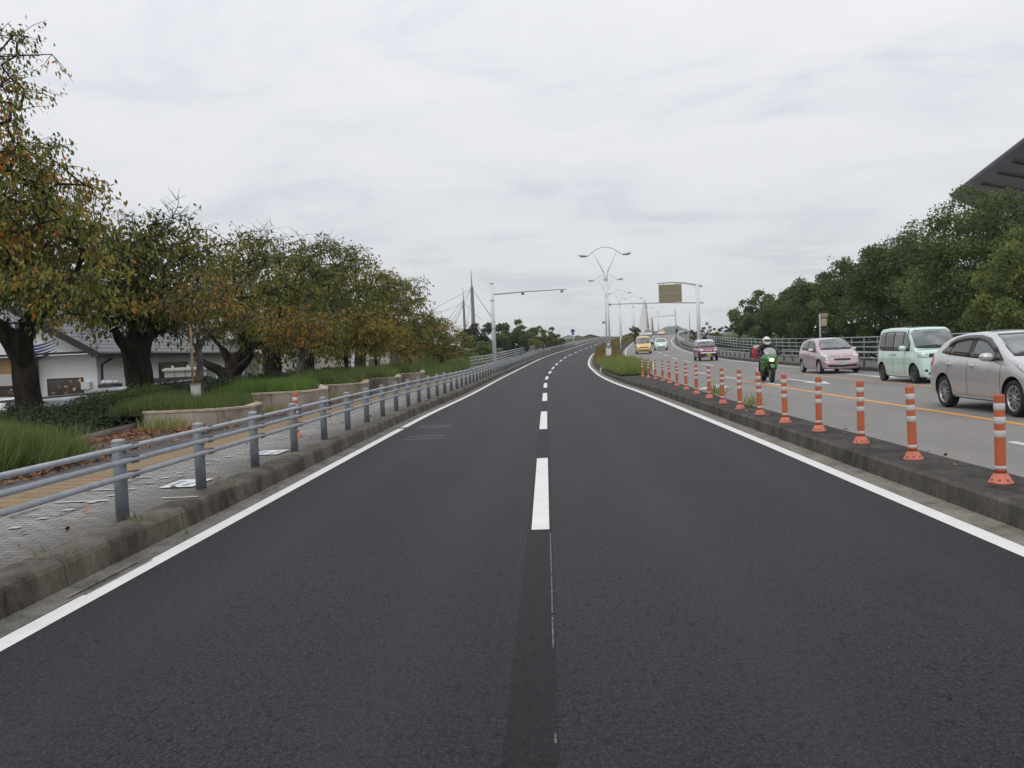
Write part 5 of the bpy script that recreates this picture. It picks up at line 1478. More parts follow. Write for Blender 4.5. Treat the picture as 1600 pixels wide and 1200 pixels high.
# windows
def window(parent, x0, x1, z0, z1, y, m, org, name='window', face='front', xw=0):
    w = .07
    bm = B()
    if face == 'front':
        add_box(bm, Vector(((x0 + x1) / 2, y - .02, (z0 + z1) / 2)) - org, (x1 - x0 + .14, .09, z1 - z0 + .14), bevel=.01)
        f = obj(name, bm, M['trim_black'], parent)
        bm = B(); add_box(bm, Vector(((x0 + x1) / 2, y - .05, (z0 + z1) / 2)) - org, (x1 - x0, .05, z1 - z0)); obj('pane', bm, m, f)
    else:
        add_box(bm, Vector((xw + .02, (x0 + x1) / 2, (z0 + z1) / 2)) - org, (.09, x1 - x0 + .14, z1 - z0 + .14), bevel=.01)
        f = obj(name, bm, M['trim_black'], parent)
        bm = B(); add_box(bm, Vector((xw + .05, (x0 + x1) / 2, (z0 + z1) / 2)) - org, (.05, x1 - x0, z1 - z0)); obj('pane', bm, m, f)
    return f
window(rest, -23.75, -22.15, .10, 1.18, 40.2, M['lit_window'], ro)
window(rest, -26.3, -24.75, -.1, .85, 39.68, M['lit_window'], ro)
bm = B(); add_box(bm, rp(-25.5, 39.6, 1.28), (1.7, .2, .55)); obj('panel', bm, mat_once('panel_grey', (.40, .40, .40)), rest)
window(rest, 43.0, 45.2, .55, 1.36, 0, M['glass_dark'], ro, face='side', xw=-21.4)
window(rest, 46.8, 50.5, .4, 1.75, 0, M['glass_tint'], ro, face='side', xw=-21.4)
bm = B(); add_tube(bm, [rp(-20.7, 40.6, 2.2), rp(-21.25, 40.4, 1.8), rp(-21.3, 40.4, -.8)], .06, 8); obj('downpipe', bm, M['trim_black'], rest)
bm = B(); add_box(bm, rp(-21.85, 40.05, .85), (.42, .30, .36), bevel=.03); obj('vent_box', bm, mat_once('vent_white', (.55, .55, .55)), rest)
# yard things by the restaurant
def yard_box(name, label, cat, px0, px1, ptop, Y, z0, depth, m, lid=None):
    a, b = at(px0, ptop, Y), at(px1, ptop, Y)
    t = thing(name, label, cat, ((a.x + b.x) / 2, Y + depth / 2, z0))
    h = (a.z + b.z) / 2 - z0
    bm = B(); add_box(bm, (0, 0, h / 2), (b.x - a.x, depth, h), bevel=.02); obj('body', bm, m, t)
    return t, b.x - a.x, h
t, w, h = yard_box('storage_box', 'dark storage box with pale cloths heaped on top by the restaurant corner', 'storage box', 152, 177, 600, 36.5, LOT_Z, .8, mat_once('box_dark', (.03, .03, .034)))
bm = B()
r2 = random.Random(4)
for k in range(9):
    add_lathe(bm, [(0, -.06), (.10, -.03), (.12, .03), (.05, .09), (0, .1)], 8, Matrix.Translation((r2.uniform(-w / 2 + .1, w / 2 - .1), r2.uniform(-.3, .2), h + .03)) @ Matrix.Rotation(r2.uniform(-.5, .5), 4, 'X') @ Matrix.Diagonal((1, 1, r2.uniform(.7, 1.6), 1)))
tag(obj('cloth_heap', bm, mat_once('cloth_pale', (.42, .44, .47))), 'heap of crumpled pale cloths on the dark storage box', 'cloth').location = t.location
t, w, h = yard_box('power_cabinet', 'long pale grey power cabinet with knobs on its top edge', 'cabinet', 256, 322, 574, 42, LOT_Z, 1.2, mat_once('cabinet_grey', (.40, .40, .36)))
bm = B(); add_box(bm, (0, -.02, h - .1), (w + .12, 1.36, .12), bevel=.02); obj('top', bm, mat_once('cabinet_top', (.48, .48, .44)), t)
for k in (-.42, -.05, .34, .46):
    bm = B(); add_lathe(bm, [(.06, 0), (.06, .12), (.03, .15)], 8, Matrix.Translation((k * w, 0, h - .04))); obj('knob', bm, mat_once('cabinet_top', (.48, .48, .44)), t)
for k in (-.25, 0, .25):
    bm = B(); add_box(bm, (k * w, -.612, h * .5), (.02, .02, h * .86)); obj('door_seam', bm, M['trim_black'], t)
a, b = at(233, 591, 37.5), at(326, 589, 37.5)
t = thing('board_fence', 'dark board fence screening the yard beside the restaurant', 'fence', (a.x, 37.5, LOT_Z))
for k in range(12):
    bm = B(); add_box(bm, ((b.x - a.x) * (k + .5) / 12, 0, (a.z - LOT_Z) / 2), ((b.x - a.x) / 12 - .012, .05, a.z - LOT_Z), bevel=.004); obj('board', bm, mat_once('board_dark', (.03, .03, .036)), t)
bm = B(); add_tube(bm, [(-.2, -.12, a.z - LOT_Z - .30), (b.x - a.x - .2, -.12, a.z - LOT_Z - .12)], .03, 6); obj('handrail', bm, M['galv'], t)

# ------------------------------------------------------------------ other buildings behind the trees
def building(name, label, x0, x1, y0, y1, z0, z1, m, roof_m, wins, cat='building', pitch=0.0, over=.25, wm=None):
    t = thing(name, label, cat, ((x0 + x1) / 2, y0, z0)); org = Vector(t.location)
    bm = B(); add_box(bm, Vector(((x0 + x1) / 2, (y0 + y1) / 2, (z0 + z1) / 2)) - org, (x1 - x0, y1 - y0, z1 - z0)); obj('wall', bm, m, t)
    bm = B()
    if pitch > 0:
        xm = (x0 + x1) / 2; zt = z1 + pitch * (x1 - x0) / 2
        o_ = over
        for q_ in ([(x1 + o_, y0 - o_, z1 - pitch * o_ + .01), (x1 + o_, y1 + o_, z1 - pitch * o_ + .01), (xm, y1 + o_, zt + .01), (xm, y0 - o_, zt + .01)],
                   [(xm, y0 - o_, zt + .01), (xm, y1 + o_, zt + .01), (x0 - o_, y1 + o_, z1 - pitch * o_ + .01), (x0 - o_, y0 - o_, z1 - pitch * o_ + .01)]):
            b2 = B(); add_poly_slab(b2, [Vector(p) - org + Vector((0, 0, .14)) for p in q_], .13); obj('roof', b2, roof_m, t)
        bm.free(); b3 = B(); add_poly_slab(b3, [Vector(p) - org for p in ((x0, y0 + .02, z1), (x1, y0 + .02, z1), (xm, y0 + .02, zt))], .1); bmesh.ops.recalc_face_normals(b3, faces=b3.faces); obj('gable', b3, m, t)
    else:
        add_box(bm, Vector(((x0 + x1) / 2, (y0 + y1) / 2, z1 + .10)) - org, (x1 - x0 + 2 * over, y1 - y0 + 2 * over, .2), bevel=.02); obj('roof', bm, roof_m, t)
    for (a0, a1, b0, b1, kind) in wins:
        if kind == 'door':
            bm = B(); add_box(bm, Vector(((a0 + a1) / 2, y0 - .02, (b0 + b1) / 2)) - org, (a1 - a0, .08, b1 - b0), bevel=.01); obj('door', bm, mat_once('door_grey', (.16, .17, .18)), t)
        elif kind == 'post':
            bm = B(); add_box(bm, Vector(((a0 + a1) / 2, y0 - .1, (b0 + b1) / 2)) - org, (a1 - a0, .2, b1 - b0), bevel=.01); obj('pillar', bm, mat_once('pillar_grey', (.26, .26, .26)), t)
        else: window(t, a0, a1, b0, b1, y0, wm or M['glass_dark'], org)
    return t
RW = mat('roof_white', (.55, .57, .60), .5, var=.1); RG = mat('roof_grey', (.10, .105, .115), .6, var=.2)
building('warehouse', 'beige walled warehouse seen between the forked and double trunked cherries', -22.6, -18.6, 61, 76, LOT_Z, 4.2, M['wall_beige'], RG, [(-22.3, -21.75, LOT_Z, 4.1, 'post')], 'warehouse')
building('shed', 'low beige shed with two dark windows behind the double trunked cherry', -24.6, -20.6, 82, 88, LOT_Z, 2.7, M['wall_beige'], RG, [(-24.0, -22.9, .9, 2.0, 'w'), (-22.5, -21.6, .9, 2.0, 'w')], 'shed')
building('white_hall', 'white hall with grey pillars far behind the planters', -27.4, -20.5, 100, 112, LOT_Z, 3.6, M['wall_white'], RG, [(-25.6, -25.0, LOT_Z, 3.4, 'post'), (-24.4, -24.1, LOT_Z, 3.4, 'post'), (-23.2, -22.9, LOT_Z, 3.4, 'post'), (-26.9, -26.5, 1.4, 2.3, 'w')], 'hall')
building('long_house', 'long pale beige house low behind the forked old cherry', -20.3, -13.8, 93, 101, LOT_Z, 2.4, M['wall_beige'], RG, [(-19.3, -18.2, .3, 1.4, 'w'), (-17.0, -15.8, .5, 1.5, 'w')], 'house')
building('grey_house', 'dark grey house with a white gabled roof beside the last cherry', -14.4, -11.2, 92, 100, LOT_Z, 2.1, M['wall_grey'], RW, [(-12.4, -11.8, .5, 1.3, 'w')], 'house', pitch=.3, over=.5)
building('white_shop', 'small white building with dark windows next to the dark grey house', -11.6, -8.4, 98, 104, LOT_Z, 1.9, M['wall_white'], RW, [(-11.3, -10.6, .6, 1.4, 'w'), (-10.2, -9.6, .6, 1.4, 'w')], 'shop', pitch=.18, over=.5)
# houses near the crest of our road
for k, (px, py, Y, w, h, m, rm, lab) in enumerate(((889, 533, 260, 9, 3.2, M['wall_white'], RG, 'white house with dark roof far up by the crest of our road'), (903, 532, 270, 7, 4.0, M['wall_beige'], mat('roof_brown', (.17, .11, .09), .7), 'beige house with brown roof far up by the crest of our road'), (922, 531, 300, 10, 3.4, M['wall_grey'], RG, 'low grey house behind the round blue sign'))):
    c = at(px, py, Y)
    building('house', lab, c.x - w / 2, c.x + w / 2, Y, Y + 7, c.z - 3.0, c.z + h * .12, m, rm, [(c.x - w * .3, c.x - w * .12, c.z - 1.0, c.z - .2, 'w'), (c.x + w * .1, c.x + w * .3, c.z - 1.0, c.z - .2, 'w')], 'house', pitch=.28, over=.4)
# white greenhouse on the levee land
c = at(1136, 521, 170)
building('greenhouse', 'long white plastic greenhouse on the bank beyond the fence', c.x - 4, c.x + 5, 172, 178, c.z - 1.6, c.z + .05, RW, RW, [], 'greenhouse')

# ------------------------------------------------------------------ dark stadium-like roof above the green trees
zr_ = 15.6
st = thing('pavilion_roof', 'huge dark overhanging roof edge rising above the tallest green tree', 'pavilion', (62, 82, LOT_Z))
so = Vector(st.location)
tipA = Vector((0, 0, 0))
def on_level(px, py, z):
    v = pix_ray(px, py); k = (z - EYE) / v.z; return Vector((v.x * k, k, z))
A_, B_, C_ = on_level(1485, 308, zr_), on_level(1610, 214, zr_), on_level(1520, 324.5, zr_)
dAB = (B_ - A_).normalized()
poly = [A_, A_ + dAB * 60, A_ + dAB * 60 + Vector((45, 6, 0)), C_ + (C_ - A_).normalized() * 8 + Vector((45, -3, 0)), C_ + (C_ - A_).normalized() * 8]
bm = B(); add_poly_slab(bm, [p - so for p in poly], -.3); bmesh.ops.recalc_face_normals(bm, faces=bm.faces)
M['roof_under'] = mat('roof_under', (.12, .112, .13), .6, var=.18, scale=.5)
rf = obj('roof', bm, M['roof_under'], st)
bm = B(); add_tube(bm, [A_ - so + Vector((0, 0, .2)), A_ + dAB * 60 - so + Vector((0, 0, .2))], .10, 6); obj('edge_trim', bm, mat_once('edge_pale', (.22, .22, .24)), rf)
for (p, q_) in (((1502, 300), (1548, 308)), ((1524, 286), (1600, 299)), ((1548, 269), (1600, 278)), ((1572, 251), (1600, 257)), ((1592, 236), (1612, 240))):
    a, b = on_level(*p, zr_ - .16), on_level(*q_, zr_ - .16)
    d = (b - a).normalized()
    bm = B(); add_tube(bm, [a + d * 1.2 - so, a + d * 34 - so], .10, 4); obj('beam', bm, mat_once('beam_dark', (.07, .066, .076)), rf)
bm = B(); add_box(bm, Vector((72, 82, 6)) - so, (20, 34, 15)); obj('wall', bm, mat_once('pavilion_wall', (.30, .33, .38)), st)
for y in (68, 80, 92):
    bm = B(); add_tube(bm, [Vector((56, y, LOT_Z)) - so, Vector((56, y, zr_ - .3)) - so], .35, 10); obj('column', bm, M['grey_metal'], st)
# ------------------------------------------------------------------ cars
def smooth_line(pts, n=200, k=5):
    xs = np.array([p[0] for p in pts], float); ys = np.array([p[1] for p in pts], float)
    g = np.linspace(xs[0], xs[-1], n); v = np.interp(g, xs, ys)
    ker = np.hanning(2 * k + 1); ker /= ker.sum()
    vp = np.concatenate([np.full(k, v[0]), v, np.full(k, v[-1])])
    v2 = np.convolve(vp, ker, 'valid')
    return lambda x: float(np.interp(x, g, v2))

def patch(bvh, az, lower, upper, off, m, name, parent, nu=14, nv=6, thick=.012):
    """A piece laid on the body: its outline (lower and upper edge) is dropped along the direction az onto the surface."""
    a = R(az); d = Vector((math.cos(a), math.sin(a), 0)); pr = Vector((-math.sin(a), math.cos(a), 0))
    def along(pl, t):
        s = t * (len(pl) - 1); i = min(int(s), len(pl) - 2); f = s - i
        return pl[i][0] * (1 - f) + pl[i + 1][0] * f, pl[i][1] * (1 - f) + pl[i + 1][1] * f
    G, last = [], None
    for i in range(nu + 1):
        lo, hi = along(lower, i / nu), along(upper, i / nu)
        row = []
        for j in range(nv + 1):
            f = j / nv
            u, z = lo[0] * (1 - f) + hi[0] * f, lo[1] * (1 - f) + hi[1] * f
            o = pr * u + Vector((0, 0, z)) + d * 6
            h = bvh.ray_cast(o, -d)[0]
            row.append((u, z, None if h is None else h.dot(d)))
        G.append(row)
    vals = [c[2] for r_ in G for c in r_ if c[2] is not None]
    if not vals: return None
    mx = max(vals)
    bm = B(); VV = []
    for r_ in G:
        rr = []
        for (u, z, h) in r_:
            if h is None or h < mx - 1.4: h = last if last is not None else mx
            last = h
            rr.append(bm.verts.new(pr * u + Vector((0, 0, z)) + d * (h + off)))
        VV.append(rr)
    for i in range(nu):
        for j in range(nv):
            bm.faces.new((VV[i][j], VV[i + 1][j], VV[i + 1][j + 1], VV[i][j + 1])).smooth = True
    ring = [VV[i][0] for i in range(nu + 1)] + [VV[nu][j] for j in range(1, nv + 1)] + [VV[i][nv] for i in range(nu - 1, -1, -1)] + [VV[0][j] for j in range(nv - 1, 0, -1)]
    back = [bm.verts.new(v.co - d * thick) for v in ring]
    for k in range(len(ring)):
        k2 = (k + 1) % len(ring)
        bm.faces.new((ring[k2], ring[k], back[k], back[k2]))
    return obj(name, bm, m, parent)

def car_wheel(parent, x, y, r, w, rim_r, rim_m, spokes, side):
    wh = bpy.data.objects.new('wheel', None); COL.objects.link(wh); wh.parent = parent; wh.location = (x, y, r)
    Mx = Matrix.Rotation(R(90) * -side, 4, 'X')       # local z -> outwards
    bm = B()
    hw = w / 2
    add_lathe(bm, [(rim_r, -hw * .9), (r * .86, -hw), (r * .965, -hw * .86), (r, -hw * .55), (r, hw * .55), (r * .965, hw * .86), (r * .86, hw), (rim_r + .012, hw * .96), (rim_r, hw * .8)], 28, Mx, close=False)
    obj('tyre', bm, M['rubber'], wh)
    bm = B()
    add_lathe(bm, [(rim_r + .004, -hw * .85), (rim_r + .004, hw * .86), (rim_r - .012, hw * .92), (rim_r - .022, hw * .78), (rim_r - .03, hw * .1)], 28, Mx, close=False, mi=0)
    add_lathe(bm, [(rim_r - .03, hw * .10), (0, hw * .06)], 28, Mx, close=False, mi=1)
    add_lathe(bm, [(.055, hw * .2), (.055, hw * .72), (.035, hw * .8), (0, hw * .82)], 14, Mx, close=False, mi=0)
    for k in range(spokes):
        a = 2 * math.pi * k / spokes
        bm2 = bmesh.ops.create_cube(bm, size=1.0, matrix=Mx @ Matrix.Rotation(a, 4, 'Z') @ Matrix.Translation(((rim_r - .01) * .52 + .012, 0, hw * .58)) @ Matrix.Diagonal(((rim_r - .02), .42 * rim_r / (spokes ** .5) , hw * .34, 1)))
    o = obj('rim', bm, [rim_m, M['arch_dark']], wh)
    return wh

def build_car(name, label, cat, sp, paint, loc, rz, group=None, detail=2, roof_paint=None):
    L, W2 = sp['L'], sp['W'] / 2
    top = smooth_line(sp['top'], 300, sp.get('soft', 5))
    belt = smooth_line(sp['belt'])
    wx = sp['wheels']; wr = sp['wr']
    tum = sp.get('tumble', .34); e_f, k_f, e_r, k_r = sp.get('plan', (.75, .30, .5, .16))
    sill = sp.get('sill', .20)
    def half(x):
        w = W2
        if x > L - e_f: d = 1 - (L - x) / e_f; w *= 1 - k_f * (1 - math.sqrt(max(0, 1 - d * d)))
        if x < e_r: d = 1 - x / e_r; w *= 1 - k_r * (1 - math.sqrt(max(0, 1 - d * d)))
        return w
    t_ = [0, .006, .02, .045]
    xs = sorted(set([round(v, 4) for v in list(np.linspace(.07, L - .07, 58)) + t_ + [L - v for v in t_]]))
    V, rows = [], None
    for x in xs:
        w = half(x); zt = top(x)
        zb = sill + .10 * max(0, 1 - x / .5) ** 1.5 + sp.get('lip', .02) * max(0, 1 - (L - x) / .4)
        zt = max(zt, zb + .15)
        bz = min(belt(x), zt - .085)
        P = []
        for u, f in ((0, .86), (.035, .93), (.10, .965), (.22, .985), (.40, 1.0), (.58, 1.0), (.74, .995), (.88, .98), (1, .957)):
            P.append((w * f, zb + (bz - zb) * u))
        rc = min(sp.get('rc', .13), (zt - bz) * .5)
        y0 = w * .957
        zc_ = zt - rc
        for u in (.25, .5, .75, 1):
            z = bz + (zc_ - bz) * u; P.append((y0 - tum * (z - bz), z))
        y1 = y0 - tum * (zc_ - bz)
        cr_ = min(.24, max(.06, rc * 1.5), y1 * .5)
        for a in (22, 45, 68, 90):
            P.append((y1 - cr_ * (1 - math.cos(R(a))), zc_ + (rc - .02 * (rc / .13)) * math.sin(R(a))))
        yr, zr = P[-1]
        for u in (.7, .4, .15, 0.0):
            P.append((yr * u, zr + (zt - zr) * (1 - u * u)))
        rows = len(P)
        full = [(y, z) for y, z in P] + [(-y, z) for y, z in P[-2::-1]]
        V += [(x, y, z) for y, z in full]
    nf = 2 * rows - 1
    Fc = []
    for i in range(len(xs) - 1):
        for k in range(nf):
            k2 = (k + 1) % nf
            p = i * nf
            Fc.append((p + k, p + k2, p + nf + k2, p + nf + k))
    Fc.append(tuple(range(nf - 1, -1, -1)))
    e0 = (len(xs) - 1) * nf
    Fc.append(tuple(range(e0, e0 + nf)))
    me = bpy.data.meshes.new('body'); me.from_pydata(V, [], Fc); me.update()
    mats = [paint, roof_paint or paint, M['arch_dark'], M['black_plastic']]
    for m in mats: me.materials.append(m)
    bm = B(); bm.from_mesh(me)
    bmesh.ops.recalc_face_normals(bm, faces=bm.faces)
    zs = sp.get('split', 99); low = sp.get('low', 0)
    for f in bm.faces:
        c = f.calc_center_median()
        if c.z > zs: f.material_index = 1
        if c.z < low: f.material_index = 3
    bm.to_mesh(me); bm.free()
    body_tmp = bpy.data.objects.new('body', me); COL.objects.link(body_tmp)
    bm = B()
    for x in wx:
        for s in (-1, 1):
            add_lathe(bm, [(wr + sp.get('gap', .055), -.5), (wr + sp.get('gap', .055), .24)], 36, Matrix.Translation((x, s * (W2 + .02), wr + .02)) @ Matrix.Rotation(R(90) * -s, 4, 'X'), mi=2, smooth=False)
    bmesh.ops.recalc_face_normals(bm, faces=bm.faces)
    cme = bpy.data.meshes.new('cut'); bm.to_mesh(cme); bm.free()
    for m in mats: cme.materials.append(m)
    cut = bpy.data.objects.new('cut', cme); COL.objects.link(cut)
    md = body_tmp.modifiers.new('b', 'BOOLEAN'); md.operation = 'DIFFERENCE'; md.object = cut; md.solver = 'EXACT'
    dg = bpy.context.evaluated_depsgraph_get(); dg.update()
    me2 = bpy.data.meshes.new_from_object(body_tmp.evaluated_get(dg))
    bpy.data.objects.remove(body_tmp); bpy.data.objects.remove(cut)
    me2.name = 'body'
    me2.transform(Matrix.Translation((-L / 2, 0, 0)))
    me2.polygons.foreach_set('use_smooth', [True] * len(me2.polygons))
    me2.set_sharp_from_angle(angle=R(38))
    car = thing(name, label, cat, loc, rz, group)
    body = link_mesh('body', me2, None, car)
    bmb = B(); bmb.from_mesh(me2); bvh = BVHTree.FromBMesh(bmb); bmb.free()
    h = L / 2
    # wheels
    for x in wx:
        for s in (-1, 1):
            car_wheel(car, x - h, s * (W2 - sp.get('tw', .175) / 2 - .012), wr, sp.get('tw', .175), wr * sp.get('rimf', .66), sp.get('rim', M['alloy']), sp.get('spokes', 7), s)
    def side(fn):
        for s in (1, -1): fn(s)
    def sidepoly(pl, s): return [(-(x - h) * s, z) for x, z in pl]
    # side windows: black surround, then each pane
    zl, zh = sp['dlo_lo'], sp['dlo_hi']
    fl = lambda x: float(np.interp(x, [p[0] for p in zl], [p[1] for p in zl])); fh = lambda x: float(np.interp(x, [p[0] for p in zh], [p[1] for p in zh]))
    def rng_poly(x0, x1, ins):
        g = np.linspace(x0, x1, 15)
        lo = [(x, min(fl(x) + ins, (fl(x) + fh(x)) / 2 - .002)) for x in g]; hi = [(x, max(fh(x) - ins, (fl(x) + fh(x)) / 2 + .002)) for x in g]
        return lo, hi
    def dlo(s):
        lo, hi = rng_poly(zl[0][0], zl[-1][0], 0)
        fr = patch(bvh, 90 * s, sidepoly(lo, s), sidepoly(hi, s), .004, sp.get('surround', M['black_plastic']), 'window_frame', car, 26, 6)
        for i, (x0, x1) in enumerate(sp['panes']):
            lo, hi = rng_poly(x0, x1, .03)
            patch(bvh, 90 * s, sidepoly(lo, s), sidepoly(hi, s), .008, sp.get('pane_m', [M['glass_tint']] * 4)[i], 'side_window', fr, 14, 5)
        if sp.get('visor'):
            g = np.linspace(zl[0][0] + .25, zl[-1][0] - .35, 16)
            patch(bvh, 90 * s, sidepoly([(x, fh(x) - .075) for x in g], s), sidepoly([(x, fh(x) + .012) for x in g], s), .03, mat_once('visor_smoke', (.055, .045, .045), .25), 'rain_visor', car, 20, 2, .03)
    side(dlo)
    # windscreen
    ws = sp['screen']
    patch(bvh, 0, [(-ws[0][0], ws[0][1] - .02), (0, ws[0][1] - .035), (ws[0][0], ws[0][1] - .02)], [(-ws[1][0] - .02, ws[1][1] + .02), (0, ws[1][1] + .03), (ws[1][0] + .02, ws[1][1] + .02)], .003, M['black_plastic'], 'screen_frame', car, 18, 8)
    scr = patch(bvh, 0, [(-ws[0][0] + .03, ws[0][1] + .015), (0, ws[0][1]), (ws[0][0] - .03, ws[0][1] + .015)], [(-ws[1][0], ws[1][1] - .01), (0, ws[1][1]), (ws[1][0], ws[1][1] - .01)], .008, sp.get('screen_m', M['glass_pale']), 'windscreen', car, 18, 8)
    if detail >= 2 and scr:
        for y0, y1 in ((-.55, .05), (-.02, .5)):
            z = ws[0][1] + .03
            patch(bvh, 0, [(y0, z), (y1, z + .02)], [(y0, z + .016), (y1, z + .05)], .016, M['black_plastic'], 'wiper', scr, 8, 1)
    # rear screen and tail lamps
    rs_ = sp['rear_screen']
    patch(bvh, 180, [(-rs_[0][0], rs_[0][1]), (rs_[0][0], rs_[0][1])], [(-rs_[1][0], rs_[1][1]), (rs_[1][0], rs_[1][1])], .004, M['glass_tint'], 'rear_window', car, 12, 6)
    if detail >= 2:
        for s in (1, -1):
            tz = sp['tail']; x0, x1 = sp.get('tail_x', (.06, .26))
            patch(bvh, 90 * s, sidepoly([(x0, tz[0]), (x1, tz[0] + .06)], s), sidepoly([(x0 + .02, tz[1] - .03), (x1 - .02, tz[1])], s), .010, M['lamp_red'], 'tail_lamp', car, 8, 5)
            patch(bvh, 180, [(W2 * .80 * -s, tz[0]), (W2 * .60 * -s, tz[0])], [(W2 * .78 * -s, tz[1]), (W2 * .60 * -s, tz[1])], .008, M['lamp_red'], 'tail_lamp', car, 6, 5)
    # front and lamp pieces given per car: (name, material, az, lower, upper, offset, mirrored)
    for (nm, mm, az, lo, hi, off, mir) in sp.get('pieces', []):
        def uv(pl, s): return [(-math.sin(R(az * s)) * (h - p[0]) + math.cos(R(az * s)) * p[1] * s, p[2]) for p in pl] if len(pl[0]) == 3 else [(p[0] * s, p[1]) for p in pl]
        patch(bvh, az, uv(lo, 1), uv(hi, 1), off, mm, nm, car, 12, 5)
        if mir: patch(bvh, -az, uv(lo, -1), uv(hi, -1), off, mm, nm, car, 12, 5)
    if detail >= 2:
        # door seams, handles, sill trim, mirrors, plate
        for s in (1, -1):
            for x in sp['seams']:
                z0, z1 = sill + .10, fl(min(max(x, zl[0][0]), zl[-1][0])) - .01
                patch(bvh, 90 * s, sidepoly([(x, z0), (x + .012, z0)], s), sidepoly([(x, z1), (x + .012, z1)], s), .0022, M['arch_dark'], 'door_seam', body, 1, 8, .006)
            for x, z in sp['handles']:
                patch(bvh, 90 * s, sidepoly([(x - .09, z - .022), (x + .09, z - .018)], s), sidepoly([(x - .085, z + .016), (x + .085, z + .02)], s), .035, sp.get('handle_m', paint), 'door_handle', car, 6, 2, .04)
            g = [(wx[0] + wr + .12, sill + .015), (wx[1] - wr - .12, sill + .015)]; g2 = [(wx[0] + wr + .10, sill + .05), (wx[1] - wr - .10, sill + .05)]
            patch(bvh, 90 * s, sidepoly(g, s), sidepoly(g2, s), .012, sp.get('sill_m', paint), 'sill_trim', car, 10, 2, .03)
    mxp, mz = sp['mirror']
    for s in (1, -1):
        bm = B()
        ms = sp.get('mirror_s', (.10, .11, .075))
        add_lathe(bm, [(0, -1), (.62, -.82), (.95, -.3), (1, .2), (.8, .75), (.5, .95), (0, 1)], 14, Matrix.Translation((mxp - h, s * (W2 + ms[1] * .62), mz)) @ Matrix.Diagonal((ms[0], ms[1], ms[2], 1)) @ Matrix.Rotation(R(90) * -s, 4, 'X'))
        mo = obj('wing_mirror', bm, sp.get('mirror_paint', paint), car)
        bm = B(); add_box(bm, (mxp - h + .01, s * (W2 - .01), mz - ms[2] * .75), (.06, .14, .05), bevel=.012); obj('mirror_foot', bm, M['black_plastic'], mo)
    if 'plate' in sp:
        pz, pm = sp['plate']
        o = Vector((5, 0, pz)); hit = bvh.ray_cast(o, Vector((-1, 0, 0)))[0]
        bm = B(); add_box(bm, (hit.x + .02, sp.get('plate_y', 0), pz), (.02, .33, .165), bevel=.006); obj('number_plate', bm, pm, car)
    return car

P_silver = car_paint('paint_silver', (.53, .53, .525), .5, .34)
P_mint = car_paint('paint_mint', (.56, .75, .665), .05, .3)
P_pink = car_paint('paint_pink', (.47, .355, .385), .3, .32)
P_red = car_paint('paint_red', (.21, .018, .04), .2, .3)
P_yellow = car_paint('paint_yellow', (.62, .42, .10), .05, .35)
P_pale = car_paint('paint_pale', (.52, .72, .66), .0, .3)
P_dark = car_paint('paint_dark', (.035, .04, .05), .3, .25)
P_white = car_paint('paint_white', (.70, .70, .70), .0, .3)
P_grey = car_paint('paint_grey', (.34, .35, .37), .5, .3)

HATCH = dict(L=4.24, W=1.76, top=[(0, .50), (.03, .86), (.12, 1.02), (.24, 1.12), (.55, 1.37), (.80, 1.45), (1.2, 1.50), (1.7, 1.515), (2.15, 1.485), (2.5, 1.37), (3.2, 1.03), (3.45, .97), (3.9, .87), (4.10, .75), (4.20, .60), (4.24, .42)],
             belt=[(0, .98), (.6, 1.0), (2, .95), (3.2, .90), (4.24, .62)], wheels=(.78, 3.38), wr=.318, tw=.2, gap=.045, sill=.21, soft=7,
             dlo_lo=[(.60, 1.10), (.95, 1.055), (2.0, 1.0), (2.85, .965), (3.02, .965)], dlo_hi=[(.60, 1.12), (.80, 1.27), (1.05, 1.375), (1.5, 1.425), (1.95, 1.42), (2.3, 1.36), (2.7, 1.17), (3.02, .975)],
             panes=[(.70, .98), (1.02, 1.72), (1.84, 2.68), (2.73, 2.97)], screen=[(.70, 1.06), (.55, 1.42)], rear_screen=[(.62, 1.08), (.5, 1.36)],
             tail=(.82, 1.04), tail_x=(.12, .30), seams=[1.76, 2.98, .98], handles=[(1.08, .885), (1.98, .865)], mirror=(2.72, 1.03), mirror_s=(.11, .125, .08), rim=M['alloy'], spokes=10, rimf=.70, visor=True, tumble=.42,
             pane_m=[M['glass_tint'], M['glass_tint'], M['glass_dark'], M['glass_tint']], handle_m=M['chrome'], plate=(.45, M['plate_white']),
             pieces=[('headlight', M['lamp_clear'], 38, [(.10, .46, .68), (.60, .84, .78)], [(.22, .44, .80), (.85, .82, .90)], .008, True), ('grille', M['black_plastic'], 0, [(-.45, .32), (.45, .32)], [(-.5, .46), (.5, .46)], .006, False)])
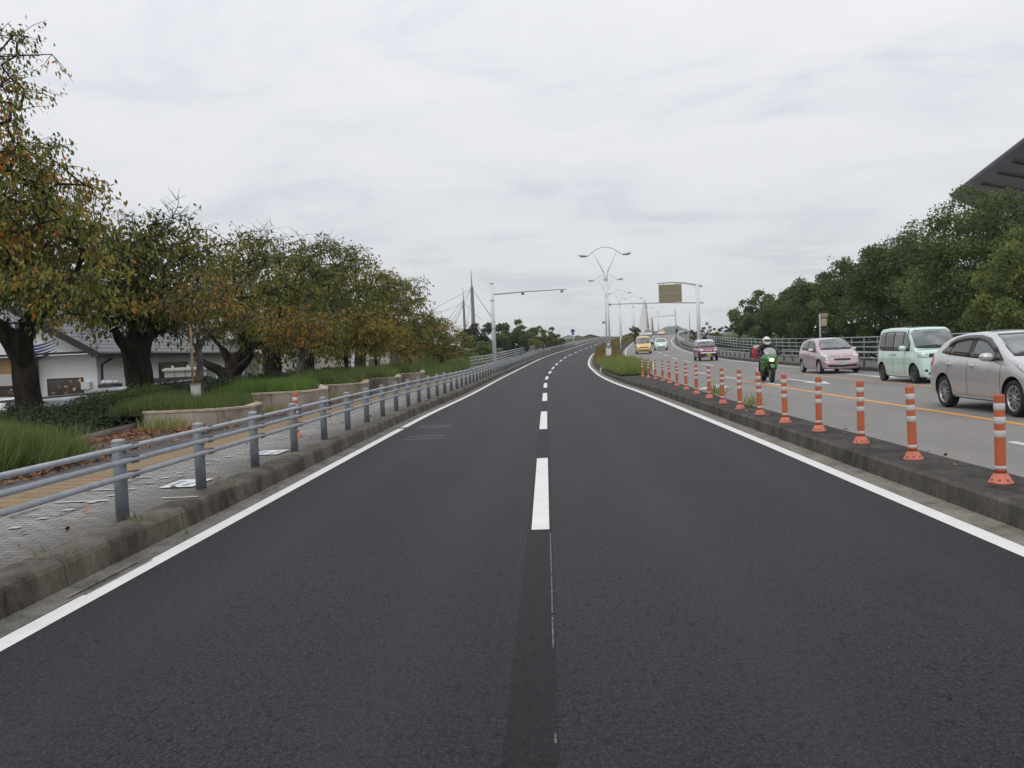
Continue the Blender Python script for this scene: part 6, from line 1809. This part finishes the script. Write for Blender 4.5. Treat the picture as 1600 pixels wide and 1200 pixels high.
VAN = dict(L=3.395, W=1.475, top=[(0, .45), (.02, 1.2), (.06, 1.62), (.2, 1.725), (.8, 1.755), (1.7, 1.745), (2.35, 1.71), (2.50, 1.63), (2.93, 1.07), (3.08, 1.04), (3.28, 1.01), (3.36, .92), (3.39, .62), (3.395, .35)],
           belt=[(0, .95), (2.4, .95), (3.39, .80)], wheels=(.46, 2.92), wr=.285, tw=.155, gap=.05, sill=.17, soft=5, tumble=.15, plan=(.45, .26, .25, .12), rc=.09,
           dlo_lo=[(.18, 1.05), (.4, 1.0), (2.0, .99), (2.62, .99)], dlo_hi=[(.18, 1.50), (.34, 1.60), (1.2, 1.62), (2.15, 1.60), (2.34, 1.54), (2.62, 1.22)],
           panes=[(.22, .66), (.72, 1.36), (1.42, 2.10), (2.16, 2.56)], screen=[(.66, 1.09), (.60, 1.61)], rear_screen=[(.56, 1.05), (.52, 1.6)], tail=(.72, 1.0), tail_x=(.02, .12),
           seams=[1.39, 2.28, .55], handles=[(1.24, .88), (1.54, .88)], mirror=(2.42, 1.08), mirror_s=(.10, .12, .085), rim=M['dark_alloy'], spokes=9, rimf=.70, plate=(.42, M['plate_white']), pane_m=[M['glass_tint'], M['glass_tint'], M['glass_dark'], M['glass_dark']],
           handle_m=mat('mint_handle', (.30, .42, .37), .4),
           pieces=[('grille', M['black_plastic'], 0, [(-.56, .79), (0, .785), (.56, .79)], [(-.56, .90), (0, .91), (.56, .90)], .006, False),
                   ('headlight', M['lamp_clear'], 25, [(.03, .42, .79), (.20, .70, .80)], [(.04, .42, .905), (.24, .70, .90)], .012, True),
                   ('air_intake', M['black_plastic'], 0, [(-.30, .55), (.30, .55)], [(-.34, .63), (.34, .63)], .006, False),
                   ('lower_intake', M['black_plastic'], 0, [(-.46, .27), (.46, .27)], [(-.46, .34), (.46, .34)], .006, False),
                   ('fog_lamp', M['black_plastic'], 15, [(.02, .47, .36), (.04, .56, .36)], [(.02, .47, .43), (.04, .56, .43)], .006, True)])
PASSO = dict(L=3.65, W=1.665, top=[(0, .45), (.02, .95), (.09, 1.12), (.34, 1.40), (.62, 1.49), (1.2, 1.53), (1.75, 1.525), (2.1, 1.47), (2.35, 1.36), (2.88, 1.01), (3.1, .95), (3.42, .82), (3.56, .68), (3.63, .52), (3.65, .38)],
             belt=[(0, .95), (1.2, .95), (2.8, .88), (3.65, .66)], wheels=(.60, 3.04), wr=.285, tw=.165, gap=.05, sill=.19, soft=7, tumble=.34, plan=(.75, .28, .4, .16),
             dlo_lo=[(.45, 1.06), (.7, 1.01), (1.7, .975), (2.62, .945)], dlo_hi=[(.45, 1.09), (.62, 1.30), (.9, 1.40), (1.6, 1.43), (1.95, 1.38), (2.25, 1.24), (2.62, .965)],
             panes=[(.56, 1.36), (1.44, 2.22), (2.27, 2.52)], screen=[(.66, 1.03), (.52, 1.42)], rear_screen=[(.58, 1.05), (.48, 1.36)], tail=(.78, 1.05), tail_x=(.04, .2),
             seams=[1.40, 2.55], handles=[(.95, .86), (1.62, .84)], mirror=(2.33, 1.0), mirror_s=(.10, .115, .08), rim=M['hub_cap'], spokes=8, rimf=.70, plate=(.455, M['plate_white']), handle_m=P_pink, mirror_paint=mat('mirror_pale', (.62, .55, .56), .3, coat=1),
             pieces=[('headlight', M['lamp_clear'], 40, [(.12, .44, .69), (.28, .66, .66), (.50, .78, .74)], [(.26, .46, .80), (.42, .66, .88), (.66, .77, .90)], .010, True),
                     ('grille', M['black_plastic'], 0, [(-.33, .555), (.33, .555)], [(-.35, .635), (.35, .635)], .006, False),
                     ('lower_grille', M['black_plastic'], 0, [(-.60, .30), (0, .275), (.60, .30)], [(-.66, .40), (0, .35), (.66, .40)], .006, False),
                     ('badge', M['chrome'], 0, [(-.05, .70), (.05, .70)], [(-.05, .74), (.05, .74)], .010, False),
                     ('fog_lamp', M['chrome'], 30, [(.08, .50, .44), (.22, .70, .46)], [(.08, .50, .51), (.22, .70, .53)], .008, True),
                     ('hood_seam', M['arch_dark'], 0, [(-.55, .73), (0, .70), (.55, .73)], [(-.55, .742), (0, .712), (.55, .742)], .003, False)],
             mirror_m={})
BOXY = dict(L=3.395, W=1.475, top=[(0, .5), (.02, 1.15), (.08, 1.50), (.25, 1.62), (.9, 1.665), (1.7, 1.65), (2.1, 1.60), (2.25, 1.50), (2.58, 1.10), (2.8, 1.05), (3.18, .99), (3.31, .90), (3.38, .65), (3.395, .38)],
            belt=[(0, .98), (2.4, .96), (3.39, .8)], wheels=(.48, 2.90), wr=.30, tw=.165, gap=.06, sill=.24, soft=5, tumble=.2, plan=(.4, .22, .25, .12), split=1.44, rc=.1,
            dlo_lo=[(.2, 1.06), (2.0, 1.0), (2.42, 1.0)], dlo_hi=[(.2, 1.42), (.5, 1.48), (1.8, 1.49), (2.05, 1.46), (2.42, 1.10)], panes=[(.24, .6), (.66, 1.3), (1.38, 2.3)], screen=[(.62, 1.10), (.56, 1.50)], rear_screen=[(.56, 1.1), (.52, 1.5)], tail=(.6, .8), tail_x=(.02, .12),
            seams=[1.34, 2.3], handles=[(.85, .9), (1.55, .9)], mirror=(2.25, 1.08), rim=M['dark_alloy'], spokes=5, mirror_paint=M['black_plastic'], low=.33, plate=(.47, M['plate_yellow']),
            pieces=[('headlight', M['lamp_clear'], 18, [(.03, .40, .76), (.06, .53, .74), (.12, .66, .76)], [(.03, .40, .90), (.06, .53, .92), (.12, .66, .90)], .012, True),
                    ('grille', M['chrome'], 0, [(-.3, .79), (.3, .79)], [(-.3, .84), (.3, .84)], .010, False),
                    ('bumper', M['chrome'], 0, [(-.62, .56), (.62, .56)], [(-.64, .66), (.64, .66)], .03, False),
                    ('lower_bumper', M['black_plastic'], 0, [(-.62, .32), (.62, .32)], [(-.62, .55), (.62, .55)], .012, False),
                    ('skid_plate', M['chrome'], 0, [(-.35, .28), (.35, .28)], [(-.42, .33), (.42, .33)], .03, False)])
MINIVAN = dict(L=4.3, W=1.69, top=[(0, .5), (.02, 1.2), (.1, 1.75), (.3, 1.9), (1.2, 1.96), (2.6, 1.94), (3.0, 1.82), (3.55, 1.15), (3.9, 1.02), (4.2, .88), (4.28, .6), (4.3, .4)],
               belt=[(0, 1.05), (3.4, 1.0), (4.3, .75)], wheels=(.75, 3.5), wr=.31, tw=.18, sill=.2, soft=6, tumble=.2, plan=(.7, .26, .3, .1),
               dlo_lo=[(.3, 1.15), (3.35, 1.1)], dlo_hi=[(.3, 1.65), (.6, 1.72), (2.6, 1.72), (3.35, 1.14)], panes=[(.35, 1.3), (1.38, 2.3), (2.38, 3.2)], screen=[(.7, 1.16), (.6, 1.74)], rear_screen=[(.6, 1.15), (.55, 1.7)], tail=(.9, 1.2),
               seams=[1.34, 2.34], handles=[], mirror=(3.05, 1.2), rim=M['hub_cap'], spokes=7, plate=(.5, M['plate_white']), mirror_paint=M['black_plastic'],
               pieces=[('headlight', M['lamp_clear'], 30, [(.06, .48, .74), (.34, .78, .76)], [(.12, .46, .86), (.44, .78, .9)], .01, True), ('grille', M['black_plastic'], 0, [(-.42, .66), (.42, .66)], [(-.45, .74), (.45, .74)], .006, False),
                       ('lower_grille', M['black_plastic'], 0, [(-.55, .32), (.55, .32)], [(-.6, .44), (.6, .44)], .006, False)])
BUBBLE = dict(L=3.55, W=1.63, top=[(0, .45), (.03, .85), (.15, 1.0), (.5, 1.35), (.9, 1.47), (1.5, 1.49), (1.9, 1.44), (2.15, 1.34), (2.65, 1.0), (2.9, .95), (3.3, .86), (3.46, .72), (3.53, .5), (3.55, .36)],
              belt=[(0, .92), (2.6, .9), (3.55, .64)], wheels=(.6, 2.9), wr=.29, tw=.17, sill=.2, soft=8, tumble=.42, plan=(.9, .34, .6, .22),
              dlo_lo=[(.55, 1.05), (2.45, .98)], dlo_hi=[(.55, 1.08), (.85, 1.35), (1.6, 1.40), (2.0, 1.3), (2.45, 1.0)], panes=[(.62, 1.25), (1.32, 2.35)], screen=[(.62, 1.02), (.5, 1.38)], rear_screen=[(.55, 1.0), (.45, 1.3)], tail=(.75, .95),
              seams=[1.28, 2.5], handles=[], mirror=(2.25, 1.02), rim=M['hub_cap'], spokes=7, plate=(.42, M['plate_white']),
              pieces=[('headlight', M['lamp_clear'], 28, [(.16, .46, .70), (.24, .56, .68), (.34, .66, .70)], [(.18, .46, .84), (.26, .56, .86), (.38, .66, .84)], .012, True), ('grille', M['black_plastic'], 0, [(-.45, .40), (.45, .40)], [(-.5, .47), (.5, .47)], .006, False),
                      ('moustache', M['chrome'], 0, [(-.22, .66), (.22, .66)], [(-.2, .69), (.2, .69)], .008, False), ('lower_grille', M['black_plastic'], 0, [(-.5, .24), (.5, .24)], [(-.5, .32), (.5, .32)], .006, False)])
def heading(y):       # facing us, along the road
    d = (CX(y + 3) - CX(y - 3)) / 6
    return math.atan2(-1, -d)
def rz_road(y): return CZ(y) + .062
build_car('hatchback', 'silver five door hatchback in the lane beside the long yellow line', 'car', HATCH, P_silver, (8.83, 16.45, .062), -math.pi / 2)
build_car('kei_van', 'tall mint green boxy van behind the silver hatchback', 'van', VAN, P_mint, (11.86, 28.1, .062), -math.pi / 2)
PASSO['mirror_m'] = {}
pk = build_car('small_hatchback', 'dusty pink small hatchback between the motorcycle and the mint van', 'car', PASSO, P_pink, (12.32, 38.5, .065), -math.pi / 2)
# the pink car's lit indicator
bm = B(); add_lathe(bm, [(0, -.05), (.06, -.03), (.075, .02), (0, .05)], 10, Matrix.Translation((1.60, .66, .72)) @ Matrix.Rotation(R(90), 4, 'Y')); obj('indicator', bm, M['lamp_amber'], pk)
build_car('small_suv', 'dark pink small off-roader with a white roof and yellow number plate', 'car', BOXY, P_red, (12.40, 68.4, rz_road(68.4)), heading(68.4), roof_paint=P_white)
c = at(1008, 554, 95)
build_car('minivan', 'yellow minivan coming down the inner lane by the median grass', 'van', MINIVAN, P_yellow, (c.x, 96.5, rz_road(96.5)), heading(96.5), detail=1)
c = at(1036, 546, 106)
build_car('bubble_car', 'pale mint rounded small car ahead of the dark car on the rise', 'car', BUBBLE, P_pale, (c.x, 108, rz_road(108)), heading(108), detail=1)
c = at(1028, 538, 128)
build_car('hatchback', 'dark car half hidden behind the pale mint rounded car', 'car', HATCH, P_dark, (c.x, 130, rz_road(130)), heading(130), detail=1)
c = at(1014.5, 527, 195)
build_car('minivan', 'silver minivan far up the rise below the white bridge pylon', 'van', MINIVAN, P_grey, (c.x, 197, rz_road(197)), heading(197), detail=1)
c = at(1035.5, 525, 262)
build_car('hatchback', 'yellow taxi-like car farthest away at the top of the rise', 'car', HATCH, P_yellow, (c.x, 264, rz_road(264)), heading(264), detail=1)
# parked behind the hedge, tails towards us
build_car('parked_car', 'white parked car showing only its roof behind the hedge', 'car', HATCH, P_white, (-21.5, 33.5, LOT_Z), math.pi / 2, 'cars parked at the restaurant')
build_car('parked_car', 'dark parked car behind the hedge between the white parked car and the grey one', 'car', HATCH, P_dark, (-18.75, 33.2, LOT_Z), math.pi / 2, 'cars parked at the restaurant')
build_car('parked_car', 'grey parked boxy car with tall red tail lamps behind the hedge', 'car', BOXY, car_paint('paint_graphite', (.07, .075, .08), .4), (-16.3, 32.5, LOT_Z + .1), math.pi / 2, 'cars parked at the restaurant')
# ------------------------------------------------------------------ motorcycle and rider (coming towards us)
BIKE_LOC, BIKE_RZ = (8.02, 32.0, .062), -math.pi / 2 - R(2)
bike = thing('motorcycle', 'green faired motorcycle with its headlamp lit, ahead of the pink hatchback', 'motorcycle', BIKE_LOC, BIKE_RZ)
P_green = car_paint('paint_green', (.03, .17, .02), .0, .35)
WB, WR = 1.42, .30
for x, w in ((WB / 2, .12), (-WB / 2, .17)):
    wh = bpy.data.objects.new('wheel', None); COL.objects.link(wh); wh.parent = bike; wh.location = (x, 0, WR)
    Mx = Matrix.Rotation(R(90), 4, 'X'); hw = w / 2
    bm = B(); add_lathe(bm, [(.215, -hw * .8), (.25, -hw * .98), (.285, -hw * .75), (WR, 0), (.285, hw * .75), (.25, hw * .98), (.215, hw * .8)], 28, Mx, close=False); obj('tyre', bm, M['rubber'], wh)
    bm = B()
    add_lathe(bm, [(.22, -hw * .7), (.20, -.02), (.20, .02), (.22, hw * .7)], 24, Mx, close=False)
    add_lathe(bm, [(.04, -.05), (.04, .05)], 10, Mx)
    for k in range(6): bmesh.ops.create_cube(bm, size=1, matrix=Matrix.Rotation(k * math.pi / 3, 4, 'Y') @ Matrix.Translation((.12, 0, 0)) @ Matrix.Diagonal((.20, .03, .03, 1)))
    obj('rim', bm, M['dark_metal'], wh)
    if x > 0:
        for s in (-1, 1):
            bm = B(); add_lathe(bm, [(.09, 0), (.15, 0), (.15, .006), (.09, .006)], 20, Matrix.Translation((0, s * .075, 0)) @ Mx); obj('brake_disc', bm, M['alloy'], wh)
def loft(name, sections, m, parent, n=16, smooth=True):
    """sections: (x, cy, cz, half width, half height, power) along x; superellipse rings."""
    bm = B(); rings = []
    for x, cy, cz, a, b, pw in sections:
        ring = []
        for k in range(n):
            t = 2 * math.pi * k / n; c, s = math.cos(t), math.sin(t)
            ring.append(bm.verts.new((x, cy + a * math.copysign(abs(c) ** (2 / pw), c), cz + b * math.copysign(abs(s) ** (2 / pw), s))))
        rings.append(ring)
    for p, q_ in zip(rings, rings[1:]):
        for k in range(n): bm.faces.new((p[k], p[(k + 1) % n], q_[(k + 1) % n], q_[k])).smooth = smooth
    bm.faces.new(list(reversed(rings[0]))); bm.faces.new(rings[-1])
    bmesh.ops.recalc_face_normals(bm, faces=bm.faces)
    return obj(name, bm, m, parent)
# frame, engine, fork
loft('engine', [(-.32, 0, .48, .16, .18, 3), (-.1, 0, .46, .20, .22, 3), (.15, 0, .46, .20, .22, 3), (.32, 0, .50, .15, .16, 3)], M['dark_metal'], bike)
loft('belly_pan', [(-.25, 0, .30, .12, .10, 2.5), (.1, 0, .30, .17, .13, 2.5), (.36, 0, .40, .10, .12, 2.5)], M['black_plastic'], bike)
for s in (-1, 1):
    bm = B(); add_tube(bm, [(WB / 2, s * .10, WR), (WB / 2 - .12, s * .10, .62), (WB / 2 - .25, s * .10, .92)], [.032, .027, .024], 10); obj('fork_leg', bm, M['dark_metal'], bike)
    bm = B(); add_tube(bm, [(-WB / 2, s * .11, WR), (-.22, s * .09, .42)], [.03, .04], 8); obj('swingarm', bm, M['dark_metal'], bike)
loft('front_fender', [(WB / 2 - .22, 0, .60, .07, .02, 2.5), (WB / 2 - .05, 0, .655, .085, .03, 2.5), (WB / 2 + .16, 0, .62, .075, .03, 2.5), (WB / 2 + .26, 0, .54, .05, .02, 2.5)], P_green, bike)
loft('fairing', [(.05, 0, .72, .20, .14, 2.6), (.28, 0, .80, .31, .21, 2.6), (.48, 0, .85, .30, .21, 2.4), (.64, 0, .84, .23, .16, 2.2), (.76, 0, .81, .11, .08, 2.0)], P_green, bike)
for s in (-1, 1):
    loft('side_fairing', [(-.15, s * .20, .60, .03, .10, 2.5), (.15, s * .23, .62, .05, .20, 2.5), (.42, s * .22, .64, .05, .20, 2.5), (.58, s * .15, .70, .03, .10, 2.5)], P_green, bike)
    loft('lower_fairing', [(-.25, s * .19, .40, .03, .12, 2.5), (.05, s * .21, .40, .04, .18, 2.5), (.30, s * .19, .44, .04, .16, 2.5), (.44, s * .13, .50, .03, .08, 2.5)], M['black_plastic'], bike)
bm = B(); add_lathe(bm, [(0, -.03), (.07, -.02), (.088, .015), (.066, .04), (0, .05)], 18, Matrix.Translation((.735, 0, .815)) @ Matrix.Rotation(R(80), 4, 'Y') @ Matrix.Diagonal((.8, 1.15, 1, 1))); obj('headlight', bm, M['lamp_lit'], bike)
M['bike_screen'] = mat('bike_screen', (.30, .31, .33), .12, spec=.8)
loft('windscreen', [(.64, 0, .98, .16, .03, 2.2), (.57, 0, 1.05, .22, .08, 2.2), (.46, 0, 1.12, .22, .11, 2.2), (.36, 0, 1.20, .15, .06, 2.2)], M['bike_screen'], bike)
loft('fuel_tank', [(-.22, 0, .82, .10, .08, 2.4), (-.02, 0, .88, .16, .13, 2.4), (.18, 0, .90, .16, .12, 2.4), (.30, 0, .88, .10, .07, 2.4)], P_green, bike)
loft('seat', [(-.78, 0, .88, .10, .04, 2.6), (-.5, 0, .82, .14, .05, 2.6), (-.2, 0, .79, .12, .05, 2.6)], M['black_plastic'], bike)
loft('tail', [(-.92, 0, .84, .06, .05, 2.3), (-.6, 0, .76, .12, .07, 2.3), (-.3, 0, .70, .12, .08, 2.3)], P_green, bike)
bm = B(); add_tube(bm, [(.2, -.15, .30), (-.35, -.19, .28), (-.55, -.21, .36), (-.95, -.23, .48)], [.035, .04, .05, .055], 12); obj('exhaust', bm, M['alloy'], bike)
bm = B(); add_tube(bm, [(.30, -.36, .98), (.36, -.22, 1.0), (.40, 0, .98), (.36, .22, 1.0), (.30, .36, .98)], .016, 8); hb = obj('handlebar', bm, M['dark_metal'], bike)
for s in (-1, 1):
    bm = B(); add_tube(bm, [(.31, s * .34, .982), (.285, s * .42, .972)], .022, 8); obj('grip', bm, M['rubber'], hb)
    bm = B(); add_tube(bm, [(.46, s * .20, 1.0), (.47, s * .33, 1.14)], .010, 6); mr = obj('mirror_stem', bm, M['dark_metal'], bike)
    bm = B(); add_lathe(bm, [(0, -.02), (.05, -.015), (.06, .01), (0, .02)], 12, Matrix.Translation((.47, s * .375, 1.16)) @ Matrix.Rotation(R(90), 4, 'Y') @ Matrix.Diagonal((.7, 1.25, 1, 1))); obj('mirror_head', bm, M['black_plastic'], mr)
    bm = B(); add_lathe(bm, [(0, -.02), (.025, -.015), (.03, .02), (0, .035)], 10, Matrix.Translation((.60, s * .26, .74)) @ Matrix.Rotation(R(90), 4, 'Y')); obj('indicator', bm, mat_once('amber_dull', (.55, .20, .04), .3), bike)
    bm = B(); add_tube(bm, [(-.18, s * .16, .36), (-.18, s * .28, .35)], .016, 6); obj('footpeg', bm, M['dark_metal'], bike)

# red bag strapped on the rear seat, sticking out on the rider's right
bag = thing('red_bag', 'red bag strapped on the motorcycle seat behind the rider', 'bag', BIKE_LOC, BIKE_RZ)
loft('bag_body', [(-.95, -.10, 1.03, .22, .16, 3), (-.9, -.10, 1.05, .30, .21, 3), (-.62, -.10, 1.06, .31, .22, 3), (-.56, -.10, 1.05, .26, .18, 3)], mat('bag_red', (.42, .035, .055), .7, var=.2), bag)
loft('bag_top', [(-.93, -.12, 1.25, .2, .04, 3), (-.75, -.12, 1.29, .24, .06, 3), (-.58, -.12, 1.25, .2, .04, 3)], mat('bag_pale', (.55, .35, .36), .7), bag)
for x in (-.84, -.68):
    bm = B(); add_tube(bm, [(x, -.42, .90), (x, -.42, 1.2), (x, -.30, 1.30), (x, .10, 1.30), (x, .215, 1.2), (x, .215, .86)], .012, 5); obj('strap', bm, M['black_plastic'], bag)

# rider: one skinned body in black, with helmet; hands have fingers curled over the grips
def skinned(name, joints, edges, m, parent, root, sub=2):
    me = bpy.data.meshes.new(name)
    me.from_pydata([j[0] for j in joints], edges, [])
    o = bpy.data.objects.new(name, me); COL.objects.link(o)
    sk = o.modifiers.new('s', 'SKIN'); sk.use_smooth_shade = True
    for i, j in enumerate(joints):
        v = me.skin_vertices[0].data[i]
        r_ = j[1]; v.radius = r_ if isinstance(r_, tuple) else (r_, r_)
        v.use_root = (i == root)
    sb = o.modifiers.new('u', 'SUBSURF'); sb.levels = sub; sb.render_levels = sub
    dg = bpy.context.evaluated_depsgraph_get(); dg.update()
    me2 = bpy.data.meshes.new_from_object(o.evaluated_get(dg))
    bpy.data.objects.remove(o)
    return link_mesh(name, me2, m, parent, True)
rider = thing('person', 'motorcyclist in a black jacket and white helmet riding the green motorcycle', 'person', BIKE_LOC, BIKE_RZ)
J, E_ = [], []
def jn(p, r_, par=None):
    J.append((p, r_)); i = len(J) - 1
    if par is not None: E_.append((par, i))
    return i
pel = jn((-.36, 0, .93), (.155, .13))
wai = jn((-.29, 0, 1.06), (.15, .135), pel)
che = jn((-.15, 0, 1.20), (.17, .165), wai)
shc = jn((-.07, 0, 1.30), (.125, .125), che)
nk = jn((-.02, 0, 1.375), .062, shc)
hd = jn((.00, 0, 1.44), .07, nk)
for s in (-1, 1):
    sh = jn((-.06, s * .215, 1.275), .092, shc)
    el = jn((.05, s * .37, 1.08), .066, sh)
    fa = jn((.16, s * .36, 1.06), .055, el)
    wr = jn((.265, s * .375, 1.005), .042, fa)
    pm = jn((.315, s * .38, .995), .036, wr)
    hp = jn((-.34, s * .12, .90), .115, pel)
    th = jn((-.10, s * .22, .84), .095, hp)
    kn = jn((.14, s * .25, .76), .078, th)
    ca = jn((.00, s * .25, .56), .066, kn)
    an = jn((-.17, s * .24, .40), .05, ca)
    ft = jn((-.03, s * .245, .345), .045, an)
    to = jn((.07, s * .245, .335), .032, ft)
body = skinned('body', J, E_, mat('jacket_black', (.014, .014, .016), .55, var=.4, scale=9, bump=.3, bscale=14), rider, pel)
for s in (-1, 1):           # gloved fingers wrapped over the grip, thumb below
    for k, (dy, ln) in enumerate(((-.032, .9), (-.011, 1.0), (.011, .96), (.032, .8))):
        y = s * .385 + dy
        pts = [((.315, y, 1.012), .0095), ((.315 + .030 * ln, y, 1.010), .0092), ((.318 + .036 * ln, y, .984), .0085), ((.316 + .016 * ln, y, .962), .0075)]
        skinned('finger', pts, [(0, 1), (1, 2), (2, 3)], M['black_plastic'], body, 0, 1)
    pts = [((.29, s * .35, .995), .011), ((.295, s * .335, .975), .010), ((.315, s * .335, .958), .0085)]
    skinned('thumb', pts, [(0, 1), (1, 2)], M['black_plastic'], body, 0, 1)
hel = loft('helmet', [(x + .09, y, z - .145, a * 1.06, b * 1.02, p) for x, y, z, a, b, p in [(-.235, .0, 1.63, .05, .06, 2), (-.22, 0, 1.635, .085, .10, 2), (-.15, 0, 1.64, .125, .145, 2.1), (-.06, 0, 1.645, .135, .155, 2.1), (.03, 0, 1.63, .122, .14, 2.2), (.085, 0, 1.60, .095, .10, 2.2), (.11, 0, 1.585, .06, .065, 2)]], mat('helmet_white', (.78, .76, .70), .25, coat=1), rider)
loft('visor', [(x + .09, y, z - .145, a * 1.06, b, p) for x, y, z, a, b, p in [(.02, 0, 1.655, .126, .045, 2.4), (.06, 0, 1.655, .118, .046, 2.4), (.10, 0, 1.645, .09, .04, 2.2), (.125, 0, 1.635, .05, .03, 2)]], M['glass_tint'], hel)
loft('peak', [(x + .09, y, z - .145, a, b, p) for x, y, z, a, b, p in [(-.02, 0, 1.735, .11, .02, 2.2), (.06, 0, 1.73, .10, .02, 2.2), (.14, 0, 1.705, .06, .012, 2)]], mat_once('helmet_peak', (.74, .72, .66), .3), hel)
# ------------------------------------------------------------------ the damp air: far things pale towards blue grey
hz = bpy.data.materials.new('air_haze'); hz.use_nodes = True
nt = hz.node_tree; nt.nodes.remove(nt.nodes['Principled BSDF'])
vol = nt.nodes.new('ShaderNodeVolumePrincipled')
vol.inputs['Color'].default_value = (.955, .975, 1.0, 1)
vol.inputs['Density'].default_value = 0.00024
vol.inputs['Anisotropy'].default_value = 0.0
nt.links.new(vol.outputs[0], nt.nodes['Material Output'].inputs['Volume'])
bm = B(); add_box(bm, (0, 1500, 29), (5600, 3700, 62))
tag(obj('haze', bm, hz), kind='stuff')
scene.cycles.volume_bounces = 1
